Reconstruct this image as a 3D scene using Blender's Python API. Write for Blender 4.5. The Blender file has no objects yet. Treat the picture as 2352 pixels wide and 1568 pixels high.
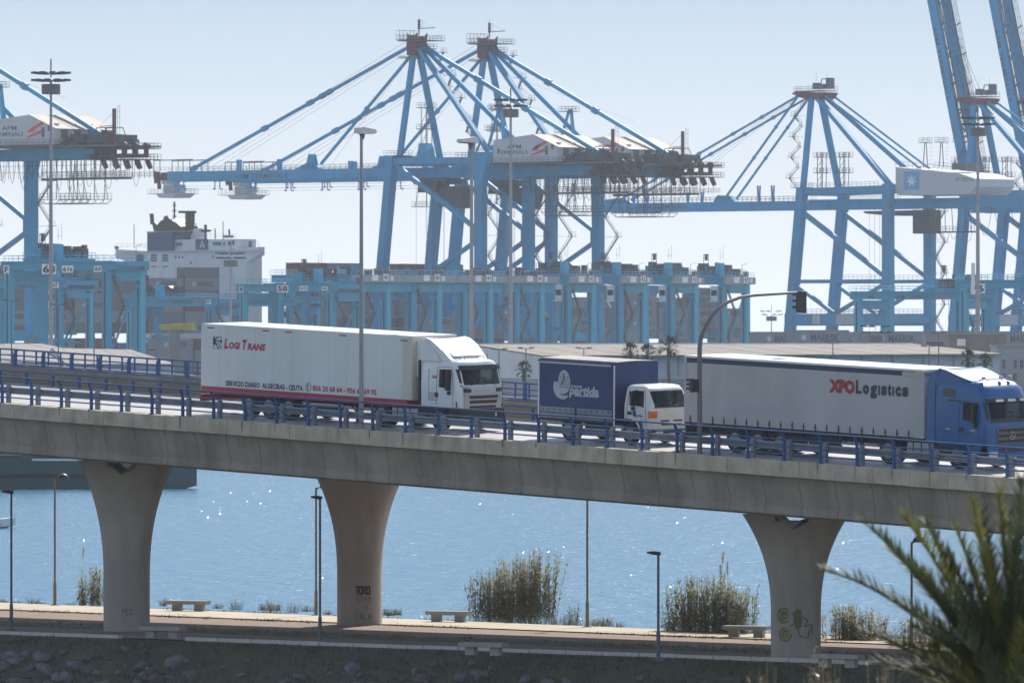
import bpy, math, random
from mathutils import Vector, Matrix
import numpy as np
random.seed(7)
R = math.radians
SC = bpy.context.scene
COL = SC.collection

# ------------------------------------------------------------------ camera
F, U0, V0, ZC = 18700.0, 1176.0, 784.0, 14.3      # focal length, centre (2352 px wide picture), eye height
cam_d = bpy.data.cameras.new('camera')
cam = bpy.data.objects.new('camera', cam_d); COL.objects.link(cam)
cam.location = (0, 0, ZC); cam.rotation_euler = (R(90), 0, 0)
cam_d.sensor_width = 36.0; cam_d.lens = F / 2352 * 36.0
cam_d.clip_start = 1.0; cam_d.clip_end = 60000
cam_d.dof.use_dof = True; cam_d.dof.focus_distance = 345; cam_d.dof.aperture_fstop = 6.3
SC.camera = cam

# ------------------------------------------------------------------ light
SUN_AZ, SUN_EL = 20.0, 41.0            # degrees to the right of the view axis, above the horizon
world = bpy.data.worlds.new('World'); SC.world = world; world.use_nodes = True
wn = world.node_tree; wn.nodes.clear()
sky = wn.nodes.new('ShaderNodeTexSky'); sky.sky_type = 'NISHITA'; sky.sun_disc = False
sky.sun_elevation = R(SUN_EL); sky.sun_rotation = R(SUN_AZ)
sky.altitude = 0; sky.air_density = 1.0; sky.dust_density = 0.0; sky.ozone_density = 1.5
bg = wn.nodes.new('ShaderNodeBackground'); bg.inputs['Strength'].default_value = 0.15
wo = wn.nodes.new('ShaderNodeOutputWorld')
# the bright layer of sea haze near the horizon, the same all round: white at the horizon, pale blue above, clear sky from about 20 degrees
geo = wn.nodes.new('ShaderNodeTexCoord'); sep = wn.nodes.new('ShaderNodeSeparateXYZ'); wn.links.new(geo.outputs['Generated'], sep.inputs[0])
ramp = wn.nodes.new('ShaderNodeValToRGB'); rm = wn.nodes.new('ShaderNodeMapRange'); rm.inputs['From Max'].default_value = .10
wn.links.new(sep.outputs['Z'], rm.inputs['Value']); wn.links.new(rm.outputs[0], ramp.inputs[0])
el = ramp.color_ramp.elements; el[0].position = 0; el[0].color = (.85, .85, .85, 1); el[1].position = 1; el[1].color = (.42, .58, .80, 1)
for p_, c_ in ((.12, (.80, .815, .83, 1)), (.28, (.68, .765, .85, 1)), (.42, (.53, .655, .79, 1))):
    e_ = el.new(p_); e_.color = c_
bg2 = wn.nodes.new('ShaderNodeBackground'); bg2.inputs['Strength'].default_value = 0.69; wn.links.new(ramp.outputs[0], bg2.inputs[0])
rm2 = wn.nodes.new('ShaderNodeMapRange'); rm2.interpolation_type = 'SMOOTHSTEP'; rm2.inputs['From Min'].default_value = .05; rm2.inputs['From Max'].default_value = .38
wn.links.new(sep.outputs['Z'], rm2.inputs['Value'])
mixw = wn.nodes.new('ShaderNodeMixShader'); wn.links.new(rm2.outputs[0], mixw.inputs[0]); wn.links.new(bg2.outputs[0], mixw.inputs[1]); wn.links.new(bg.outputs[0], mixw.inputs[2])
wb = wn.nodes.new('ShaderNodeMix'); wb.data_type = 'RGBA'; wb.blend_type = 'MULTIPLY'; wb.inputs[0].default_value = 1; wb.inputs[7].default_value = (1.24, 1.01, .82, 1)   # camera white balance
wn.links.new(sky.outputs[0], wb.inputs[6]); wn.links.new(wb.outputs[2], bg.inputs[0]); wn.links.new(mixw.outputs[0], wo.inputs[0])
sun_d = bpy.data.lights.new('sun', 'SUN'); sun_d.energy = 4.2; sun_d.angle = R(0.53); sun_d.color = (1.0, 0.93, 0.83)
sun = bpy.data.objects.new('sun', sun_d); COL.objects.link(sun)
_sd = Vector((math.sin(R(SUN_AZ)) * math.cos(R(SUN_EL)), math.cos(R(SUN_AZ)) * math.cos(R(SUN_EL)), math.sin(R(SUN_EL))))
sun.location = (0, 0, 300)
sun.rotation_euler = (-_sd).to_track_quat('-Z', 'Y').to_euler()
SC.view_settings.view_transform = 'Standard'; SC.view_settings.look = 'None'
SC.view_settings.exposure = 0.58; SC.view_settings.gamma = 1.0
SC.view_settings.use_curve_mapping = False
SC.render.engine = 'CYCLES'
SC.cycles.use_denoising = True
SC.cycles.max_bounces = 8; SC.cycles.volume_bounces = 1; SC.cycles.caustics_reflective = False; SC.cycles.caustics_refractive = False
SC.cycles.sample_clamp_indirect = 4.0

# ------------------------------------------------------------------ mesh helpers
def at(u, v, Y):
    return Vector(((u - U0) * Y / F, Y, ZC + (V0 - v) * Y / F))
def on_plane(u, v, z):
    Y = (z - ZC) * F / (V0 - v)
    return at(u, v, Y)

class MB:
    """collects primitives, then links them as ONE mesh object"""
    def __init__(s): s.v = []; s.f = []; s.m = []; s.mi = 0
    def add(s, vs, fs):
        n = len(s.v); s.v.extend([tuple(p) for p in vs])
        for f in fs: s.f.append([i + n for i in f]); s.m.append(s.mi)
        return s
    def hexa(s, p):      # 8 points: bottom ring 0-3, top ring 4-7
        return s.add(p, [(3, 2, 1, 0), (4, 5, 6, 7), (0, 1, 5, 4), (1, 2, 6, 5), (2, 3, 7, 6), (3, 0, 4, 7)])
    def box(s, x0, x1, y0, y1, z0, z1):
        return s.hexa([(x0, y0, z0), (x1, y0, z0), (x1, y1, z0), (x0, y1, z0), (x0, y0, z1), (x1, y0, z1), (x1, y1, z1), (x0, y1, z1)])
    def beam(s, p, q, w, h, up=(0, 0, 1), w2=None, h2=None):
        """box beam p->q, w across (horizontal-ish), h in the up direction"""
        p = Vector(p); q = Vector(q); d = (q - p).normalized(); up = Vector(up)
        a = d.cross(up)
        if a.length < 1e-4: a = d.cross(Vector((0, 1, 0)))
        a.normalize(); b = a.cross(d).normalized()
        w2 = w if w2 is None else w2; h2 = h if h2 is None else h2
        r = []
        for c, ww, hh in ((p, w, h), (q, w2, h2)):
            for sa, sb in ((-1, -1), (1, -1), (1, 1), (-1, 1)): r.append(c + a * (sa * ww / 2) + b * (sb * hh / 2))
        return s.hexa(r)
    def tube(s, p, q, r, n=8, r2=None, caps=True):
        p = Vector(p); q = Vector(q); d = (q - p)
        if d.length < 1e-9: return s
        d.normalize(); a = d.orthogonal().normalized(); b = d.cross(a); r2 = r if r2 is None else r2
        vs = []
        for c, rr in ((p, r), (q, r2)):
            for i in range(n):
                t = 2 * math.pi * i / n; vs.append(c + a * (math.cos(t) * rr) + b * (math.sin(t) * rr))
        fs = [(i, (i + 1) % n, n + (i + 1) % n, n + i) for i in range(n)]
        if caps: fs += [tuple(reversed(range(n))), tuple(range(n, 2 * n))]
        return s.add(vs, fs)
    def path(s, pts, r, n=6):
        """round tube following points; r number or list"""
        pts = [Vector(p) for p in pts]; k = len(pts)
        rr = r if isinstance(r, (list, tuple)) else [r] * k
        vs = []; a = None
        for i, p in enumerate(pts):
            d = (pts[min(i + 1, k - 1)] - pts[max(i - 1, 0)]).normalized()
            a = d.orthogonal().normalized() if a is None else (a - d * a.dot(d)).normalized()
            b = d.cross(a)
            for j in range(n):
                t = 2 * math.pi * j / n; vs.append(p + a * (math.cos(t) * rr[i]) + b * (math.sin(t) * rr[i]))
        fs = [(i * n + j, i * n + (j + 1) % n, (i + 1) * n + (j + 1) % n, (i + 1) * n + j) for i in range(k - 1) for j in range(n)]
        fs += [tuple(reversed(range(n))), tuple(range((k - 1) * n, k * n))]
        return s.add(vs, fs)
    def lathe(s, prof, n=16, c=(0, 0, 0), sx=1, sy=1):
        vs = []
        for r, z in prof:
            for j in range(n):
                t = 2 * math.pi * j / n; vs.append((c[0] + math.cos(t) * r * sx, c[1] + math.sin(t) * r * sy, c[2] + z))
        k = len(prof)
        fs = [(i * n + j, i * n + (j + 1) % n, (i + 1) * n + (j + 1) % n, (i + 1) * n + j) for i in range(k - 1) for j in range(n)]
        fs += [tuple(reversed(range(n))), tuple(range((k - 1) * n, k * n))]
        return s.add(vs, fs)
    def prism(s, poly, d, axis='y'):
        """polygon of (a,b) pairs extruded; axis y: (x,z) extruded d=(y0,y1); axis x: (y,z); axis z: (x,y)"""
        n = len(poly); r = []
        for e in d:
            for a, b in poly:
                r.append((a, e, b) if axis == 'y' else (e, a, b) if axis == 'x' else (a, b, e))
        area = sum(poly[i][0] * poly[(i + 1) % n][1] - poly[(i + 1) % n][0] * poly[i][1] for i in range(n))
        fw = [tuple(range(n)), tuple(n + i for i in reversed(range(n)))] + [(n + i, n + (i + 1) % n, (i + 1) % n, i) for i in range(n)]
        flip = (area > 0) if axis != 'y' else (area < 0)
        if flip: fw = [tuple(reversed(f)) for f in fw]
        return s.add(r, fw)
    def loft(s, rings, closed=True, caps=True):
        n = len(rings[0]); vs = [p for r in rings for p in r]; fs = []
        for i in range(len(rings) - 1):
            for j in range(n if closed else n - 1):
                fs.append((i * n + j, i * n + (j + 1) % n, (i + 1) * n + (j + 1) % n, (i + 1) * n + j))
        if caps and closed:
            fs.append(tuple(reversed(range(n)))); fs.append(tuple((len(rings) - 1) * n + j for j in range(n)))
        return s.add(vs, fs)
    def quad(s, a, b, c, d): return s.add([a, b, c, d], [(0, 1, 2, 3)])
    def rail(s, pts, h=1.1, r=.03, posts=1.6, n=3, mids=2):
        """guard rail along a polyline: posts + rails"""
        for i in range(len(pts) - 1):
            p = Vector(pts[i]); q = Vector(pts[i + 1]); L = (q - p).length; k = max(1, round(L / posts))
            for m in range(mids): 
                z = Vector((0, 0, h * (m + 1) / mids)); s.tube(p + z, q + z, r, n, caps=False)
            for j in range(k + 1):
                c = p.lerp(q, j / k); s.tube(c, c + Vector((0, 0, h)), r, n, caps=False)
        return s
    def mesh(s, name, mats, smooth=None):
        me = bpy.data.meshes.new(name); me.from_pydata([tuple(map(float, p)) for p in s.v], [], s.f)
        for m in (mats if isinstance(mats, (list, tuple)) else [mats]): me.materials.append(m)
        if any(s.m): me.polygons.foreach_set('material_index', s.m)
        if smooth:
            me.polygons.foreach_set('use_smooth', [True] * len(me.polygons)); me.set_sharp_from_angle(angle=R(smooth))
        me.update(); return me
    def build(s, name, mats, parent=None, smooth=None, loc=None):
        o = bpy.data.objects.new(name, s.mesh(name, mats, smooth)); COL.objects.link(o)
        if parent: o.parent = parent
        if loc is not None: o.location = loc
        return o

def tag(o, label=None, cat=None, group=None, kind=None):
    if label: o['label'] = label
    if cat: o['category'] = cat
    if group: o['group'] = group
    if kind: o['kind'] = kind
    return o
def empty(name, loc=(0, 0, 0), rz=0.0, mw=None):
    o = bpy.data.objects.new(name, None); COL.objects.link(o); o.empty_display_size = .5
    if mw is not None: o.matrix_world = mw
    else: o.location = loc; o.rotation_euler = (0, 0, rz)
    return o
def inst(name, me, parent=None, loc=(0, 0, 0), rot=(0, 0, 0), scale=None):
    o = bpy.data.objects.new(name, me); COL.objects.link(o)
    if parent: o.parent = parent
    o.location = loc; o.rotation_euler = rot
    if scale is not None: o.scale = scale if hasattr(scale, '__len__') else (scale,) * 3
    return o
def copy_tree(o, parent=None):
    c = o.copy(); COL.objects.link(c)
    if parent: c.parent = parent
    for ch in list(o.children): copy_tree(ch, c)
    return c

def lettering(parent, txt, o, xd, up, height, mat, width=None, bold=0.0, shear=0.0, name='lettering', depth=.004):
    """flat raised letters; o = lower-left corner, xd/up directions in the parent's space; height = cap height box"""
    cu = bpy.data.curves.new(name, 'FONT'); cu.body = txt; cu.size = 1; cu.offset = bold; cu.shear = shear; cu.resolution_u = 2
    cu.extrude = 0
    t = bpy.data.objects.new('tmp', cu); COL.objects.link(t)
    dg = bpy.context.evaluated_depsgraph_get(); me = bpy.data.meshes.new_from_object(t.evaluated_get(dg))
    bpy.data.objects.remove(t); bpy.data.curves.remove(cu)
    n = len(me.vertices); co = np.zeros(n * 3); me.vertices.foreach_get('co', co); co = co.reshape(-1, 3)
    mn, mx = co.min(0), co.max(0)
    sy = height / (mx[1] - mn[1]); sx = sy if width is None else width / (mx[0] - mn[0])
    xd = Vector(xd).normalized(); up = Vector(up).normalized(); nn = xd.cross(up)
    x = (co[:, 0] - mn[0]) * sx; y = (co[:, 1] - mn[1]) * sy
    O = np.array(Vector(o) + nn * depth); c2 = O + np.outer(x, np.array(xd)) + np.outer(y, np.array(up))
    me.vertices.foreach_set('co', c2.ravel()); me.materials.clear(); me.materials.append(mat); me.update()
    me.name = name
    ob = bpy.data.objects.new(name, me); COL.objects.link(ob); ob.parent = parent
    return ob

# ------------------------------------------------------------------ materials
MATS = {}
def mat(name, col, rough=.6, metal=0.0, var=.12, scale=.6, bump=0.0, bscale=None, spec=.5, streak=0.0, coat=0.0, dirt=None, dscale=.25, damt=.5):
    """principled paint: base colour broken up by two noises, optional vertical streaks of dirt"""
    m = bpy.data.materials.new(name); m.use_nodes = True; nt = m.node_tree; N = nt.nodes; L = nt.links
    b = N['Principled BSDF']; b.inputs['Roughness'].default_value = rough; b.inputs['Metallic'].default_value = metal
    b.inputs['Specular IOR Level'].default_value = spec; b.inputs['Coat Weight'].default_value = coat
    tc = N.new('ShaderNodeTexCoord')
    n1 = N.new('ShaderNodeTexNoise'); n1.inputs['Scale'].default_value = scale; n1.inputs['Detail'].default_value = 6
    L.new(tc.outputs['Object'], n1.inputs['Vector'])
    r = N.new('ShaderNodeValToRGB'); e = r.color_ramp.elements
    c = Vector(col); e[0].position = .3; e[1].position = .7
    e[0].color = (*(c * (1 - var)), 1); e[1].color = (*(c * (1 + var)), 1)
    L.new(n1.outputs['Fac'], r.inputs[0]); out = r.outputs[0]
    if dirt is not None:
        mp = N.new('ShaderNodeMapping'); L.new(tc.outputs['Object'], mp.inputs['Vector'])
        if streak: mp.inputs['Scale'].default_value = (1, 1, streak)
        n2 = N.new('ShaderNodeTexNoise'); n2.inputs['Scale'].default_value = dscale; n2.inputs['Detail'].default_value = 8; n2.inputs['Roughness'].default_value = .65
        L.new(mp.outputs[0], n2.inputs['Vector'])
        r2 = N.new('ShaderNodeValToRGB'); r2.color_ramp.elements[0].position = .45; r2.color_ramp.elements[1].position = .75
        r2.color_ramp.elements[1].color = (damt, damt, damt, 1)
        L.new(n2.outputs['Fac'], r2.inputs[0])
        mx = N.new('ShaderNodeMix'); mx.data_type = 'RGBA'; L.new(r2.outputs[0], mx.inputs[0]); L.new(out, mx.inputs[6])
        mx.inputs[7].default_value = (*dirt, 1); out = mx.outputs[2]
    L.new(out, b.inputs['Base Color'])
    if bump:
        n3 = N.new('ShaderNodeTexNoise'); n3.inputs['Scale'].default_value = bscale or scale * 8; n3.inputs['Detail'].default_value = 5
        L.new(tc.outputs['Object'], n3.inputs['Vector'])
        bp = N.new('ShaderNodeBump'); bp.inputs['Strength'].default_value = bump; bp.inputs['Distance'].default_value = .05
        L.new(n3.outputs['Fac'], bp.inputs['Height']); L.new(bp.outputs[0], b.inputs['Normal'])
    MATS[name] = m; return m
M = MATS
rust = (.22, .09, .03); soot = (.05, .05, .055)
mat('crane_blue', (.025, .30, .54), .6, spec=.25, var=.10, scale=.15, dirt=(.13, .17, .21), dscale=.35, streak=.22, damt=.55)
mat('gantry_blue', (.028, .285, .45), .6, spec=.25, var=.08, scale=.2, dirt=(.10, .17, .24), dscale=.2, damt=.4)
mat('gantry_light', (.04, .37, .55), .6, spec=.25, var=.08, scale=.2, dirt=(.12, .22, .3), dscale=.2, damt=.3)
mat('crane_dark', (.05, .06, .075), .6, var=.2)
mat('sheave_red', (.075, .02, .026), .6, var=.3, scale=.8)
mat('crane_red', (.11, .012, .03), .55, var=.15)
mat('crane_steel', (.10, .11, .13), .6, var=.15)
mat('wire', (.08, .085, .10), .6)
mat('house_grey', (.52, .53, .56), .6, var=.06, scale=.2, dirt=(.3, .3, .3), dscale=.2, damt=.4)
mat('house_roof', (.30, .265, .235), .7, var=.1)
mat('sign_white', (.75, .75, .74), .5)
mat('black_paint', (.018, .02, .028), .6)
mat('navy_text', (.02, .03, .07), .5)
mat('grey_text', (.07, .08, .10), .6)
mat('orange_red', (.6, .09, .04), .5)
mat('red_text', (.38, .02, .035), .5)
mat('rail_blue', (.015, .085, .25), .45, var=.15, scale=1.5, dirt=(.10, .08, .07), dscale=2, damt=.25)
mat('galvanised', (.22, .24, .27), .5, metal=.3, var=.15, scale=2)
mat('pole_grey', (.30, .31, .33), .55, var=.1, scale=2)
mat('pole_dark', (.14, .14, .15), .55, var=.1, scale=2)
mat('lamp_white', (.6, .6, .6), .4, var=.05)
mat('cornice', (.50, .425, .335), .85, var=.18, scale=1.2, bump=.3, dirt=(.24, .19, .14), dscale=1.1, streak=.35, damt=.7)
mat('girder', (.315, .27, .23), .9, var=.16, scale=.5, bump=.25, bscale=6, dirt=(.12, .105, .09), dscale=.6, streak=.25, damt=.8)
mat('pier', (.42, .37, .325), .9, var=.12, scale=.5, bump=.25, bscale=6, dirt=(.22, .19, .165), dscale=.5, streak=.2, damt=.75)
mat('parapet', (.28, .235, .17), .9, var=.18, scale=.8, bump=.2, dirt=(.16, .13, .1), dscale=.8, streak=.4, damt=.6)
mat('asphalt', (.34, .31, .285), .45, var=.12, scale=.8, bump=.15, bscale=20)
mat('rubber', (.015, .015, .017), .8)
mat('rim', (.25, .25, .27), .4, metal=.6)
mat('chassis', (.025, .027, .032), .7)
mat('glass_dark', (.012, .018, .022), .05, spec=.6)
mat('trim_black', (.015, .016, .02), .4)
mat('silver', (.42, .42, .43), .35, metal=.6, var=.05)
mat('trailer_white', (.70, .70, .70), .4, var=.04, scale=.4, dirt=(.45, .43, .40), dscale=.5, streak=.4, damt=.35, coat=.2)
mat('curtain_grey', (.46, .45, .46), .55, var=.06, scale=.4, dirt=(.30, .29, .28), dscale=.5, streak=.5, damt=.55)
mat('cab_white', (.72, .73, .74), .3, var=.03, coat=.5, dirt=(.5, .49, .46), dscale=1, damt=.2)
mat('cab_cream', (.66, .66, .62), .35, var=.03, coat=.3, dirt=(.42, .40, .35), dscale=1, damt=.35)
mat('cab_blue', (.001, .09, .28), .35, var=.06, coat=.25, dirt=(.03, .08, .2), dscale=1.2, damt=.4)
mat('tarp_blue', (.016, .036, .135), .5, var=.12, scale=1.0, bump=.25, bscale=3)
mat('trailer_red', (.42, .025, .04), .5, var=.1, dirt=(.2, .05, .05), dscale=.8, damt=.5)
mat('lens_orange', (.75, .16, .02), .25)
mat('lens_clear', (.6, .62, .65), .15)
mat('plate', (.6, .5, .15), .5)
mat('roof_pale', (.24, .22, .21), .85, var=.12, scale=.15, dirt=(.17, .155, .14), dscale=.2, damt=.7)
mat('roof_tile', (.23, .205, .18), .9, var=.2, scale=.3, bump=.3, dirt=(.11, .095, .08), dscale=.25, streak=.3, damt=.7)
mat('wall_pale', (.58, .59, .61), .85, var=.06, scale=.1, dirt=(.36, .36, .37), dscale=.1, streak=.4, damt=.5)
mat('wall_grey', (.27, .27, .28), .85, var=.1, scale=.1)
mat('quay', (.22, .215, .20), .9, var=.15, scale=.02)
mat('grass', (.045, .06, .035), .95, var=.35, scale=1.4)
mat('bark', (.16, .12, .085), .9, var=.3, scale=4, bump=.4)
# ================================================================== SETTING
ZP = 1.4            # promenade level
ZS = -0.8           # sea level
ZQ = 2.0            # quay level

def water_material():
    m = bpy.data.materials.new('sea_water'); m.use_nodes = True; nt = m.node_tree; N = nt.nodes; L = nt.links
    b = N['Principled BSDF']; b.inputs['Base Color'].default_value = (.012, .12, .22, 1)
    b.inputs['Roughness'].default_value = .22; b.inputs['Specular IOR Level'].default_value = .20; b.inputs['IOR'].default_value = 1.33
    g = N.new('ShaderNodeNewGeometry'); 
    def noise(sc, det, sx, sy):
        mp = N.new('ShaderNodeMapping'); mp.inputs['Scale'].default_value = (sx, sy, 1); mp.inputs['Rotation'].default_value = (0, 0, R(14))
        L.new(g.outputs['Position'], mp.inputs['Vector'])
        n = N.new('ShaderNodeTexNoise'); n.inputs['Scale'].default_value = sc; n.inputs['Detail'].default_value = det; n.inputs['Roughness'].default_value = .6
        L.new(mp.outputs[0], n.inputs['Vector']); return n.outputs['Fac']
    a = noise(.55, 5, 1, .55); c = noise(.06, 2, 1, .5)
    b1 = N.new('ShaderNodeBump'); b1.inputs['Strength'].default_value = 1.0; b1.inputs['Distance'].default_value = .75; L.new(a, b1.inputs['Height'])
    b2 = N.new('ShaderNodeBump'); b2.inputs['Strength'].default_value = .5; b2.inputs['Distance'].default_value = 1.0
    L.new(c, b2.inputs['Height']); L.new(b1.outputs[0], b2.inputs['Normal'])
    L.new(b2.outputs[0], b.inputs['Normal'])
    return m
sea_mat = water_material()
mb = MB(); mb.quad((-3500, 330, ZS), (3500, 330, ZS), (3500, 22000, ZS), (-3500, 22000, ZS))
tag(mb.build('sea', sea_mat), kind='structure')

# small mirror facets added on the basin, tilted to throw sun glints
mat('wavelet', (.05, .16, .24), .12, spec=1.0)
rnd = random.Random(21); mb = MB()
hv = (_sd + Vector((0, -1, .03)).normalized()).normalized()
for i in range(150):
    Y = 430 + 400 * rnd.random() ** .45; X = rnd.uniform(-.068, .068) * Y; c = Vector((X, Y, ZS + .10))
    nn = (hv + Vector((rnd.gauss(0, .045), rnd.gauss(0, .03), rnd.gauss(0, .03)))).normalized(); a = nn.cross(Vector((0, 0, 1))).normalized(); b = a.cross(nn); w = rnd.uniform(.02, .055); h = rnd.uniform(.015, .04)
    mb.add([c - a * w, c - b * h, c + a * w, c + b * h], [(0, 1, 2, 3)])
wv = mb.build('glint_facets', M['wavelet'], bpy.data.objects['sea']); tag(wv, kind='stuff')

# quay platform: port land beyond the basin
mb = MB(); mb.box(-3400, 3400, 985, 2140, ZS - 1.0, ZQ)
tag(mb.build('quay', M['quay']), kind='structure')

# promenade plane lines (measured on the ground plane)
N0, N1 = on_plane(0, 1455, ZP), on_plane(2300, 1535, ZP)
F0, F1 = on_plane(0, 1385, ZP), on_plane(2000, 1466, ZP)
def prom(s, k, z=0.0):
    """s along the path (0..1 over the frame), k from the near kerb (0) to the water side (1)"""
    p = N0.lerp(N1, s) * (1 - k) + F0.lerp(F1, s) * k
    return Vector((p.x, p.y, ZP + z))
S0, S1 = -.55, 1.6
def band(name, k0, k1, z, m, n=40):
    mb = MB()
    for i in range(n):
        a = S0 + (S1 - S0) * i / n; b = S0 + (S1 - S0) * (i + 1) / n
        mb.quad(prom(a, k0, z), prom(b, k0, z), prom(b, k1, z), prom(a, k1, z))
    return tag(mb.build(name, m), kind='structure')
mat('paving_cream', (.47, .40, .30), .9, var=.12, scale=.6, dirt=(.33, .28, .2), dscale=.5, damt=.6)
mat('track_red', (.20, .125, .09), .9, var=.15, scale=.5, dirt=(.16, .13, .10), dscale=.3, damt=.8)
mat('path_grey', (.23, .215, .20), .9, var=.15, scale=.5, dirt=(.13, .125, .10), dscale=.3, damt=.7)
mat('kerb_stone', (.50, .47, .43), .85, var=.1, scale=1)
mat('earth', (.085, .085, .055), .95, var=.3, scale=.5, bump=.4, dirt=(.05, .065, .035), dscale=.5, damt=.9)
band('cream_path', .76, 1.0, .05, M['paving_cream'])
band('cycle_track', .40, .76, .0, M['track_red'])
band('verge', .24, .40, .0, M['earth'])
band('running_track', .09, .24, .0, M['track_red'])
band('grey_path', .015, .09, .0, M['path_grey'])
# the grass fringe along the cream path's inner edge and the bank on the water side
mb = MB()
for i in range(60):
    a = S0 + (S1 - S0) * i / 60; b = S0 + (S1 - S0) * (i + 1) / 60
    mb.quad(prom(a, 1.0, .05), prom(b, 1.0, .05), prom(b, 1.06, -.15), prom(a, 1.06, -.15))
    mb.quad(prom(a, 1.06, -.15), prom(b, 1.06, -.15), prom(b, 1.25, -3.4), prom(a, 1.25, -3.4))
tag(mb.build('bank', M['earth']), kind='structure')

# white kerb stones along the near edge, each a piece of its own
kerb = empty('kerb', prom(.5, 0)); tag(kerb, 'long low white kerb along the near edge of the promenade', 'kerb')
kd = (N1 - N0).normalized(); kang = math.atan2(kd.y, kd.x); kl = (N1 - N0).length
mb = MB(); mb.box(0, 1.96, -.16, .16, -.25, .13); kme = mb.mesh('kerb_stone', M['kerb_stone'])
n = int(kl * 1.35 / 2.0)
for i in range(n):
    s = -.15 + 1.35 * i / n
    if .125 < s < .17 or .955 < s < .99: continue
    p = prom(s, .006) - prom(.5, 0)
    inst('kerb_stone', kme, kerb, (p.x, p.y, random.uniform(-.012, .012)), (0, 0, kang + random.uniform(-.004, .004)))
tag(kerb, kind='structure')

# ground: embankment falling to the near side, then land rising to the hill the picture was taken from
down = Vector((-kd.y, kd.x, 0)); down = down if down.y < 0 else -down
prof = [(0, -.02), (.5, -.12), (1.2, -.5), (3.6, -1.95), (4.6, -2.0), (20, -2.0), (60, -1.5), (150, 1.4), (250, 3.8), (340, 6.6), (420, 9.0), (520, 11.0), (640, 11.2)]
mb = MB(); rows = []
from mathutils import noise as mnoise
nS = 160
for i in range(nS + 1):
    s = S0 + (S1 - S0) * i / nS; ring = []
    base = prom(s, 0.0)
    for j, (d, z) in enumerate(prof):
        p = base + down * d
        nz = mnoise.noise(Vector((p.x * .35, p.y * .35, 0))) * (.16 if j > 1 else .03)
        ring.append((p.x, p.y, ZP + z + nz))
    rows.append(ring)
mb.loft(rows, closed=False, caps=False)
emb = tag(mb.build('embankment', M['earth'], smooth=60), kind='structure')
if Vector(emb.data.polygons[0].normal).z < 0: emb.data.flip_normals()

# boulders of the embankment
mat('boulder', (.14, .135, .15), .9, var=.25, scale=1.5, bump=.5, bscale=5, dirt=(.15, .15, .12), dscale=1, damt=.7)
mat('boulder_brown', (.11, .092, .09), .9, var=.25, scale=1.5, bump=.5, bscale=5)
import bmesh
def rock_mesh(seed, m):
    bm = bmesh.new(); bmesh.ops.create_icosphere(bm, subdivisions=2, radius=1)
    rnd = random.Random(seed); o = Vector((rnd.uniform(0, 99), rnd.uniform(0, 99), seed))
    cuts = [(Vector((rnd.gauss(0, 1), rnd.gauss(0, 1), rnd.gauss(0, 1))).normalized(), rnd.uniform(.55, .8)) for _ in range(7)]
    for v in bm.verts:
        c = v.co.copy()
        for nrm, dd in cuts:
            k = c.dot(nrm)
            if k > dd: c -= nrm * (k - dd)
        c *= 1 + .16 * mnoise.noise(c * 1.3 + o)
        v.co = Vector((c.x * 1.15, c.y * .9, c.z * .75))
    me = bpy.data.meshes.new('boulder'); bm.to_mesh(me); bm.free(); me.materials.append(m); return me
rocks = [rock_mesh(i, M['boulder'] if i % 3 else M['boulder_brown']) for i in range(7)]
rnd = random.Random(5); cnt = 0
def slope_z(d):
    for (d0, z0), (d1, z1) in zip(prof, prof[1:]):
        if d0 <= d <= d1: return z0 + (z1 - z0) * (d - d0) / (d1 - d0)
    return prof[-1][1]
for i in range(290):
    s = rnd.uniform(-.03, .93); d = 1.0 + 3.2 * rnd.random() ** .8
    if s > .55 and rnd.random() < .6: continue
    if d < 1.7 and rnd.random() < .75: continue
    r = rnd.choice([.14, .18, .22, .28, .34, .42, .5]) * rnd.uniform(.8, 1.15)
    if d < 1.9: r = min(r, .24)
    p = prom(s, 0) + down * d
    inst('boulder', rocks[rnd.randrange(7)], emb, (p.x, p.y, ZP + slope_z(d) + r * .12), (rnd.uniform(-.5, .5), rnd.uniform(-.5, .5), rnd.uniform(0, 6.3)), (r * rnd.uniform(.8, 1.3), r * rnd.uniform(.8, 1.2), r))

# grass: blades on the slope and the verges
def blades(spots, hmin, hmax, m, name, wid=.02, per=9, spread=.12, lean=.5):
    mb = MB(); rnd = random.Random(11)
    for p in spots:
        for k in range(per):
            a = rnd.uniform(0, 6.28); q = Vector(p) + Vector((rnd.gauss(0, spread), rnd.gauss(0, spread), 0)); h = rnd.uniform(hmin, hmax)
            l = Vector((math.cos(a), math.sin(a), 0)) * (h * rnd.uniform(.05, lean)); w = Vector((-math.sin(a + 1.2), math.cos(a + 1.2), 0)) * wid
            mb.add([q - w, q + w, q + w * .6 + l * .4 + Vector((0, 0, h * .6)), q - w * .6 + l * .4 + Vector((0, 0, h * .6)), q + l + Vector((0, 0, h))], [(0, 1, 2, 3), (3, 2, 4)])
    return mb.build(name, m)
mat('grass_dark', (.040, .060, .035), .9, var=.35, scale=.8)
mat('grass_olive', (.115, .125, .04), .9, var=.35, scale=1)
mat('grass_dry', (.17, .13, .085), .9, var=.3, scale=1)
mat('flower_yellow', (.55, .5, .04), .8, var=.2)
rnd = random.Random(3); sp = []
for i in range(3300):
    s = rnd.uniform(-.05, 1.1); d = .35 + 3.9 * rnd.random() ** 1.5
    p = prom(s, 0) + down * d; sp.append((p.x, p.y, ZP + slope_z(d) - .05))
tag(blades(sp, .06, .24, M['grass_dark'], 'slope_grass', .018, 7, .2), 'dark grass covering the rocky slope below the promenade', 'grass', kind='stuff')
sp = []
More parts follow.
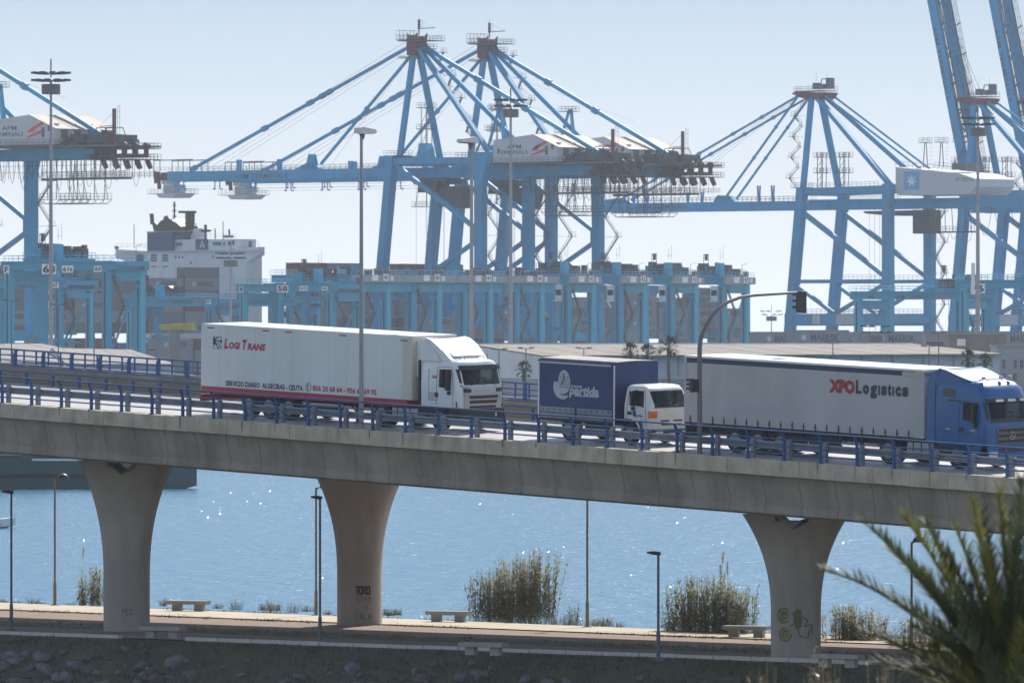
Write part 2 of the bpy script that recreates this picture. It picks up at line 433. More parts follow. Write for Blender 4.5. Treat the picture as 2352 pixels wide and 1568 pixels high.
for i in range(1500):
    s = rnd.uniform(-.05, 1.1); k = rnd.choice([.26, .3, .36, .39, .765, .765, .75, 1.01, 1.03, 1.05]) + rnd.gauss(0, .012)
    if k > .7 and mnoise.noise(Vector((s * 14, k * 3, 0))) < -.05: continue
    p = prom(s, k); sp.append((p.x, p.y, ZP + (.0 if k < .98 else -.02)))
tag(blades(sp, .03, .13, M['grass_olive'], 'verge_grass', .02, 7, .2), 'olive grass growing along the edges of the promenade paths', 'grass', kind='stuff')

# haze: one closed box of pale air round everything
hz = bpy.data.materials.new('haze_air'); hz.use_nodes = True; hn = hz.node_tree; hn.nodes.clear()
pv = hn.nodes.new('ShaderNodeVolumePrincipled'); ho = hn.nodes.new('ShaderNodeOutputMaterial')
pv.inputs['Color'].default_value = (.86, .92, 1.0, 1); pv.inputs['Density'].default_value = 0.00005; pv.inputs['Anisotropy'].default_value = .25
hn.links.new(pv.outputs[0], ho.inputs['Volume'])
mb = MB(); mb.box(-3700, 3700, -200, 22500, ZS - 3.5, 135)
tag(mb.build('haze', hz), kind='stuff')
# ================================================================== VIADUCT
BA = R(47.0); BC, BS = math.cos(BA), math.sin(BA)
P0 = at(0, 926, 360.0); SLOPE = -0.0413; SUPER = 0.03
BROT = -BA                                    # yaw of the bridge frame: local x = travel, local y = away from the camera
def bz(t, w=0.0): return SLOPE * t + (SUPER * min(w, 11.6))
def bw(t, w, h=0.0):
    """bridge coordinates (along, across, above parapet top) -> world"""
    return Vector((P0.x + t * BC + w * BS, P0.y - t * BS + w * BC, P0.z + bz(t, w) + h))
def t_of(u, w=0.0):
    k = (u - U0) / F; x0 = P0.x + w * BS; y0 = P0.y + w * BC
    return (k * y0 - x0) / (BC + k * BS)
T0, T1 = -26.0, 92.0
def sweep(mb, sec, t0, t1, step=None, closed=True):
    """section of (w,h) points swept along the bridge, in bridge-root space"""
    k = 1 if step is None else max(1, round((t1 - t0) / step)); rings = []
    for i in range(k + 1):
        t = t0 + (t1 - t0) * i / k
        rings.append([(t, w, bz(t, w) + h) for w, h in sec])
    # orientation: ring order so that normals face outward
    area = sum(sec[i][0] * sec[(i + 1) % len(sec)][1] - sec[(i + 1) % len(sec)][0] * sec[i][1] for i in range(len(sec)))
    if area > 0: rings = [list(reversed(r)) for r in rings]
    rings = [list(reversed(r)) for r in rings]
    return mb.loft(rings, closed, closed)
via = empty('viaduct', P0, BROT)
tag(via, 'long concrete box girder viaduct sloping down to the right over the promenade', 'viaduct')
POST = 2.04; T_FIRST = t_of(66)
# edge beam panels (about 2 m each, joints open)
i0 = int((T0 - T_FIRST) // POST) + 1
mb = MB(); jr = random.Random(2)
for i in range(i0, int((T1 - T_FIRST) / POST)):
    t = T_FIRST + i * POST
    mb = MB(); j = jr.uniform(-.012, .012); e = jr.uniform(-.006, .006)
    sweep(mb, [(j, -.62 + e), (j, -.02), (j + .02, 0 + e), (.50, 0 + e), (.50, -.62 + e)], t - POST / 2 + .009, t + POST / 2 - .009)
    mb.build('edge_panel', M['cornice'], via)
# rust runs under the railing posts
mat('rust_stain', (.26, .145, .075), .9, var=.3, scale=6)
rr = random.Random(9)
for i in range(-1, 33):
    if rr.random() < .3: continue
    mb = MB(); t = T_FIRST + i * POST + rr.uniform(-.02, .12); h = rr.uniform(.18, .6); wd = rr.uniform(.02, .045); pts = []
    k = 6
    for a in range(k):
        z0 = -h * a / k; z1 = -h * (a + 1) / k; f0 = 1 - a / k * .7; f1 = 1 - (a + 1) / k * .7; o0 = rr.uniform(-.01, .01)
        mb.quad((t - wd * f0 + o0, -.016, bz(t) + z0 - .01), (t - wd * f1, -.016, bz(t) + z1 - .01), (t + wd * f1, -.016, bz(t) + z1 - .01), (t + wd * f0 + o0, -.016, bz(t) + z0 - .01))
    mb.build('rust_stain', M['rust_stain'], via)
# girder: inclined web, bottom flange; segment joints
seg = 2.04; k = 0; t = T0
while t < T1:
    mb = MB()
    dw = .0
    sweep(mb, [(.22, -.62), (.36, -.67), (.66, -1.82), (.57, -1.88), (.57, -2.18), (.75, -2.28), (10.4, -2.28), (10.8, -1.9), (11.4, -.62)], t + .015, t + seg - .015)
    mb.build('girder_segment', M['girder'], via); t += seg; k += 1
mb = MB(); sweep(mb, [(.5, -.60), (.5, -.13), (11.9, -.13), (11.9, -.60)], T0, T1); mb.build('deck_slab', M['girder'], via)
# drain spouts and pour stains are in the concrete; far side girder
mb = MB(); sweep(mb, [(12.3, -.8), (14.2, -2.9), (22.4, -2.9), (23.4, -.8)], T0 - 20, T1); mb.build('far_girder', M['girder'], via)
FARH = .66                                   # top of the far parapet above the near deck at w=12
def farsec(w, h): return (w, h)
k = 0; t = T0
while t < T1:
    mb = MB(); sweep(mb, [(11.98, -.5), (11.98, FARH - .04), (12.02, FARH), (12.42, FARH), (12.42, -.5)], t + .012, t + 3.0 - .012)
    mb.build('parapet_panel', M['parapet'], via); t += 3.0
mb = MB(); sweep(mb, [(12.42, -.6), (12.42, .0), (23.1, -.05), (23.1, .2), (23.5, .2), (23.5, -.6)], T0 - 20, T1); mb.build('far_deck', M['girder'], via)

road = tag(empty('road', P0, BROT), kind='structure')
mb = MB(); sweep(mb, [(.505, -.08), (11.96, -.08)], T0, T1, closed=False); mb.build('carriageway', M['asphalt'], road)
mb = MB(); sweep(mb, [(12.43, .02), (23.08, .0)], T0 - 20, T1, closed=False); mb.build('carriageway', M['asphalt'], road)
mat('road_paint', (.62, .61, .58), .7, var=.1)
mb = MB(); 
for w in (1.75, 10.2): sweep(mb, [(w, -.074), (w + .15, -.074)], T0, T1, closed=False)
for i in range(28): sweep(mb, [(6.0, -.074), (6.12, -.074)], T0 + i * 4.5, T0 + i * 4.5 + 2, closed=False)
mb.build('road_marking', M['road_paint'], road)
for o in road.children:
    if o.data.polygons[0].normal.z < 0: o.data.flip_normals()

# piers: flared columns with a notch in the head
def pier(t, w, topz, label=None, graffiti=None):
    c = bw(t, w); g = Vector((c.x, c.y, ZP)); H = topz - ZP - .42
    root = empty('pier', g, BROT); root.parent = None
    rings = []; n = 36; steps = 22
    def half(z):
        f = max(0, (z - H * .30) / (H * .70)); f = f ** 2.35
        return 1.0 + 1.18 * f, .78 + .22 * f
    for i in range(steps + 1):
        z = H * i / steps; a, b = half(z); ring = []
        for j in range(n):
            th = 2 * math.pi * j / n; ex = .62
            x = math.copysign(abs(math.cos(th)) ** ex, math.cos(th)) * a; y = math.copysign(abs(math.sin(th)) ** ex, math.sin(th)) * b
            zz = z
            if i == steps:                                             # V notch across the head
                zz = z - max(0, .62 - abs(x) * 1.05)
            ring.append((y, -x, zz - (.5 if i == 0 else 0)))
        rings.append(ring)
    return root, rings, half, H
def build_pier(t, w, label, topz_off=-2.28):
    topz = bw(t, w).z + topz_off
    root, rings, half, H = pier(t, w, topz)
    # wide axis across the view: the head spreads along the deck's width
    mb = MB(); yaw = R(38)
    rings = [[(p[1] * math.cos(0) , p[0], p[2]) for p in r] for r in rings]
    rings = [list(reversed(r)) for r in rings]
    mb.loft(rings, True, False); n = len(rings[0])
    base = (len(rings) - 1) * n; top = rings[-1]
    # cap: strips joining front and back vertices of equal width, so that the notch runs right through
    order_ = sorted(range(n), key=lambda j: (round(top[j][0], 4), top[j][1])); cols = {}
    for j in order_: cols.setdefault(round(top[j][0], 3), []).append(j)
    xs_ = sorted(cols)
    for xa, xb in zip(xs_, xs_[1:]):
        a, b = sorted(cols[xa], key=lambda j: top[j][1]), sorted(cols[xb], key=lambda j: top[j][1])
        f = [base + a[0]] + ([base + a[-1]] if len(a) > 1 else []) + ([base + b[-1]] if len(b) > 1 else []) + [base + b[0]]
        mb.f.append(f); mb.m.append(0)
    sh = mb.build('column', M['pier'], root, smooth=50)
    root.rotation_euler = (0, 0, R(-12))
    mb = MB()
    for sx in (-1, 1): mb.box(sx * 1.45 - .45, sx * 1.45 + .45, -.5, .5, H - .01, H + .41)
    mb.build('bearing_block', M['girder'], root)
    tag(root, label, 'pier'); root['group'] = 'viaduct piers'
    return root, H
def t_at(u, w): return t_of(u, w)
pier1, H1 = build_pier(t_at(291, 6.2), 6.2, 'flared concrete pier standing left of the others behind the bench')
pier2, H2 = build_pier(t_at(826, 19.3), 19.3, 'warm toned flared concrete pier set further back with graffiti letters', -2.9)
pier3, H3 = build_pier(t_at(1828, 6.2), 6.2, 'flared concrete pier with yellow bubble graffiti beside the palm')
# piers beyond the frame that carry the same decks
for uu, ww, off, lb_ in ((-1150, 6.2, -2.28, 'flared concrete pier of the near deck outside the picture at left'), (-700, 19.3, -2.9, 'flared concrete pier of the far deck outside the picture at left'), (2460, 19.3, -2.9, 'flared concrete pier of the far deck outside the picture at right')):
    build_pier(t_at(uu, ww), ww, lb_, off)[0]['group'] = 'viaduct piers outside the picture'

# graffiti: thin paint strokes lying on the pier face
def stroke(mb, pts, w, surf):
    for a, b in zip(pts, pts[1:]):
        a = Vector((a[0], a[1])); b = Vector((b[0], b[1])); d = (b - a)
        if d.length < 1e-6: continue
        d.normalize(); n = Vector((-d.y, d.x)) * w / 2; a = a - d * w * .3; b = b + d * w * .3
        mb.add([surf(*(a - n)), surf(*(b - n)), surf(*(b + n)), surf(*(a + n))], [(0, 1, 2, 3)])
def pier_surface(H, off=.012):
    def f(x, z):
        g = max(0, (z - H * .30) / (H * .70)) ** 2.35; a = 1 + 1.18 * g; b = .78 + .22 * g
        c = min(1, abs(x) / a); th = math.acos(min(1, c ** (1 / .62))); y = math.sin(th) ** .62 * b
        return (x, -y - off, z)
    return f
mat('paint_black', (.03, .03, .035), .7); mat('paint_dark', (.075, .075, .06), .7); mat('paint_grey', (.12, .115, .11), .7); mat('paint_yellow', (.25, .235, .09), .7, var=.3, scale=4); mat('paint_olive', (.12, .13, .05), .7)
def word(root, H, strokes, w, m, name='graffiti'):
    mb = MB(); sf = pier_surface(H)
    for s in strokes:
        dense = []
        for a, b in zip(s, s[1:]):
            for k in range(4): dense.append((a[0] + (b[0] - a[0]) * k / 4, a[1] + (b[1] - a[1]) * k / 4))
        dense.append(s[-1]); stroke(mb, dense, w, sf)
    return mb.build(name, m, root)
def L5(ch, x, z, w, h):
    G = {'T': [[(0, 1), (1, 1)], [(.5, 1), (.5, 0)]], 'O': [[(.2, 0), (0, .5), (.2, 1), (.8, 1), (1, .5), (.8, 0), (.2, 0)]], 'R': [[(0, 0), (0, 1), (.9, .9), (.9, .6), (0, .5), (1, 0)]],
         'S': [[(1, .9), (.5, 1), (0, .8), (.2, .55), (.9, .4), (.8, .05), (0, 0)]], 'A': [[(0, 0), (.5, 1), (1, 0)], [(.2, .4), (.8, .4)]], 'L': [[(0, 1), (0, 0), (.8, 0)]],
         'P': [[(0, 0), (0, 1), (.9, .9), (.9, .55), (0, .5)]], 'Y': [[(0, 1), (.5, .5), (1, 1)], [(.5, .5), (.4, 0)]], 'U': [[(0, 1), (0, .1), (.5, 0), (1, .1), (1, 1)]],
         'D': [[(0, 0), (0, 1), (.7, .9), (1, .5), (.7, .1), (0, 0)]], 'E': [[(1, 1), (0, 1), (0, 0), (1, 0)], [(0, .5), (.8, .5)]], 'K': [[(0, 0), (0, 1)], [(.9, 1), (0, .5), (.9, 0)]], 'C': [[(1, .9), (.3, 1), (0, .5), (.3, 0), (1, .1)]]}
    return [[(x + a * w, z + b * h) for a, b in s] for s in G[ch]]
def write(root, H, txt, x, z, w, h, lw, m, gap=.25):
    st = []
    for c in txt:
        if c != ' ': st += L5(c, x, z, w, h)
        x += w * (1 + gap)
    return word(root, H, st, lw, m)
write(pier2, H2, 'TORO', .0, 1.42, .15, .33, .07, M['paint_black'], .12)
write(pier2, H2, 'STAY', .02, 1.05, .14, .26, .022, M['paint_grey'], .3)
write(pier2, H2, 'Y', .42, .72, .12, .2, .022, M['paint_grey'])
write(pier2, H2, 'ALA', .2, .28, .15, .24, .03, M['paint_grey'], .25)
write(pier1, H1, 'PEC', .02, .75, .13, .24, .03, M['paint_grey'], .3)
def ring(cx, cz, a, b): return [(cx + a * math.cos(i * math.pi / 8), cz + b * math.sin(i * math.pi / 8)) for i in range(17)]
def blob(root, H, cx, cz, a, b, m, off=.006):
    sf = pier_surface(H, off); mb = MB(); n = 16
    for i in range(n):
        t0 = 2 * math.pi * i / n; t1 = 2 * math.pi * (i + 1) / n
        for k in range(3):
            r0 = k / 3; r1 = (k + 1) / 3
            q = [(cx + a * r * math.cos(t), cz + b * r * math.sin(t)) for r, t in ((r0, t0), (r1, t0), (r1, t1), (r0, t1))]
            mb.add([sf(*p) for p in q], [(0, 1, 2, 3)])
    mb.build('graffiti', m, root)
blob(pier3, H3, -.36, 1.75, .26, .30, M['paint_yellow']); word(pier3, H3, [ring(-.36, 1.75, .27, .31)[2:15], ring(-.36, 1.72, .13, .12)[:9], [(-.52, 1.9), (-.2, 1.88)], [(-.48, 1.62), (-.24, 1.66)]], .035, M['paint_dark'])
blob(pier3, H3, -.30, .98, .24, .26, M['paint_yellow']); word(pier3, H3, [ring(-.30, .98, .26, .28)[4:], ring(-.30, .98, .12, .14)[3:12]], .035, M['paint_dark'])
blob(pier3, H3, .22, 1.6, .18, .42, M['paint_olive']); word(pier3, H3, [[(-.1, 1.3), (.12, 1.45), (.02, 1.85), (.35, 1.95), (.30, 1.5), (.2, 1.3), (.32, .9), (.62, .85), (.7, 1.2)], [(.42, 1.7), (.62, 1.55), (.5, 1.3), (.75, 1.4), (.8, 1.0)]], .05, M['paint_olive'])

# ------------------------------------------------------------------ railings and barriers on the deck
def curved_post():
    mb = MB()     # flat steel upright leaning outwards near its head, seen from the road bridge edge
    prof = [(0, .0), (0, .62), (-.015, .85), (-.07, 1.02), (-.16, 1.16)]
    for s in (-1, 1):
        pass
    pts = []
    for i in range(len(prof) - 1):
        (y0, z0), (y1, z1) = prof[i], prof[i + 1]
        w0 = .15 - .05 * (z0 / 1.2); w1 = .15 - .05 * (z1 / 1.2)
        x = .036
        mb.hexa([(-x, y0 - w0 / 2, z0), (x, y0 - w0 / 2, z0), (x, y0 + w0 / 2, z0), (-x, y0 + w0 / 2, z0), (-x, y1 - w1 / 2, z1), (x, y1 - w1 / 2, z1), (x, y1 + w1 / 2, z1), (-x, y1 + w1 / 2, z1)])
    mb.box(-.09, .09, -.12, .12, 0, .02)
    return mb.mesh('post', M['rail_blue'])
rail_post = curved_post()
def pose_rail(name, label, w, h, i_range, step, first, post_me, rails, rr_, m, flip=False):
    root = empty(name, P0, BROT); tag(root, label, 'railing')
    for i in i_range:
        t = first + i * step
        inst('post', post_me, root, (t, w, bz(t, w) + h), (0, 0, math.pi if flip else 0))
    ta, tb = first + i_range[0] * step, first + i_range[-1] * step
    for (dw, dh, r) in rails:
        mb = MB(); mb.path([(t, w + dw, bz(t, w) + h + dh) for t in (ta - 1, tb + 1)], r, 8)
        mb.build('rail', m, root, smooth=60)
    return root
near_rail = pose_rail('bridge_railing', 'blue steel railing with curved posts along the near edge of the viaduct', .17, 0, range(-4, 38), POST, T_FIRST, rail_post,
    [(-.16, 1.17, .036), (-.085, .86, .030), (-.075, .56, .030), (-.075, .28, .030)], 8, M['rail_blue'])
# far railing, posts turned to the far carriageway
mb = MB(); mb.box(-.05, .05, -.09, .09, 0, .55); mb.hexa([(-.05, -.09, .55), (.05, -.09, .55), (.05, .07, .55), (-.05, .07, .55), (-.05, -.01, .80), (.05, -.01, .80), (.05, .13, .80), (-.05, .13, .80)])
far_post = mb.mesh('post', M['rail_blue'])
far_rail = pose_rail('bridge_railing', 'blue railing with stout posts on the brown parapet of the far carriageway', 12.2, FARH, range(-14, 46), POST, t_of(35, 12.2), far_post,
    [(.12, .78, .032), (-.02, .52, .022), (-.02, .30, .022), (-.02, .10, .022)], 8, M['rail_blue'])
mat('steel_cap', (.55, .55, .56), .35, metal=.4)
for i in range(-12, 44):
    mb = MB(); t = t_of(35, 12.2) + i * POST + .75; z = bz(t, 12.2) + FARH; mb.box(t - .12, t + .12, 12.1, 12.3, z, z + .05); mb.build('bolt_plate', M['steel_cap'], far_rail)
mb = MB(); mb.box(-.025, .025, -.04, .04, 0, 1.0); thin_post = mb.mesh('post', M['rail_blue'])
back_rail = pose_rail('bridge_railing', 'thin blue railing of many slim posts along the far edge of the viaduct', 23.3, .2 - .35, range(-35, 100), .92, t_of(0, 23.3), thin_post,
    [(0, 1.0, .03), (0, .72, .02), (0, .45, .02), (0, .2, .02)], 8, M['rail_blue'])

# crash barriers: double wave beam on stout posts
def barrier(name, label, w, h0, step, first, rng, near=True):
    root = empty(name, P0, BROT); tag(root, label, 'crash barrier')
    mb = MB(); mb.box(-.09, .09, -.08, .08, 0, .80); mb.add([(-.09, -.08, .80), (.09, -.08, .80), (.09, .08, .80), (-.09, .08, .80), (-.07, 0, .86), (.07, 0, .86)], [(0, 1, 5, 4), (1, 2, 5), (2, 3, 4, 5), (3, 0, 4)])
    pm = mb.mesh('post', M['galvanised'])
    if not near:
        mb = MB(); mb.box(-.06, .06, -.06, .06, 0, .52); pm = mb.mesh('post', M['rail_blue'])
    for i in rng:
        t = first + i * step; inst('post', pm, root, (t, w, bz(t, w) + h0))
    ta, tb = first + rng[0] * step, first + rng[-1] * step; sg = -1 if near else -1
    off = .10 if near else -.08
    wave = [(0, .0), (-.04, .03), (-.04, .09), (.03, .13), (.03, .18), (-.04, .22), (-.04, .28), (0, .31)]
    t = ta - .5
    while t < tb:
        mb = MB()
        a, b = t, min(t + 4.08, tb + .5); rings = []
        for tt in (a, b):
            ring = [(tt, w + off + y, bz(tt, w) + h0 + (.44 if near else .36) + z) for y, z in wave]; ring += [(tt, w + off + y + .012, bz(tt, w) + h0 + (.44 if near else .36) + z) for y, z in reversed(wave)]
            rings.append(ring)
        if near: mb.loft(rings, True, True); mb.build('beam', M['galvanised'], root)
        t += 4.08
    return root
nb = barrier('crash_barrier', 'grey steel crash barrier with thick posts between the blue railing and the traffic', .95, -.08, POST, T_FIRST - .5, range(-4, 38))
fb = barrier('crash_barrier', 'blue crash barrier on short posts along the far side of the near carriageway', 11.1, -.08, 1.9, t_of(0, 11.1), range(-14, 48), near=False)
mb = MB(); 
for dh, rr_ in ((.74, .035), (.50, .045)):
    mb = MB(); mb.path([(t, 11.1, bz(t, 11.1) + dh) for t in (T0, T1)], rr_, 6); mb.build('rail', M['rail_blue'], fb)
# ================================================================== TRUCKS
TW = 3.0                                      # distance of the visible truck sides from the deck edge
def truck_matrix(t, w):
    """origin on the road under the rear right corner line's centre; x forward, y left, z up"""
    x = Vector((BC, -BS, SLOPE)).normalized(); y = Vector((BS, BC, SUPER)); y = (y - x * y.dot(x)).normalized(); z = x.cross(y)
    m = Matrix((x, y, z)).transposed().to_4x4(); m.translation = bw(t, w, -.078); return m
def tz(u, v, w=TW):
    t = t_of(u, w); Y = P0.y - t * BS + w * BC
    return t, ZC + (V0 - v) * Y / F - (P0.z + bz(t, w)) + .078

def glass_mat(name, tint, alpha):
    m = bpy.data.materials.new(name); m.use_nodes = True; nt = m.node_tree; N = nt.nodes; L = nt.links; N.clear()
    o = N.new('ShaderNodeOutputMaterial'); mx = N.new('ShaderNodeMixShader'); tr = N.new('ShaderNodeBsdfTransparent'); gl = N.new('ShaderNodeBsdfPrincipled')
    gl.inputs['Base Color'].default_value = (.01, .014, .018, 1); gl.inputs['Roughness'].default_value = .04
    tr.inputs[0].default_value = (*tint, 1); mx.inputs[0].default_value = alpha
    L.new(tr.outputs[0], mx.inputs[1]); L.new(gl.outputs[0], mx.inputs[2]); L.new(mx.outputs[0], o.inputs[0]); MATS[name] = m
glass_mat('window_glass', (.62, .72, .72), .35)
mat('cab_inside', (.05, .05, .055), .8)

def wheel(root, x, y, r=.5, w=.32, dual=False, name='wheel'):
    s = -1 if y < 0 else 1
    mb = MB(); n = 28
    ww = w * (2.0 if dual else 1.0)
    prof = [(r * .62, 0), (r * .92, 0), (r, .04), (r, ww - .04), (r * .92, ww), (r * .62, ww)]
    def ring(p): return [(x + math.cos(2 * math.pi * j / n) * p[0], y - s * p[1] if s > 0 else y + p[1], r + math.sin(2 * math.pi * j / n) * p[0]) for j in range(n)]
    mb.loft([ring(p) for p in prof], True, False)
    o = mb.build(name, M['rubber'], root, smooth=40)
    mb = MB(); mb.loft([ring(p) for p in [(r * .62, .0), (r * .56, .03), (r * .5, .10 if not dual else .16), (r * .25, .10 if not dual else .16), (r * .22, .0), (.02, -.01)]], True, True)
    mb.build('rim', M['rim'], o, smooth=40)
    for k in range(8):
        a = 2 * math.pi * k / 8; mb2 = None
    return o

def tread_side(mb, *a): pass

class Cab:
    """body given by levels (z, x_back, x_front, half_width); rounded front corners"""
    def __init__(s, levels, d=.42, ex=4.5): s.lv = levels; s.d = d; s.ex = ex
    def at(s, z):
        lv = s.lv
        if z <= lv[0][0]: return lv[0][1:]
        for a, b in zip(lv, lv[1:]):
            if z <= b[0]:
                k = (z - a[0]) / (b[0] - a[0]); return tuple(a[i] + (b[i] - a[i]) * k for i in (1, 2, 3))
        return lv[-1][1:]
    def front(s, y, z, off=0.0):
        xb, xf, hy = s.at(z); h = hy + off; f = min(1, abs(y) / h)
        return (xf + off - s.d * (1 - (1 - f ** s.ex) ** (1 / s.ex)), y, z)
    def outline(s, z, off=0.0, n=14):
        xb, xf, hy = s.at(z); h = hy + off; pts = []
        r = .10
        for a in range(4):
            t = math.pi + a * (math.pi / 2) / 3
            pts.append((xb - off + r + r * math.cos(t), -h + r + r * math.sin(t), z))
        for i in range(n + 1):
            t = math.pi / 2 * i / n; yy = -h * math.cos(t) ** (2 / s.ex); f = abs(yy) / h
            pts.append((xf + off - s.d * (1 - max(0, 1 - f ** s.ex) ** (1 / s.ex)), yy, z))
        left = [(p[0], -p[1], p[2]) for p in reversed(pts[:-1])]
        return pts + left
    def body(s, off=0.0, lv=None):
        mb = MB(); zs = [l[0] for l in s.lv] if lv is None else lv; fine = []
        for a, b in zip(zs, zs[1:]):
            k = max(1, round((b - a) / .25)); fine += [a + (b - a) * i / k for i in range(k)]
        fine.append(zs[-1]); return mb.loft([s.outline(z, off) for z in fine], True, True)
    def patch(s, y0, y1, z0, z1, off, ny=10, nz=3, trim=None, thick=True):
        """shell piece lying on the front; trim(y,z)->(y,z) reshapes it"""
        mb = MB(); g = []
        for e in ((off, off - .03) if thick else (off,)):
            for j in range(nz + 1):
                for i in range(ny + 1):
                    y = y0 + (y1 - y0) * i / ny; z = z0 + (z1 - z0) * j / nz
                    if trim: y, z = trim(y, z)
                    g.append(s.front(y, z, e))
        fs = [(j * (ny + 1) + i, j * (ny + 1) + i + 1, (j + 1) * (ny + 1) + i + 1, (j + 1) * (ny + 1) + i) for j in range(nz) for i in range(ny)]
        if thick:
            m = (ny + 1) * (nz + 1); edge = [i for i in range(ny + 1)] + [j * (ny + 1) + ny for j in range(1, nz + 1)] + [nz * (ny + 1) + i for i in range(ny - 1, -1, -1)] + [j * (ny + 1) for j in range(nz - 1, 0, -1)]
            for a, b in zip(edge, edge[1:] + edge[:1]): fs.append((a, a + m, b + m, b))
        return mb.add(g, fs)
    def side(s, poly, off=.006, sgn=-1, thick=.012):
        """polygon of (x,z) laid on the cab side"""
        mb = MB(); out = [(x, sgn * (s.at(z)[2] + off), z) for x, z in poly]; inn = [(x, sgn * (s.at(z)[2] + off - thick), z) for x, z in poly]; n = len(poly)
        return mb.add(out + inn, [tuple(range(n))] + [(i, (i + 1) % n, n + (i + 1) % n, n + i) for i in range(n)])

def cut(o, cutters):
    """carve openings out of a part (evaluated booleans, cutters removed)"""
    for c in cutters:
        md = o.modifiers.new('cut', 'BOOLEAN'); md.operation = 'DIFFERENCE'; md.solver = 'EXACT'; md.object = c
    dg = bpy.context.evaluated_depsgraph_get(); dg.update()
    me = bpy.data.meshes.new_from_object(o.evaluated_get(dg)); o.modifiers.clear(); o.data = me
    for c in cutters: bpy.data.objects.remove(c)
    me.polygons.foreach_set('use_smooth', [True] * len(me.polygons)); me.set_sharp_from_angle(angle=R(32))

def cab_interior(root, cab, x0, x1, z0, z1):
    mb = MB(); mb.box(x0, x0 + .08, -1.0, 1.0, z0 - .5, z1)
    for y in (-.62, .62):
        mb.box(x0 + .35, x0 + .85, y - .27, y + .27, z0 - .55, z0 - .42); mb.hexa([(x0 + .3, y - .25, z0 - .42), (x0 + .45, y - .25, z0 - .42), (x0 + .45, y + .25, z0 - .42), (x0 + .3, y + .25, z0 - .42), (x0 + .12, y - .22, z0 + .38), (x0 + .26, y - .22, z0 + .38), (x0 + .26, y + .22, z0 + .38), (x0 + .12, y + .22, z0 + .38)])
    mb.box(x1 - .5, x1 - .18, -1.0, 1.0, z0 - .4, z0 + .03)
    n = 16; pts = [(x1 - .62 + .08 * math.sin(2 * math.pi * i / n), .62 + .24 * math.cos(2 * math.pi * i / n), z0 + .06 + .2 * math.sin(2 * math.pi * i / n)) for i in range(n + 1)]
    mb.path(pts, .022, 5)
    mb.build('interior', M['cab_inside'], root)

def mirrors(root, x, y, z0, z1, w=.17, arm=.18):
    for s in (-1, 1):
        mb = MB(); mb.hexa([(x - .06, s * y - .0, z0), (x + .06, s * y, z0), (x + .07, s * (y + w), z0 + .02), (x - .05, s * (y + w), z0 + .02), (x - .06, s * y, z1), (x + .06, s * y, z1), (x + .07, s * (y + w), z1 - .02), (x - .05, s * (y + w), z1 - .02)])
        mb.box(x - .05, x + .06, s * (y + w * .2) - .05, s * (y + w * .2) + .09, z0 - .17, z0 - .02)
        mb.tube((x + .02, s * (y + .05), z1 - .05), (x + .12, s * (y - .14), z1 + .02), .018, 6); mb.tube((x + .02, s * (y + .05), z0 + .05), (x + .12, s * (y - .14), z0 - .02), .018, 6)
        mb.build('mirror', M['trim_black'], root)

def chassis(root, xs, xe, axle_far=True, name='chassis'):
    mb = MB()
    for y in (-.42, .42): mb.box(xs, xe, y - .05, y + .05, .72, .98)
    for k in range(7): x = xs + (xe - xs) * k / 6; mb.box(x - .04, x + .04, -.42, .42, .74, .94)
    return mb.build(name, M['chassis'], root)

def lines(root, segs, r, m, name):
    mb = MB()
    for s in segs: mb.path(s, r, 4)
    return mb.build(name, m, root)

# ------------------------------------------------------------------ white articulated lorry
t0 = t_of(463, TW)
def tx(u): return t_of(u, TW) - t0
lorry = empty('articulated_lorry', mw=truck_matrix(t0, TW + 1.275))
tag(lorry, 'white articulated lorry with LogiTrans box trailer and red skirt', 'lorry', 'lorries driving across the viaduct')
Lb = 13.6; SY = -1.275
mb = MB(); mb.box(0, 13.02, -1.275, 1.275, 1.22, 3.86); body = mb.build('trailer_box', M['trailer_white'], lorry)
mat('trailer_front', (.60, .57, .50), .5, var=.06, dirt=(.4, .36, .28), dscale=.8, streak=.3, damt=.5)
mb = MB(); mb.box(13.02, 13.6, -1.27, 1.27, 1.22, 3.855); mb.build('front_wall', M['trailer_front'], lorry)
mb = MB(); mb.box(-.01, 13.61, -1.285, 1.285, 3.862, 3.93); mb.box(-.012, 13.61, -1.288, -1.276, 3.80, 3.862); mb.build('roof_rail', M['trailer_white'], lorry)
mb = MB(); mb.box(13.62, 14.05, -1.02, 1.02, 2.2, 3.7); mb.build('refrigeration_unit', M['cab_white'], lorry)
mb = MB(); mb.box(-.015, 13.3, -1.282, 1.282, .92, 1.216); mb.build('red_skirt', M['trailer_red'], lorry)
mb = MB(); mb.box(-.05, 0, -1.27, 1.27, 1.0, 3.86); mb.build('rear_door', M['trailer_white'], lorry)
mb = MB(); mb.box(-.12, -.02, -1.27, 1.27, .55, .85); mb.build('rear_bumper', M['trailer_red'], lorry)
for (x, z) in ((.4, 3.74), (4.0, 3.76), (5.5, 3.76), (9.0, 3.76), (12.9, 3.7)):
    mb = MB(); mb.box(x, x + .42, -1.292, -1.276, z, z + .05); mb.build('latch', M['crane_steel'], lorry)
chassis(lorry, .3, 13.2)
mb = MB(); mb.box(6.55, 8.7, -1.22, -.75, .42, .80); mb.build('pallet_box', M['chassis'], lorry)
mb = MB(); mb.box(6.6, 9.2, -1.24, -1.2, .72, .82); mb.box(8.9, 9.05, -1.24, -1.2, .45, .72); mb.build('side_guard', M['silver'], lorry)
mb = MB()
for y in (-.75, .75): mb.box(9.55, 9.68, y - .06, y + .06, .06, .95); mb.box(9.45, 9.78, y - .12, y + .12, .0 + .05, .10)
mb.tube((9.0, -.75, .9), (9.6, -.75, .45), .03, 6); mb.tube((10.2, -.75, .9), (9.6, -.75, .45), .03, 6); mb.build('landing_leg', M['chassis'], lorry)
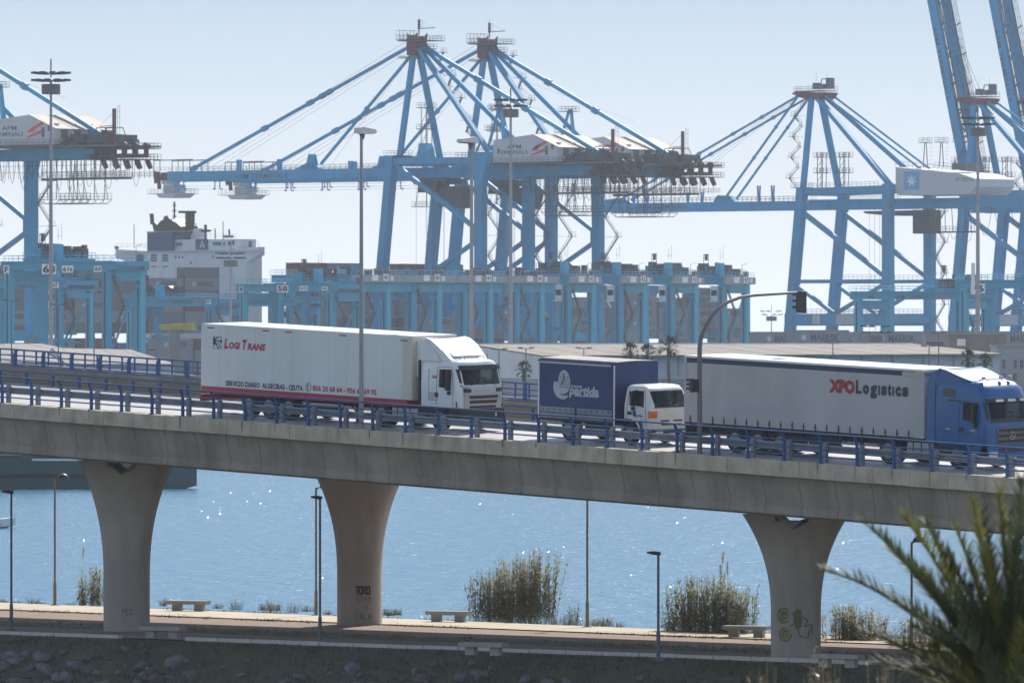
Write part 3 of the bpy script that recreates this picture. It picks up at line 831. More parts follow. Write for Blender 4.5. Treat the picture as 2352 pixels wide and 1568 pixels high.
for x in (3.05, 4.36, 5.67):
    wheel(lorry, x, -1.22, .5, .36); wheel(lorry, x, 1.22, .5, .36)
    mb = MB(); mb.path([(x + .56 * math.cos(a), -1.0, .5 + .56 * math.sin(a)) for a in [math.pi * k / 8 for k in range(9)]], .03, 5); mb.build('mudguard', M['chassis'], lorry)
mb = MB(); mb.box(2.4, 6.3, -1.0, 1.0, .55, .8); mb.build('axle_frame', M['chassis'], lorry)
mat('seam_grey', (.56, .56, .56), .4)
for k in range(1, 11):
    mb = MB(); x = 13.02 * k / 11; mb.box(x - .012, x + .012, -1.2765, -1.2745, 1.225, 3.79); mb.build('panel_seam', M['seam_grey'], lorry)
# livery
def side_txt(root, txt, u0, u1, v_base, hgt, m, bold=.02, shear=0.0, t_rear=None, sy=-1.276, w=TW, name='lettering'):
    a = t_of(u0, w); b = t_of(u1, w); z = tz(u0, v_base, w)[1]
    return lettering(root, txt, (a - t_rear, sy, z), (1, 0, 0), (0, 0, 1), hgt, m, width=b - a, bold=bold, shear=shear, name=name)
mat('livery_red', (.42, .03, .06), .5); mat('livery_blue', (.03, .042, .09), .5); mat('livery_faint', (.76, .76, .77), .35, var=.02)
za = tz(514, 800)[1]
x0 = tx(514); segs = [('L', 514, 524, .44), ('OGI', 525.2, 551, .31), ('T', 556, 567, .44), ('RANS', 567.5, 609.5, .31)]
for c, ua, ub, hh in segs: lettering(lorry, c, (tx(ua), SY, za), (1, 0, 0), (0, 0, 1), hh, M['livery_red'], width=tx(ub) - tx(ua), bold=.055, shear=.22)
zb = tz(490, 800)[1]
mb = MB(); xa, xb = tx(488.5), tx(509); mb.box(xa, xb, -1.28, -1.276, zb, zb + .52); mb.build('emblem', M['livery_blue'], lorry)
mb = MB(); ww = xb - xa
for p in ([(0, 1), (.12, 1), (1, .28), (1, .42), (.2, 1)], [(.3, .62), (.38, .68), (.98, .0), (.8, 0)], [(.62, .55), (1, .1), (1, .2), (.66, .62)], [(.08, .05), (.52, .05), (.52, .3), (.4, .2), (.3, .36), (.2, .24), (.08, .38)], [(.55, .75), (.95, .75), (.95, .93), (.5, .93)]):
    n = len(p); mb.add([(xa + a * ww, -1.2835, zb + b * .52) for a, b in p], [tuple(range(n))])
mb.build('emblem_mark', M['trailer_white'], lorry)
side_txt(lorry, 'SERVICIO DIARIO  ALGECIRAS - CEUTA', 518, 696, 885.5, .235, M['livery_blue'], .04, 0, t0)
side_txt(lorry, '856 20 68 64 - 956 65 69 95', 718, 865, 897.5, .25, M['livery_red'], .035, 0, t0)
cx, cz = tx(708.5), tz(708, 889)[1]
mb = MB(); mb.path([(cx + .17 * math.cos(k * math.pi / 12), -1.278, cz + .2 * math.sin(k * math.pi / 12)) for k in range(25)], .012, 4); mb.path([(cx - .05 + .1 * abs(a), -1.279, cz + a) for a in (-.13, -.1, -.04, .04, .1, .13)], [.035, .03, .018, .018, .03, .035], 5)
mb.build('telephone_mark', M['livery_blue'], lorry)
# tractor
X0 = tx(963)
cab = Cab([(.98, X0, 16.62, 1.22), (1.5, X0, 16.70, 1.23), (2.0, X0, 16.66, 1.235), (2.75, X0 + .02, 16.42, 1.19), (2.92, X0 + .03, 16.28, 1.12), (3.02, X0 + .2, 15.95, .98), (3.06, X0 + .5, 15.5, .8)])
mb = cab.body(); cb = mb.build('cab', M['cab_white'], lorry, smooth=32)
inn = cab.body(-.07, [1.3, 2.0, 2.7, 2.88]).build('cutter', M['cab_inside'])
w1 = MB(); w1.box(15.4, 17.4, -1.04, 1.04, 1.98, 2.66); w1 = w1.build('cutter', M['cab_inside'])
w2 = MB(); w2.prism([(15.22, 1.86), (15.98, 1.76), (16.02, 2.62), (15.24, 2.60)], (-2, 2), 'y'); w2 = w2.build('cutter', M['cab_inside'])
for c in (inn, w1, w2): c.parent = lorry
cut(cb, [inn, w1, w2])
cab_interior(lorry, cab, 14.5, 16.5, 1.95, 2.8)
cab.patch(-1.06, 1.06, 1.96, 2.68, -.01, 14, 4, thick=False).build('windscreen', M['window_glass'], lorry, smooth=60)
for s in (-1, 1): cab.side([(15.20, 1.85), (16.0, 1.74), (16.04, 2.64), (15.22, 2.62)], -.02, s).build('side_window', M['window_glass'], lorry)
cab.patch(-1.16, 1.16, 2.60, 2.80, .10, 14, 2).build('sun_visor', M['trim_black'], lorry, smooth=50)
cab.patch(-1.13, 1.13, 2.0, 2.60, .004, 2, 2, thick=False) 
for s in (-1, 1): cab.patch(s * 1.10, s * 1.19, 1.94, 2.64, .006, 2, 3).build('window_pillar', M['trim_black'], lorry)
def grille_trim(y, z): return (y * (1 - .18 * (1.9 - z) / 1.6), z)
cab.patch(-1.12, 1.12, .50, 1.93, .03, 14, 8, grille_trim).build('grille_panel', M['silver'], lorry, smooth=50)
for k, (za_, zb_) in enumerate(((1.40, 1.53), (1.19, 1.33), (.985, 1.10), (.79, .90), (.52, .66))):
    cab.patch(-.80 + .03 * k, .80 - .03 * k, za_, zb_, .045, 10, 1).build('grille_slot', M['trim_black'], lorry)
for s in (-1, 1):
    cab.patch(s * .72, s * 1.08, 1.66, 1.82, .05, 5, 1, lambda y, z: (y, z + .05 * (abs(y) - .72))).build('marker_lamp', M['trim_black'], lorry)
    cab.patch(s * .72, s * 1.12, .62, .80, .052, 5, 1).build('headlight', M['lens_clear'], lorry)
lettering(lorry, 'SCANIA', (cab.front(0, 1.7)[0] + .045, -.42, 1.66), (0, 1, 0), (0, 0, 1), .12, M['lamp_white'], width=.84, bold=.02)
mb = MB(); mb.box(15.75, 16.72, -1.2, 1.2, .34, .50); mb.build('bumper', M['chassis'], lorry)
# doors, seams, deflectors
lines(lorry, [[(15.12, -1.245, 1.12), (15.12, -1.245, 1.9), (15.16, -1.225, 2.7), (16.06, -1.21, 2.72), (16.15, -1.24, 1.9), (16.12, -1.24, 1.0)], [(14.62, -1.243, 1.3), (14.62, -1.225, 2.6)]], .008, M['grey_text'], 'door_seam')
mb = MB(); mb.box(15.02, 15.2, -1.262, -1.24, 1.42, 1.62); mb.build('door_handle', M['trim_black'], lorry)
mb = MB(); mb.box(16.33, 16.38, -1.25, -1.2, .98, 1.28); mb.build('air_slot', M['trim_black'], lorry)
mirrors(lorry, 15.92, 1.25, 1.72, 2.55, .2)
mb = MB(); mb.box(X0 - .10, X0 - .01, -1.25, -1.16, 1.15, 2.95); mb.box(X0 - .10, X0 - .01, 1.16, 1.25, 1.15, 2.95); mb.build('gap_seal', M['trim_black'], lorry)
def tri(mb, pts, y0, y1): mb.prism(pts, (y0, y1), 'y')
mb = MB(); rings = []
for x, zt, hy in ((14.25, 3.90, 1.16), (14.6, 3.83, 1.15), (15.0, 3.62, 1.13), (15.4, 3.34, 1.10), (15.72, 3.06, 1.05), (15.85, 2.98, .98)):
    ring = []
    for k in range(13):
        y = -hy + 2 * hy * k / 12; ring.append((x, y, zt - .07 * (1 - (y / hy) ** 2) - .02 * 0))
    ring += [(x, hy, 2.9), (x, -hy, 2.9)]; rings.append(ring)
mb.loft(rings, True, True); mb.build('roof_deflector', M['cab_white'], lorry, smooth=40)
for s in (-1, 1):
    mb = MB(); mb.prism([(14.05, 2.93), (15.3, 2.93), (15.0, 3.3), (14.25, 3.84), (14.05, 3.72)], (s * 1.18 - .02, s * 1.18 + .02), 'y'); mb.build('side_deflector', M['cab_white'], lorry)
xd = Vector((0, 1, 0)); upv = Vector((-.40, 0, .27)).normalized()
lettering(lorry, 'AMEROGEFERRO', (15.22, -.80, 3.45), xd, upv, .13, M['livery_blue'], width=1.6, bold=.02, depth=.03)
mb = MB(); mb.hexa([(15.36, -.75, 3.22), (15.60, -.75, 3.12), (15.60, .75, 3.12), (15.36, .75, 3.22), (15.36, -.75, 3.36), (15.63, -.75, 3.17), (15.63, .75, 3.17), (15.36, .75, 3.36)]); mb.build('deflector_lip', M['cab_white'], lorry)
lines(lorry, [[(15.2, -.7, 3.08), (15.25, -.7, 3.16), (15.95, -.7, 3.10), (16.0, -.7, 3.02)], [(15.2, .7, 3.08), (15.25, .7, 3.16), (15.95, .7, 3.10), (16.0, .7, 3.02)]], .02, M['trim_black'], 'roof_bar')
lines(lorry, [[(16.1, .75, 2.95), (16.1, .75, 3.25)], [(16.05, -.5, 2.96), (16.05, -.5, 3.12)]], .012, M['trim_black'], 'aerial')
lettering(lorry, 'GAF', (14.80, -1.225, 2.20), (1, 0, 0), (0, 0, 1), .15, M['livery_red'], width=.33, bold=.03)
for k, (m_, wd) in enumerate((('livery_red', .42), ('grey_text', .46), ('grey_text', .3), ('grey_text', .44))):
    mb = MB(); mb.box(14.66, 14.66 + wd, -1.245, -1.238, 1.56 - .09 * k, 1.585 - .09 * k); mb.build('small_print', M[m_], lorry)
mb = MB()
mb.prism([(14.0, .62), (15.1, .62), (15.22, .98), (14.0, .98)], (-1.2, 1.2), 'y'); mb.build('cab_underside', M['chassis'], lorry)
mb = MB(); mb.prism([(13.9, 1.0), (15.0, 1.0), (15.25, .92), (15.45, .70), (15.30, .70), (15.05, .86), (13.9, .90)], (-1.24, -1.1), 'y'); mb.build('wheel_arch', M['chassis'], lorry)
mb = MB(); mb.box(15.86, 16.66, -1.22, 1.22, .40, .97); mb.build('step_panel', M['chassis'], lorry)
mb = MB(); mb.box(12.3, 13.9, -1.20, -.72, .38, .86); mb.build('fuel_tank', M['silver'], lorry, smooth=30)
mb = MB(); mb.box(12.6, 12.66, -1.21, -1.2, .36, .88); mb.box(13.4, 13.46, -1.21, -1.2, .36, .88); mb.build('tank_strap', M['chassis'], lorry)
for s in (-1, 1):
    wheel(lorry, 11.65, s * 1.24, .51, .32, True); wheel(lorry, 15.28, s * 1.24, .51, .32)
chassis(lorry, 11.0, 16.4, name='tractor_chassis')
mb = MB(); mb.box(14.85, 14.95, -1.0, 1.0, .46, .56); mb.box(11.6, 11.7, -1.0, 1.0, .46, .56); mb.build('axle', M['chassis'], lorry)

# ------------------------------------------------------------------ blue tarpaulin truck with cream cab
t1 = t_of(1235, TW)
def nx(u): return t_of(u, TW) - t1
van = empty('delivery_truck', mw=truck_matrix(t1, TW + 1.25))
tag(van, 'small truck with dark blue tarpaulin body and white cab between the two lorries', 'truck', 'lorries driving across the viaduct')
XL = nx(1411)
mb = MB(); rings = []
for i in range(13):
    x = .03 + (XL - .06) * i / 12; sag = .025 * math.sin(i * 1.9) ; ring = []
    for y, z in ((-1.22, .98), (-1.225, 2.0), (-1.225, 3.28), (-1.1, 3.36), (0, 3.40 + sag), (1.1, 3.36), (1.225, 3.28), (1.225, .98)): ring.append((x, y + (.012 * math.sin(i * 2.3) if z > 1.5 and abs(y) > 1.2 else 0), z))
    rings.append(ring)
mb.loft(rings, True, True); mb.build('tarpaulin', M['tarp_blue'], van, smooth=40)
mat('tarp_roof', (.30, .28, .26), .7, var=.2, dirt=(.16, .15, .14), dscale=1, damt=.6)
mb = MB(); rings = []
for i in range(13):
    x = .0 + XL * i / 12; sag = .025 * math.sin(i * 1.9); rings.append([(x, -1.13, 3.36), (x, 0, 3.415 + sag), (x, 1.13, 3.36), (x, 0, 3.39 + sag)])
mb.loft(rings, True, True); mb.build('tarpaulin_roof', M['tarp_roof'], van)
mb = MB(); mb.box(.1, XL - .25, -1.245, -1.228, 3.16, 3.23); mb.build('roof_rail', M['silver'], van)
for x in (.0, XL - .07): 
    mb = MB(); mb.box(x, x + .07, -1.25, -1.226, .72, 3.22); mb.build('corner_post', M['sign_white'], van)
mb = MB(); mb.box(XL - .04, XL + .01, -1.22, 1.22, .98, 3.34); mb.build('front_curtain', M['tarp_blue'], van)
mb = MB(); mb.box(0, XL, -1.24, 1.24, .80, .90); mb.build('load_floor', M['chassis'], van)
for a, b in ((.14, XL / 2 - .06), (XL / 2 + .06, XL - .14)):
    mb = MB(); mb.box(a, b, -1.262, -1.232, .90, 1.36); o = mb.build('drop_side', M['galvanised'], van); o['label'] = ('rear' if a < 1 else 'front') + ' grey drop side board with a row of hooks'
    mb = MB(); mb.box(a, b, -1.270, -1.263, 1.10, 1.13); 
    for k in range(6): x = a + (b - a) * (k + .6) / 6.2; mb.box(x - .025, x + .025, -1.278, -1.263, 1.22, 1.28)
    mb.build('hook', M['chassis'], o)
mb = MB(); mb.box(-.04, .0, -1.22, 1.22, .8, 3.3); mb.build('rear_curtain', M['tarp_blue'], van)
chassis(van, 0, 6.2)
# logo: globe egg with a sweep, and lettering
mat('logo_grey', (.44, .46, .50), .5, var=.05)
def ell(cx, cz, a, b, n=28, rot=0):
    return [(cx + a * math.cos(t) * math.cos(rot) - b * math.sin(t) * math.sin(rot), cz + a * math.cos(t) * math.sin(rot) + b * math.sin(t) * math.cos(rot)) for t in [2 * math.pi * k / n for k in range(n)]]
gx, gz = nx(1295), tz(1295, 877)[1]
def flat(mb, poly, y): n = len(poly); return mb.add([(a, y, b) for a, b in poly], [tuple(range(n))])
mb = MB()
outer = [(gx - .42 + .62 * math.cos(t) * .9, gz - .22 + .50 * math.sin(t)) for t in [math.pi * (.86 + .80 * k / 14) for k in range(15)]]
inner = [(gx - .30 + .52 * math.cos(t) * .92, gz - .16 + .40 * math.sin(t)) for t in [math.pi * (.86 + .80 * k / 14) for k in range(15)]]
for a, b, c, d in zip(outer, outer[1:], inner[1:], inner): mb.add([(p[0] + .32, -1.245, p[1]) for p in (a, b, c, d)], [(0, 1, 2, 3)])
flat(mb, ell(gx, gz + .03, .36, .47, 28, .12), -1.243); flat(mb, ell(gx - .10, gz - .22, .40, .28, 28), -1.242); mb.build('logo', M['logo_grey'], van)
lines(van, [[(gx + .3 * math.cos(t), -1.246, gz + .05 - .1 * k + .06 * math.sin(t)) for t in [math.pi * (1.05 + .9 * j / 8) for j in range(9)]] for k in range(-2, 3)] + [[(gx - .12 + .05 * k + .1 * math.sin(j), -1.246, gz + .36 - .12 * j) for j in range(5)] for k in range(2)], .012, M['livery_blue'], 'logo_line')
lettering(van, 'agencia', (nx(1309.5), -1.243, tz(1310, 892)[1]), (1, 0, 0), (0, 0, 1), .19, M['logo_grey'], width=nx(1336.5) - nx(1309.5), bold=.03, shear=.15)
lettering(van, 'partida', (nx(1306), -1.243, tz(1306, 912)[1]), (1, 0, 0), (0, 0, 1), .50, M['logo_grey'], width=nx(1375) - nx(1306), bold=.045, shear=.15)
mb = MB(); a, b = nx(1318), nx(1374); z = tz(1345, 911)[1]; mb.box(a, b, -1.244, -1.24, z, z + .05); mb.build('logo_line', M['logo_grey'], van)
# cab
NX = nx(1426); NF = NX + 1.72
nc = Cab([(.62, NX, NF - .05, 1.10), (1.3, NX, NF, 1.12), (1.62, NX + .01, NF - .02, 1.12), (2.30, NX + .06, NF - .36, 1.02), (2.42, NX + .12, NF - .50, .96), (2.47, NX + .3, NF - .8, .8)], d=.22, ex=5)
yo = -.13
ncb = nc.body().build('cab', M['cab_cream'], van, smooth=32)
inn = nc.body(-.06, [1.0, 1.62, 2.28, 2.38]).build('cutter', M['cab_inside'])
w1 = MB(); w1.box(NX + .9, NF + .5, -.93, .93, 1.60, 2.24); w1 = w1.build('cutter', M['cab_inside'])
w2 = MB(); w2.prism([(NX + .42, 1.66), (NX + 1.22, 1.56), (NX + 1.14, 2.24), (NX + .44, 2.24)], (-2, 2), 'y'); w2 = w2.build('cutter', M['cab_inside'])
arch = MB(); arch.prism([(NX - .1, .3), (NX + .92, .3), (NX + .88, .72), (NX + .72, .95), (NX + .45, 1.06), (NX - .1, 1.06)], (-2, 2), 'y'); arch = arch.build('cutter', M['chassis'])
for c in (inn, w1, w2, arch): c.parent = van
cut(ncb, [inn, w1, w2, arch])
cab_interior(van, nc, NX + .12, NF - .12, 1.56, 2.3)
nc.patch(-.98, .98, 1.58, 2.26, -.008, 12, 4, thick=False).build('windscreen', M['window_glass'], van, smooth=60)
for s in (-1, 1): nc.side([(NX + .40, 1.65), (NX + 1.24, 1.54), (NX + 1.16, 2.26), (NX + .42, 2.26)], -.02, s).build('side_window', M['window_glass'], van)
for s in (-1, 1):
    mb = MB()
    for (ya, yb, za_, zb_) in ((.95, 1.0, 1.56, 2.26),): pass
    nc.patch(s * .82, s * 1.125, 1.14, 1.42, .012, 5, 2).build('indicator', M['lens_orange'], van)
nc.patch(-.98, .98, 1.555, 1.60, .006, 10, 1).build('windscreen_seal', M['trim_black'], van)
for a, b in ((-.62, -.12), (.12, .62)): nc.patch(a, b, .985, 1.05, .012, 4, 1).build('grille_slot', M['trim_black'], van)
nc.patch(-.55, .55, .83, .90, .012, 8, 1).build('grille_slot', M['trim_black'], van)
nc.patch(-1.06, 1.06, .40, .66, .10, 12, 2).build('bumper', M['trim_black'], van, smooth=40)
for s in (-1, 1): nc.patch(s * .55, s * .95, .46, .60, .115, 4, 1).build('headlight', M['lens_clear'], van)
mb = MB(); x = nc.front(0, .5)[0] + .12; mb.box(x, x + .012, -.26, .26, .40, .51); mb.build('number_plate', M['lens_clear'], van)
mirrors(van, NX + .62, 1.16, 1.60, 2.24, .16)
mb = MB(); mb.box(NX + .26, NX + .5, -1.145, -1.12, 1.24, 1.37); mb.build('door_handle', M['trim_black'], van)
lines(van, [[(NX + .22, -1.125, 1.06), (NX + .22, -1.13, 1.62), (NX + .3, -1.035, 2.28)], [(NX + 1.34, -1.125, .8), (NX + 1.32, -1.125, 1.6), (NX + 1.2, -1.035, 2.28)]], .008, M['grey_text'], 'door_seam')
mb = MB(); flat(mb, ell(NX + .66, 1.30, .10, .13), -1.133); mb.build('logo', M['tarp_blue'], van)
lettering(van, 'partida', (NX + .72, -1.131, 1.14), (1, 0, 0), (0, 0, 1), .14, M['tarp_blue'], width=.42, bold=.02)
mb = MB(); 
for a, b in (((NX + 1.02, .98), (NX + 1.12, .80)),): mb.path([(NX + 1.07 - .08, -1.128, .90), (NX + 1.07, -1.128, 1.05), (NX + 1.07 + .08, -1.128, .90), (NX + 1.07, -1.128, .75), (NX + 1.07 - .08, -1.128, .90)], .02, 4)
mb.build('diamond_badge', M['grey_text'], van)
mb = MB(); mb.box(NX - .2, NX + 1.6, -1.05, 1.05, .42, .62); mb.build('cab_underside', M['chassis'], van)
for s in (-1, 1):
    wheel(van, 1.75, s * 1.16, .44, .24, True); wheel(van, NX + .36, s * 1.10, .44, .26)
    mb = MB(); mb.box(1.2, 2.3, s * 1.15 - .05, s * 1.15 + .05, .84, .88) ; mb.build('mudguard', M['chassis'], van)
mb = MB(); mb.box(2.7, 3.7, -1.1, -.6, .42, .76); mb.build('fuel_tank', M['chassis'], van)
lines(van, [[(NX + .9, .3, 2.46), (NX + .85, .3, 2.6)]], .01, M['trim_black'], 'aerial')

# ------------------------------------------------------------------ grey curtain-sided lorry with blue cab
t2 = t_of(1571, TW)
def xx(u): return t_of(u, TW) - t2
xl = empty('articulated_lorry', mw=truck_matrix(t2, TW + 1.275))
tag(xl, 'articulated lorry with grey XPO Logistics curtain trailer and blue cab', 'lorry', 'lorries driving across the viaduct')
mb = MB(); rings = []
for i in range(45):
    x = .12 + 13.0 * i / 44; b = .012 * math.sin(i * 1.55); rings.append([(x, -1.262 + b, 1.12), (x, -1.27 + b * .6, 2.0), (x, -1.262, 3.55), (x, 1.26, 3.55), (x, 1.26, 1.12)])
mb.loft(rings, True, True); mb.build('curtain', M['curtain_grey'], xl, smooth=60)
mb = MB(); mb.box(13.12, 13.62, -1.272, 1.272, 1.1, 3.74); mb.build('front_wall', M['curtain_grey'], xl)
mb = MB(); mb.box(-.02, .12, -1.275, 1.275, 1.1, 3.74); mb.build('rear_frame', M['curtain_grey'], xl)
mb = MB(); mb.box(.12, 12.4, -1.276, 1.276, 3.56, 3.71); mb.build('roof_band', M['livery_blue'], xl)
mb = MB(); mb.box(12.4, 13.62, -1.275, 1.275, 3.56, 3.71) ; mb.build('roof_band_end', M['curtain_grey'], xl)
mb = MB(); mb.box(-.03, 13.63, -1.283, 1.283, 3.742, 3.83); mb.build('roof', M['trailer_white'], xl)
mb = MB(); mb.box(0, 13.5, -1.26, 1.26, 1.0, 1.115); mb.build('side_rail', M['chassis'], xl)
for k in range(20):
    x = .35 + k * .655; mb = MB(); mb.box(x - .022, x + .022, -1.292, -1.278, 1.16, 1.40); mb.box(x - .035, x + .035, -1.297, -1.28, 1.20, 1.29); mb.box(x - .015, x + .015, -1.29, -1.27, .98, 1.16); mb.build('buckle', M['trim_black'], xl)
chassis(xl, .3, 13.3)
mb = MB(); mb.box(5.9, 9.0, -1.2, -1.16, .5, .6); mb.box(5.9, 9.0, -1.2, -1.16, .74, .84); mb.box(6.0, 6.08, -1.19, -1.1, .5, 1.0); mb.box(8.8, 8.88, -1.19, -1.1, .5, 1.0); mb.build('side_guard', M['chassis'], xl)
mb = MB(); mb.box(7.2, 8.3, -1.1, -.6, .45, .95); mb.build('pallet_box', M['chassis'], xl)
mb = MB(); mb.box(-.02, .06, -1.2, 1.2, .5, .95); mb.build('rear_bumper', M['chassis'], xl)
for x in (2.9, 4.21, 5.52):
    wheel(xl, x, -1.22, .5, .36); wheel(xl, x, 1.22, .5, .36)
mb = MB(); mb.box(2.2, 6.2, -1.0, 1.0, .55, .9); mb.build('axle_frame', M['chassis'], xl)
mb = MB()
for y in (-.75, .75): mb.box(9.6, 9.73, y - .06, y + .06, .06, .95)
mb.build('landing_leg', M['chassis'], xl)
z = tz(1903, 901)[1]
lettering(xl, 'XPO', (xx(1903), -1.279, z), (1, 0, 0), (0, 0, 1), .56, M['red_text'], width=xx(1962.5) - xx(1903), bold=.07)
lettering(xl, 'L', (xx(1965), -1.279, z + .03), (1, 0, 0), (0, 0, 1), .54, M['navy_text'], width=xx(1978) - xx(1965), bold=.04)
zi = z + .03; hx = .30
def xl_txt(c, ua, ub, h, dz=0.0): lettering(xl, c, (xx(ua), -1.279, zi + dz), (1, 0, 0), (0, 0, 1), h, M['navy_text'], width=xx(ub) - xx(ua), bold=.065)
for c, ua, ub, h, dz in (('o', 1980.5, 1995.5, .40, -.01), ('g', 1998, 2013.5, .55, -.17), ('s', 2023, 2036, .40, -.01), ('t', 2038, 2046.5, .50, -.01), ('c', 2055.5, 2068.5, .40, -.01), ('s', 2071, 2085.5, .40, -.01)): xl_txt(c, ua, ub, h, dz)
for ua in (2016.3, 2049.0):
    mb = MB(); mb.box(xx(ua), xx(ua + 3.8), -1.2835, -1.2815, zi, zi + .385); mb.build('lettering', M['navy_text'], xl)
MX = xx(2144); MF = MX + 3.0
mc = Cab([(.95, MX, MF, 1.24), (1.6, MX, MF + .03, 1.25), (2.05, MX, MF - .02, 1.25), (2.78, MX + .02, MF - .22, 1.23), (3.2, MX + .05, MF - .42, 1.20), (3.40, MX + .25, MF - .68, 1.10), (3.48, MX + .5, MF - 1.0, .9)], d=.46, ex=4.2)
mcb = mc.body().build('cab', M['cab_blue'], xl, smooth=32)
inn = mc.body(-.07, [1.3, 2.05, 2.72, 3.1]).build('cutter', M['cab_inside'])
w1 = MB(); w1.box(MF - 1.2, MF + .5, -1.06, 1.06, 2.02, 2.70); w1 = w1.build('cutter', M['cab_inside'])
w2 = MB(); w2.prism([(MX + 1.55, 1.95), (MX + 2.3, 1.86), (MX + 2.35, 2.62), (MX + 1.58, 2.62)], (-2, 2), 'y'); w2 = w2.build('cutter', M['cab_inside'])
for c in (inn, w1, w2): c.parent = xl
cut(mcb, [inn, w1, w2])
cab_interior(xl, mc, MX + .7, MF - .15, 1.98, 2.9)
mc.patch(-1.08, 1.08, 2.0, 2.72, -.01, 14, 4, thick=False).build('windscreen', M['window_glass'], xl, smooth=60)
for s in (-1, 1): mc.side([(MX + 1.53, 1.94), (MX + 2.32, 1.84), (MX + 2.37, 2.64), (MX + 1.56, 2.64)], -.02, s).build('side_window', M['window_glass'], xl)
mc.side([(MX + .42, 2.82), (MX + 1.12, 2.80), (MX + 1.12, 3.14), (MX + .42, 3.14)], .006).build('upper_window', M['glass_dark'], xl)
mc.side([(MX + .75, 2.66), (MX + 2.4, 2.60), (MX + 2.4, 2.66), (MX + .75, 2.72)], .012).build('side_moulding', M['trim_black'], xl)
mc.patch(-1.20, 1.20, 2.68, 2.84, .14, 14, 2).build('sun_visor', M['trim_black'], xl, smooth=50)
for y in (-.78, -.1, .58): mc.patch(y, y + .42, 2.70, 2.80, .15, 4, 1).build('visor_lamp', M['lens_clear'], xl)
for s in (-1, 1): mc.patch(s * 1.10, s * 1.21, 1.98, 2.68, .006, 2, 3).build('window_pillar', M['trim_black'], xl)
mc.patch(-1.10, 1.10, 1.88, 2.02, .008, 12, 1).build('scuttle', M['trim_black'], xl)
mc.patch(-.86, .86, 1.02, 1.70, .03, 12, 4, lambda y, z: (y * (.86 + .14 * (z - 1.02) / .68), z)).build('grille_panel', M['crane_steel'], xl, smooth=50)
for za_, zb_ in ((1.52, 1.63), (1.30, 1.42), (1.08, 1.2)): mc.patch(-.72, .72, za_, zb_, .045, 10, 1).build('grille_slot', M['trim_black'], xl)
xr = mc.front(0, 1.36)[0] + .07
lines(xl, [[(xr, .15 * math.cos(k * math.pi / 10), 1.36 + .15 * math.sin(k * math.pi / 10)) for k in range(21)]] + [[(xr, 0, 1.36), (xr, .14 * math.cos(a), 1.36 + .14 * math.sin(a))] for a in (R(90), R(210), R(330))], .014, M['silver'], 'star_badge')
mc.patch(-1.2, 1.2, .38, .95, .05, 14, 3).build('bumper', M['cab_blue'], xl, smooth=50)
mc.patch(-.7, .7, .72, .88, .06, 8, 1).build('grille_slot', M['trim_black'], xl)
for s in (-1, 1): mc.patch(s * .78, s * 1.16, .52, .74, .065, 4, 2).build('headlight', M['lens_clear'], xl)
mb = MB(); x = mc.front(0, .5)[0] + .06; mb.box(x, x + .012, -.26, .26, .44, .55); mb.build('number_plate', M['lens_clear'], xl)
mirrors(xl, MX + 2.28, 1.28, 1.84, 2.60, .2)
lines(xl, [[(MX + 1.35, -1.257, 1.1), (MX + 1.35, -1.257, 2.0), (MX + 1.42, -1.237, 2.68)], [(MX + 2.42, -1.255, 1.1), (MX + 2.45, -1.25, 2.0), (MX + 2.42, -1.23, 2.66)], [(MX + .3, -1.255, 1.48), (MX + 2.4, -1.255, 1.42)]], .009, M['livery_blue'], 'door_seam')
mb = MB(); mb.box(MX + 1.40, MX + 1.62, -1.275, -1.25, 1.48, 1.66); mb.build('door_handle', M['trim_black'], xl)
for a in (.65, 2.0): 
    mb = MB(); mb.box(MX + a, MX + a + .22, -1.262, -1.25, 1.53, 1.58); mb.build('small_badge', M['silver'], xl)
mb = MB(); rings = []
for x, zt, hy in ((MX + .15, 3.93, 1.16), (MX + .55, 3.86, 1.15), (MX + 1.0, 3.72, 1.12), (MX + 1.5, 3.56, 1.05), (MX + 1.85, 3.46, .95)):
    ring = [(x, -hy + 2 * hy * k / 12, zt - .09 * (1 - ((k - 6) / 6) ** 2)) for k in range(13)] + [(x, hy, 3.1), (x, -hy, 3.1)]; rings.append(ring)
mb.loft(rings, True, True); mb.build('roof_deflector', M['cab_blue'], xl, smooth=40)
for s in (-1, 1):
    mb = MB(); mb.prism([(MX - .45, 1.0), (MX + .02, 1.0), (MX + .02, 3.2), (MX + .18, 3.88), (MX - .25, 3.7), (MX - .4, 3.2)], (s * 1.22 - .015, s * 1.22 + .015), 'y'); mb.build('side_deflector', M['cab_blue'], xl)
lines(xl, [[(MX + 2.1, y0, 3.5) , (MX + 2.1, y0, 3.56)] for y0 in (-.8, -.4, .4, .8)] + [[(MX + 2.1, -.95, 3.55), (MX + 2.1, .95, 3.55)]], .025, M['silver'], 'roof_bar')
for y in (-.7, .3, .8):
    mb = MB(); mb.lathe([(.02, 0), (.09, .02), (.1, .06), (.09, .1)], 10, (MX + 2.16, y, 3.56)); mb.build('roof_lamp', M['silver'], xl, smooth=50)
lines(xl, [[(MX + 2.3, .9, 3.3), (MX + 2.25, .9, 3.75)]], .01, M['trim_black'], 'aerial')
mb = MB(); mb.box(MX + .2, MX + 2.6, -1.15, 1.15, .55, .95); mb.build('cab_underside', M['chassis'], xl)
mb = MB(); mb.prism([(MX + .05, .96), (MX + .3, 1.0), (MX + 1.7, 1.0), (MX + 1.85, .6), (MX + 2.5, .5), (MX + 2.6, .96)], (-1.25, -1.2), 'y'); mb.build('step_panel', M['cab_blue'], xl)
mb = MB(); mb.box(MX - 1.5, MX - .1, -1.2, -.7, .4, .92); mb.build('fuel_tank', M['silver'], xl)
mb = MB(); 
for x in (MX - 1.2, MX - .75, MX - .3): mb.box(x, x + .05, -1.212, -1.2, .38, .94)
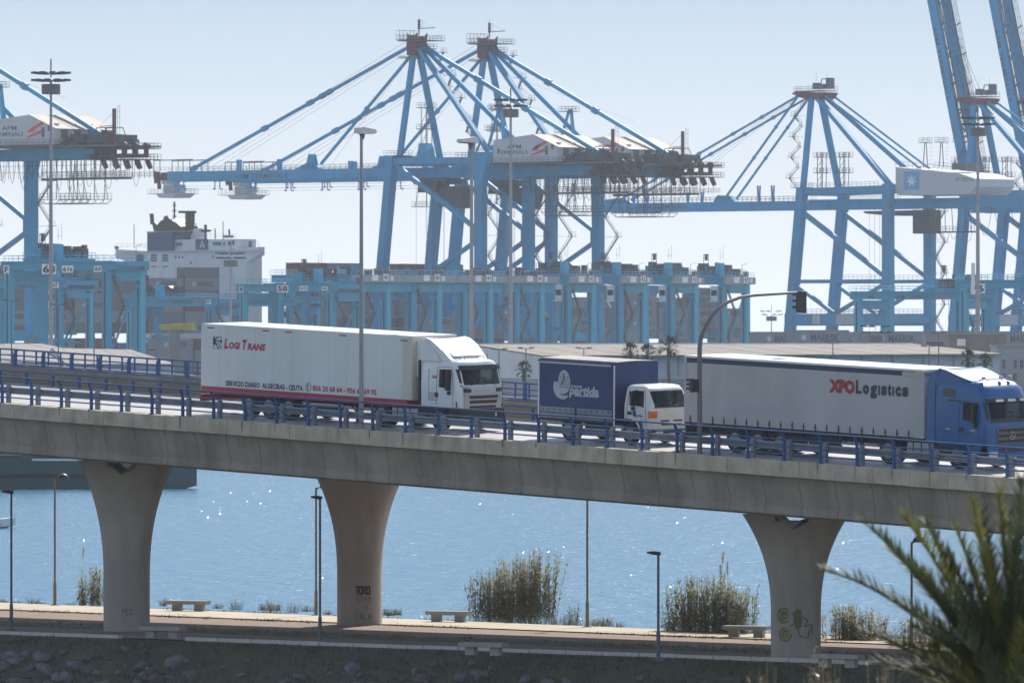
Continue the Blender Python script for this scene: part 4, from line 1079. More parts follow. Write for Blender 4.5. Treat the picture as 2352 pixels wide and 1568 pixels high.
mb.build('tank_strap', M['chassis'], xl)
for s in (-1, 1):
    wheel(xl, 11.6, s * 1.24, .51, .32, True); wheel(xl, MX + 1.25, s * 1.22, .51, .32)
chassis(xl, 11.0, MF - .4, name='tractor_chassis')

# wipers lying across the windscreens
for root, cb_, zb_, ys in ((lorry, cab, 2.0, (-.75, -.05, .6)), (van, nc, 1.62, (-.6, .15)), (xl, mc, 2.05, (-.75, -.05, .6))):
    for y in ys: lines(root, [[cb_.front(y, zb_ - .03, .03), cb_.front(y + .5, zb_ + .07, .03)], [cb_.front(y + .16, zb_ + .0, .035), cb_.front(y + .62, zb_ + .10, .025)]], .012, M['trim_black'], 'wiper')
# ================================================================== LAMPS, SIGNALS, BENCHES
def w_of(u, t):
    k = (u - U0) / F; x0 = P0.x + t * BC; y0 = P0.y - t * BS
    return (k * y0 - x0) / (BS - k * BC)
def h_of(v, t, w):
    Y = P0.y - t * BS + w * BC; return ZC + (V0 - v) * Y / F - (P0.z + bz(t, w))

def deck_lamp(u, w, vtop, label, sgn):
    t = t_of(u, w); g = bw(t, w, -.08); root = empty('street_lamp', g, BROT)
    tag(root, label, 'street lamp', 'tall lamps on the viaduct')
    H = h_of(vtop, t, w) + .08
    mb = MB(); mb.path([(0, 0, 0), (0, 0, H * .5), (0, 0, H - .1)], [.105, .085, .06], 12); mb.box(-.16, .16, -.16, .16, 0, .03); mb.box(-.06, .06, -.115, -.07, .5, .95)
    mb.build('pole', M['pole_grey'], root, smooth=40)
    mb = MB(); mb.lathe([(.05, -.22), (.10, -.12), (.12, 0), (.1, .02)], 12, (0, sgn * .05, H - .06)); mb.build('collar', M['pole_dark'], root, smooth=40)
    mb = MB(); a, b = -.26, .72
    pr = [(a, H - .02), (b - .0, H + .02), (b - .06, H + .16), (a + .16, H + .26), (a + .05, H + .22)]
    mb.prism([(sgn * y, z) for y, z in pr], (-.20, .20), 'x'); mb.build('lamp_head', M['lamp_white'], root)
    mb = MB(); mb.prism([(sgn * y, z) for y, z in [(-.05, H - .05), (b - .08, H - .02), (b - .05, H + .01), (-.08, H - .02)]], (-.16, .16), 'x'); mb.build('lens', M['pole_dark'], root)
    return root
deck_lamp(830, .62, 306, 'tall lamp with pale head pointing right in front of the white lorry trailer', 1)
deck_lamp(1083, 11.6, 328, 'tall lamp with pale head pointing left rising behind the white lorry cab', -1)

# traffic signal mast with a curved arm
tm = t_of(1607, .75); wm = .75
sig = empty('traffic_signal', bw(tm, wm, -.08), BROT); tag(sig, 'traffic signal mast with arched arm and black signal head behind the grey trailer', 'traffic light')
mb = MB(); pts = [(0, 0, 0), (0, 0, 2.2)]
arm = [(1607, 800), (1610, 775), (1620, 752), (1633, 729), (1650, 709), (1671, 694), (1699, 683), (1732, 678), (1781, 675), (1849, 671)]
apt = []
for u, v in arm:
    w = w_of(u, tm); apt.append((0, w - wm, h_of(v, tm, w) + .08 + bz(tm, w) - bz(tm, wm)))
apt[0] = (0, 0, apt[0][2])
mb.path(pts + apt, [.105, .10] + [.095, .09, .085, .082, .078, .074, .07, .066, .06, .055], 12); mb.box(-.22, .22, -.22, .22, 0, .04)
mb.build('mast', M['pole_dark'], sig, smooth=40)
def signal_head(root, y, ztop, hgt, plate=True):
    mb = MB(); mb.box(-.08, .10, y - .17, y + .17, ztop - hgt, ztop); 
    if plate: mb.box(.10, .13, y - .24, y + .24, ztop - hgt - .06, ztop + .06)
    o = mb.build('signal_head', M['trim_black'], root)
    for k in range(3):
        z = ztop - hgt * (k + .5) / 3; mb = MB()
        n = 10; ra = [(-.08, y + .125 * math.cos(a), z + .125 * math.sin(a)) for a in [math.pi * j / n for j in range(n + 1)]]; rb = [(-.34, p[1], p[2] + .01) for p in ra]
        for j in range(n): mb.add([ra[j], ra[j + 1], rb[j + 1], rb[j]], [(0, 1, 2, 3)])
        mb.build('visor', M['trim_black'], o)
        mb = MB(); mb.lathe([(.115, 0), (.08, .015)], 12); 
        me = mb.mesh('lens', M['glass_dark']); inst('lens', me, o, (-.085, y, z), (0, R(-90), 0))
    return o
we = w_of(1838, tm) - wm; signal_head(sig, we, apt[-1][2] - .02, .78)
zc = h_of(866, tm, wm); signal_head(sig, -.33, zc, .52, False)
mb = MB(); mb.tube((0, 0, zc - .1), (0, -.3, zc - .1), .03, 6); mb.tube((0, 0, zc - .42), (0, -.3, zc - .42), .03, 6); mb.build('bracket', M['pole_dark'], sig)

# promenade lamps
def path_lamp(u, vb, vtop, hu, label, kind, group):
    g = on_plane(u, vb, ZP + .05); s = F / g.y; H = (vb - vtop) / s; L = (hu - u) / s
    root = empty('promenade_lamp', g); tag(root, label, 'street lamp', group)
    m = M['pole_navy'] if kind == 'flat' else M['pole_tan']
    mb = MB(); mb.path([(0, 0, -.1), (0, 0, 1.1), (0, 0, 1.15), (0, 0, H)], [.085, .08, .055, .05], 10); mb.box(-.2, .2, -.2, .2, -.05, .03)
    mb.build('pole', m, root, smooth=40)
    mb = MB()
    if kind == 'flat':
        sg = 1 if L > 0 else -1
        rings = []
        for k in range(7):
            f = k / 6; x = sg * (-.10 + f * (abs(L) + .1)); r = .05 + .10 * math.sin(math.pi * min(1, .25 + f * .7)); z = H + .02 + .07 * f * abs(L) + (.02 * f)
            rings.append([(x, r * 1.2 * math.cos(a), z + r * .55 * math.sin(a)) for a in [2 * math.pi * j / 10 for j in range(10)]])
        mb.loft(rings, True, True)
    else:
        mb.path([(0, 0, H - .12), (.03, 0, H - .02), (.12, 0, H + .0)], .04, 8)
        n = 9; prof = [(.26 * math.cos(math.pi / 2 * k / n), .22 * math.sin(math.pi / 2 * k / n)) for k in range(n)] + [(.01, .22)]
        mb.lathe([(.24, -.03)] + prof, 16, (L, 0, H + .02))
    mb.build('lamp_head', M['pole_black'], root, smooth=50)
    return root
mat('pole_navy', (.07, .085, .12), .5, var=.15, scale=3); mat('pole_tan', (.23, .18, .12), .6, var=.2, scale=3); mat('pole_black', (.03, .033, .04), .5)
gl, gd = 'flat headed lamps along the near kerb', 'dome headed lamps along the waterside path'
path_lamp(26, 1444, 1131, 4, 'dark slim lamp at the far left end of the kerb', 'flat', gl)
path_lamp(735, 1477, 1144, 714, 'dark slim lamp beside the graffiti pier at the near kerb', 'flat', gl)
path_lamp(1512, 1514, 1272, 1486, 'dark slim lamp in front of the reed bed near the right pier', 'flat', gl)
path_lamp(126, 1389, 1098, 145, 'tan lamp with black dome head left of the first pier', 'dome', gd)
path_lamp(726, 1412, 1120, 746, 'tan lamp hidden behind the slim dark lamp beside the graffiti pier', 'dome', gd)
path_lamp(1349, 1439, 1128, 1370, 'tan lamp standing alone between the two reed beds', 'dome', gd)
path_lamp(2094, 1484, 1244, 2110, 'tan lamp with black dome head behind the palm fronds', 'dome', gd)

# concrete benches
mat('bench_stone', (.36, .34, .31), .9, var=.15, scale=2, bump=.2, dirt=(.22, .2, .18), dscale=2, damt=.5)
pang = math.atan2((F1 - F0).y, (F1 - F0).x)
def bench(u, vb, label, group, ang=None):
    g = on_plane(u, vb, ZP + (.05 if 'water' in group else 0.0)); root = empty('bench', g, R(-22) if ang is None else R(-28)); tag(root, label, 'bench', group)
    mb = MB(); mb.box(-1.02, 1.02, -.33, .33, .33, .49); mb.box(-1.0, 1.0, -.31, .31, .31, .34); mb.build('seat', M['bench_stone'], root)
    for x in (-.58, .58):
        mb = MB(); mb.box(x - .21, x + .21, -.17, .17, -.03, .32); mb.build('leg', M['bench_stone'], root)
    return root
gw, gk = 'stone benches on the waterside path', 'stone benches along the near kerb'
bench(433, 1402, 'stone bench on the sunny path just right of the first pier', gw)
bench(1030, 1427, 'stone bench on the sunny path left of the tall reed bed', gw)
bench(1715, 1462, 'stone bench on the sunny path left of the pier with yellow graffiti', gw)
bench(374, 1464, 'stone bench in shade at the kerb right of the first pier foot', gk, kang)
bench(1111, 1502, 'stone bench in shade standing on the kerb below the middle of the bridge', gk, kang)
bench(1925, 1530, 'stone bench in shade at the kerb beside the palm', gk, kang)

# ================================================================== PLANTS
mat('reed_stalk', (.22, .165, .09), .8, var=.3, scale=2)
def leaf_mat(name, col, tr=.35, rough=.4):
    m = bpy.data.materials.new(name); m.use_nodes = True; nt = m.node_tree; N = nt.nodes; L = nt.links; N.clear()
    o = N.new('ShaderNodeOutputMaterial'); mx = N.new('ShaderNodeMixShader'); p = N.new('ShaderNodeBsdfPrincipled'); t = N.new('ShaderNodeBsdfTranslucent')
    g = N.new('ShaderNodeNewGeometry'); n = N.new('ShaderNodeTexNoise'); n.inputs['Scale'].default_value = 1.3; n.inputs['Detail'].default_value = 4; L.new(g.outputs['Position'], n.inputs['Vector'])
    r = N.new('ShaderNodeValToRGB'); e = r.color_ramp.elements; c = Vector(col); e[0].position = .32; e[1].position = .7; e[0].color = (*(c * .55), 1); e[1].color = (*(c * 1.5), 1)
    L.new(n.outputs['Fac'], r.inputs[0]); L.new(r.outputs[0], p.inputs['Base Color']); L.new(r.outputs[0], t.inputs[0])
    p.inputs['Roughness'].default_value = rough; p.inputs['Specular IOR Level'].default_value = .5 if rough < .55 else .15; mx.inputs[0].default_value = tr; L.new(p.outputs[0], mx.inputs[1]); L.new(t.outputs[0], mx.inputs[2]); L.new(mx.outputs[0], o.inputs[0]); MATS[name] = m
leaf_mat('reed_leaf', (.22, .24, .06), .5, .56); leaf_mat('reed_leaf_dry', (.37, .28, .13), .5, .56); leaf_mat('plume', (.34, .25, .18), .5, .8)
leaf_mat('palm_leaf', (.115, .12, .034), .28, .6); leaf_mat('palm_leaf_green', (.06, .082, .045), .25, .6); leaf_mat('bush_leaf', (.075, .07, .035), .3, .4)

def blade(mb, p, d, L, w, droop, n=3):
    """narrow leaf arching over: p root, d direction"""
    d = Vector(d).normalized(); s = d.cross(Vector((0, 0, 1))); s = s.normalized() if s.length > 1e-3 else Vector((1, 0, 0)); q = Vector(p); i0 = len(mb.v); k = 0
    for i in range(n + 1):
        f = i / n; ww = w * (1 - f) * (.6 + .4 * min(1, f * 4)) if i else w * .6
        if i < n: mb.v.extend([tuple(q - s * ww), tuple(q + s * ww)])
        else: mb.v.append(tuple(q))
        q = q + d * (L / n); d = (d + Vector((0, 0, -droop / n))).normalized()
    for i in range(n - 1): mb.f.append((i0 + 2 * i, i0 + 2 * i + 1, i0 + 2 * i + 3, i0 + 2 * i + 2)); mb.m.append(mb.mi)
    mb.f.append((i0 + 2 * (n - 1), i0 + 2 * (n - 1) + 1, i0 + 2 * n)); mb.m.append(mb.mi)

def reed_clump(u0, u1, vb, profile, n, label, seed, plumes=(), depth=1.6, dry=.45, leafstart=.25):
    """profile(f)-> height in m at the fraction f across"""
    rnd = random.Random(seed); g = on_plane((u0 + u1) / 2, vb, ZP); s = F / g.y; W = (u1 - u0) / s
    root = empty('reed_bed', g, pang); tag(root, label, 'reeds', 'reed beds by the water')
    st, lf, dr, pl = MB(), MB(), MB(), MB()
    def stalk(x, y, h, lean, plume=False):
        p = Vector((x, y, -.25)); top = Vector((x + lean * h, y + rnd.gauss(0, .05) * h, h)); mid = p.lerp(top, .5) - Vector((lean * h * .18, 0, 0))
        st.path([p, mid, top], [.010, .008, .004], 3)
        k = int(h * rnd.uniform(11, 16)); a0 = rnd.uniform(0, 6.28)
        for j in range(k):
            f = leafstart * rnd.uniform(.3, 1) + (1 - leafstart) * (j + rnd.random()) / k
            f = min(.99, f); q = p.lerp(mid, f * 2) if f < .5 else mid.lerp(top, f * 2 - 1)
            a = a0 + j * 2.4 + rnd.gauss(0, .5); el = rnd.uniform(-.1, 1.0) if f > .6 else rnd.uniform(-.5, .7)
            d = Vector((math.cos(a) * math.cos(el), math.sin(a) * math.cos(el), math.sin(el)))
            isdry = rnd.random() < (dry + (.35 if f < .35 else 0))
            blade(dr if isdry else lf, q, d, rnd.uniform(.25, .70) * (1.15 - .5 * f), rnd.uniform(.022, .048), rnd.uniform(.7, 2.2))
        if plume:
            for j in range(70):
                a = rnd.uniform(0, 6.28); f = rnd.random(); q = top + Vector((lean * .4 * f, 0, f * .55 - .05)); r = .10 * math.sin(math.pi * (.12 + .8 * f))
                d = Vector((math.cos(a), math.sin(a), 1.6)); blade(pl, q, d, .10 + r * 1.3, .012, .5, 2)
    for i in range(int(n * 1.5)):
        f = min(1, max(0, rnd.random() + rnd.gauss(0, .02))); h = profile(f) * (1.03 - .6 * rnd.random() ** 1.6)
        stalk((f - .5) * W, rnd.uniform(-depth / 2, depth / 2), h, rnd.gauss(0, .10) + (f - .5) * .2)
    for f, h in plumes: stalk((f - .5) * W, 0, h, rnd.gauss(0, .03), True)
    st.build('stalk', M['reed_stalk'], root); lf.build('foliage', M['reed_leaf'], root); dr.build('dry_foliage', M['reed_leaf_dry'], root)
    if pl.v: pl.build('plume', M['plume'], root)
    return root
def lerp_prof(pts):
    def f(x):
        for (a, b), (c, d) in zip(pts, pts[1:]):
            if x <= c: return b + (d - b) * (x - a) / (c - a)
        return pts[-1][1]
    return f
reed_clump(176, 243, 1388, lerp_prof([(0, 1.2), (.3, 1.5), (.6, 2.0), (1, 1.9)]), 34, 'small sparse clump of reeds behind the left edge of the first pier', 1, [(.0, 2.25)], 1.0)
reed_clump(1060, 1300, 1424, lerp_prof([(0, 2.0), (.15, 2.3), (.28, 2.7), (.4, 2.9), (.55, 3.0), (.62, 2.7), (.75, 3.3), (.9, 3.45), (1, 3.0)]), 165, 'tall dense reed bed between the graffiti pier and the lone lamp', 2, [], 1.5)
reed_clump(1500, 1762, 1452, lerp_prof([(0, 1.3), (.08, 1.9), (.2, 2.6), (.3, 2.4), (.45, 2.7), (.6, 2.5), (.8, 2.2), (1, 2.0)]), 170, 'wide reed bed with pale plumes left of the pier with yellow graffiti', 3, [(.58, 3.05), (.63, 2.45), (.78, 2.6)], 1.5, .3)
reed_clump(1886, 2040, 1470, lerp_prof([(0, 1.3), (.3, 1.7), (.5, 1.3), (.8, 1.5), (1, 1.1)]), 95, 'low brown reed bed between the right pier and the palm', 4, [], 1.2, .6)
reed_clump(2040, 2200, 1480, lerp_prof([(0, 1.0), (.3, 1.2), (.6, 1.0), (1, 1.2)]), 60, 'low reed bed half hidden behind the palm fronds', 5, [], 1.2, .5)
# fallen reeds right of the tall bed
reed_clump(1300, 1345, 1432, lerp_prof([(0, .9), (.5, 1.1), (1, .6)]), 7, 'few bent reeds leaning beside the lone lamp', 6, [], .5, .2)

def tuft(u, v, h, wd, label, seed, m='grass_dry', n=60):
    rnd = random.Random(seed); g = on_plane(u, v, ZP); root = MB()
    for i in range(n):
        a = rnd.uniform(0, 6.28); r = wd * math.sqrt(rnd.random()) * .35; el = rnd.uniform(.75, 1.5)
        blade(root, (r * math.cos(a), r * math.sin(a), -.03), (math.cos(a) * math.cos(el), math.sin(a) * math.cos(el), math.sin(el)), h * rnd.uniform(.5, 1), .012, .25, 2)
    o = root.build('grass_tuft', M[m], loc=g); tag(o, label, 'grass tuft', 'grass tufts along the water edge')
leaf_mat('tuft_leaf', (.14, .115, .06), .35, .6)
where = 'left edge of the picture,left edge lamp,tan lamp left of the first pier,first pier right side,sunny stone bench,first small bush,twin tufts left,twin tufts right,slim lamp pair,graffiti pier right side,lone lamp left,lone lamp foot,lone lamp right,reed bed left end,wide gap beside lone lamp'.split(',')
for i, (u, v, h, wd) in enumerate(((4, 1384, .35, .6), (76, 1388, .62, .9), (160, 1391, .3, .8), (375, 1390, .55, .5), (500, 1396, .4, .8), (541, 1399, .75, 1.0), (625, 1404, .82, 1.4), (672, 1406, .68, 1.0), (752, 1410, .3, .7), (895, 1412, .35, .8), (1280, 1430, .5, 1.1), (1308, 1433, .75, .9), (1372, 1440, .65, .8), (1392, 1437, .7, .9), (1420, 1441, .45, .9))):
    tuft(u, v, h, wd, 'dry grass tuft at the water edge near the ' + where[i], 40 + i, 'tuft_leaf', 75)
def flowers(u0, u1, v, n, label, seed):
    rnd = random.Random(seed); g = on_plane((u0 + u1) / 2, v, ZP); s = F / g.y; mb = MB(); gr = MB()
    for i in range(n):
        x = rnd.uniform(-.5, .5) * (u1 - u0) / s; y = rnd.uniform(-.3, .3); h = rnd.uniform(.1, .3); r = rnd.uniform(.02, .035)
        gr.tube((x, y, 0), (x, y, h), .006, 3); mb.lathe([(.003, 0), (r, .012), (r, .02), (.003, .015)], 5, (x, y, h))
        blade(gr, (x, y, 0), (rnd.gauss(0, 1), rnd.gauss(0, 1), 1), .18, .02, 1, 2)
    root = empty('flower_patch', g); mb.build('blossoms', M['flower_yellow'], root); gr.build('foliage', M['grass_olive'], root); tag(root, label, 'flowers', 'yellow flowers by the water')
flowers(592, 644, 1401, 90, 'yellow flowers below the big grass tuft left of the lamp pair', 1)
flowers(692, 722, 1404, 40, 'few yellow flowers left of the lamp pair', 2)
flowers(878, 925, 1412, 90, 'yellow flowers right of the graffiti pier', 3)
flowers(1330, 1400, 1436, 50, 'yellow flowers around the foot of the lone lamp', 4)

# ------------------------------------------------------------------ palm in the near right corner
def ground_z(x, y):
    best = None
    d = (prom(0, 0) - Vector((x, y, ZP))).dot(-down); return ZP + slope_z(max(0, d))
def frond(mats, base, d0, L, droop, seed, leaf=.40, pairs=46, side=None):
    rnd = random.Random(seed); rb, lf = MB(), MB(); p = Vector(base); d = Vector(d0).normalized(); pts = [p.copy()]; n = 14; dirs = [d.copy()]
    for i in range(n):
        p = p + d * (L / n); d = (d + Vector((0, 0, -droop / n * (.4 + 1.2 * i / n)))).normalized(); pts.append(p.copy()); dirs.append(d.copy())
    rb.path(pts, [.03 * (1 - .85 * i / n) + .004 for i in range(n + 1)], 5)
    up = Vector((0, 0, 1))
    for j in range(pairs):
        f = .12 + .88 * (j + .5) / pairs; k = min(n - 1, int(f * n)); q = pts[k].lerp(pts[k + 1], f * n - k); dd = dirs[k]
        s = dd.cross(up).normalized(); nn = s.cross(dd).normalized(); l = leaf * (1 - .62 * f) * min(1, .45 + f * 2.6) * rnd.uniform(.85, 1.15)
        for sg in (-1, 1):
            v = dd * rnd.uniform(.9, 1.4) + s * sg * rnd.uniform(.5, .8) + nn * rnd.uniform(-.75, .95)
            blade(lf, q, v, l, .017, rnd.uniform(.1, .5), 2)
    return rb, lf
PY = 82.0
pc = at(2335, 1650, PY); gz_ = ground_z(pc.x, pc.y)
palm = empty('palm_tree', (pc.x, pc.y, gz_)); tag(palm, 'feathery palm with long arching fronds close to the camera at right', 'palm')
mb = MB(); hh = pc.z - gz_
mb.path([(0, 0, -.4), (0, 0, hh * .5), (0, 0, hh)], [.32, .27, .3], 12)
for k in range(40):
    a = k * 2.4; z = hh * k / 40; mb.beam((.25 * math.cos(a), .25 * math.sin(a), z), (.36 * math.cos(a), .36 * math.sin(a), z + .14), .12, .04)
mb.build('trunk', M['bark'], palm)
tips = [((1988, 1228), .55, 0), ((2078, 1216), .50, 1), ((2132, 1228), .42, 0), ((2200, 1190), .35, 1), ((2236, 1130), .25, 1), ((2296, 1110), .2, 1), ((2345, 1080), .15, 0), ((2400, 1060), .2, 1),
        ((1893, 1340), .85, 0), ((1985, 1478), .75, 1), ((2060, 1400), .6, 0), ((2110, 1330), .55, 1), ((2165, 1360), .5, 0), ((2230, 1270), .4, 1), ((2270, 1230), .3, 0), ((2010, 1545), .6, 0), ((2080, 1500), .6, 1), ((2150, 1450), .4, 0), ((2310, 1240), .25, 1), ((2210, 1330), .4, 0), ((2250, 1200), .35, 0), ((2340, 1190), .2, 0), ((2285, 1320), .2, 1), ((2370, 1160), .25, 0),
        ((2120, 1540), .5, 1), ((2200, 1420), .4, 0), ((2255, 1390), .3, 1), ((2330, 1330), .15, 0), ((2300, 1420), .15, 1), ((2240, 1480), .3, 0), ((2180, 1560), .4, 0), ((2350, 1400), .1, 1), ((2420, 1240), .3, 1), ((2440, 1330), .3, 0), ((2050, 1290), .55, 1), ((2175, 1290), .4, 0), ((2100, 1460), .5, 0), ((2260, 1160), .25, 0), ((2320, 1150), .2, 1), ((2040, 1500), .6, 0), ((2140, 1500), .4, 1), ((2230, 1400), .3, 0), ((2290, 1490), .2, 0), ((2350, 1480), .1, 0), ((2060, 1555), .5, 1), ((2330, 1260), .2, 0)]
rnd = random.Random(8)
for i, ((u, v), dr, kind) in enumerate(tips):
    if u > 2190: v += 50
    tip = at(u, v, PY + rnd.uniform(-.9, .9)) - Vector((pc.x, pc.y, gz_)); b = Vector((rnd.gauss(0, .10), rnd.gauss(0, .10), hh - rnd.uniform(-.05, .2)))
    d = tip - b; L = d.length * 1.06; d0 = d.normalized() + Vector((0, 0, dr * .48))
    rb, lf = frond(None, b, d0, L, dr, 100 + i, pairs=int(28 + L * 40), leaf=.46)
    fr = lf.build('frond', M['palm_leaf'] if kind else M['palm_leaf_green'], palm); rb.build('midrib', M['palm_leaf'], fr)
for i in range(16):       # fronds that leave the picture
    a = rnd.uniform(-1.6, 1.7); d0 = Vector((math.cos(a), math.sin(a), rnd.uniform(.1, 1.3)))
    rb, lf = frond(None, (0, 0, hh), d0, rnd.uniform(1.6, 2.4), rnd.uniform(.6, 1.2), 200 + i, pairs=80)
    fr = lf.build('frond', M['palm_leaf'] if i % 2 else M['palm_leaf_green'], palm); rb.build('midrib', M['palm_leaf'], fr)

# dry scrub in front of the palm
def scrub(u, v, Y, rad, label, seed, n=420, dry=.5):
    rnd = random.Random(seed); c = at(u, v, Y); gz = ground_z(c.x, c.y); root = empty('shrub', (c.x, c.y, gz)); H = c.z - gz; tag(root, label, 'shrub', 'dry shrubs on the near slope')
    tw, lf, dl = MB(), MB(), MB()
    for i in range(n):
        a = rnd.uniform(0, 6.28); r = rad * math.sqrt(rnd.random()); x, y = r * math.cos(a), r * .6 * math.sin(a); top = Vector((x, y, H * (1 - .35 * (r / rad) ** 2) * rnd.uniform(.78, 1.03)))
        st = Vector((x * .25, y * .25, 0)).lerp(top, .25); tw.path([st, st.lerp(top, .5) + Vector((rnd.gauss(0, .06), 0, 0)), top], [.008, .006, .003], 3)
        for j in range(16):
            q = st.lerp(top, rnd.uniform(.45, 1)); b = rnd.uniform(0, 6.28); e = rnd.uniform(-.3, 1.2)
            blade(dl if rnd.random() < dry else lf, q, (math.cos(b) * math.cos(e), math.sin(b) * math.cos(e), math.sin(e)), rnd.uniform(.07, .18), rnd.uniform(.010, .018), .3, 2)
    tw.build('twigs', M['reed_stalk'], root); lf.build('foliage', M['bush_leaf'], root); dl.build('dry_foliage', M['reed_leaf_dry'], root)
scrub(1760, 1522, 96, .62, 'dry twiggy shrub at the bottom edge below the right pier', 1)
scrub(1890, 1498, 94, .66, 'dry twiggy shrub just left of the palm fronds', 2)
scrub(2030, 1510, 92, .6, 'olive shrub under the lowest palm fronds', 3, dry=.35)
scrub(2160, 1490, 93, .62, 'dark shrub beneath the middle of the palm', 4, dry=.25)
# ================================================================== SHIP-TO-SHORE CRANES
TH = R(39.0); TC, TS = math.cos(TH), math.sin(TH)
class Frame:
    """crane axes: b towards the land (right), q along the quay (right and away), z up from the quay"""
    def __init__(s, u, Y, th=TH):
        s.X = (u - U0) * Y / F; s.Y = Y; s.c = math.cos(th); s.s = math.sin(th); s.th = th
    def loc(s): return (s.X, s.Y, ZQ)
    def __call__(s, u, v, q):
        k = (u - U0) / F; b = (k * (s.Y + q * s.c) - s.X - q * s.s) / (s.c + k * s.s)
        Y = s.Y - b * s.s + q * s.c; return Vector((b, q, ZC + (V0 - v) * Y / F - ZQ))
CB, CD, CR, CS = M['crane_blue'], M['crane_dark'], M['crane_red'], M['crane_steel']

def beam_part(root, name, p, q, w, h, m=None, **k):
    mb = MB(); mb.beam(p, q, w, h, **k); return mb.build(name, m or CB, root)
def zigzag(root, p, q, side, name='stairs', run=3.2, n=7):
    """flights of stairs with landings climbing from p to q; side = offset direction"""
    mb = MB(); p = Vector(p); q = Vector(q); side = Vector(side).normalized()
    for i in range(n):
        a = p.lerp(q, i / n); b = p.lerp(q, (i + 1) / n); s0 = .5 if i % 2 == 0 else run; s1 = run if i % 2 == 0 else .5
        A = a + side * s0; B = b + side * s1
        mb.beam(A, B, .5, .09); mb.tube(A + Vector((0, 0, 1)), B + Vector((0, 0, 1)), .045, 4); mb.tube(A + Vector((0, 0, .5)), B + Vector((0, 0, .5)), .035, 4)
        L0 = b + side * (s1 - 1.0 * (1 if s1 > 1 else -.2)); L1 = b + side * (s1 + .9)
        mb.beam(L0, L1, 1.1, .12); mb.rail([L0, L1], 1.1, .04, .8)
        mb.tube(b, L0, .05, 4)
    return mb.build(name, CS, root)
def platform(mb, c, dx, dy, h=1.1, r=.045, step=1.2):
    c = Vector(c); mb.box(c.x - dx, c.x + dx, c.y - dy, c.y + dy, c.z - .16, c.z)
    mb.rail([c + Vector((a * dx, b * dy, 0)) for a, b in ((-1, -1), (1, -1), (1, 1), (-1, 1), (-1, -1))], h, r, step)
def hang_cable(mb, p, q, drop, r=.05, n=8):
    p = Vector(p); q = Vector(q)
    mb.path([p.lerp(q, i / n) - Vector((0, 0, drop * (1 - (2 * i / n - 1) ** 2))) for i in range(n + 1)], r, 4)

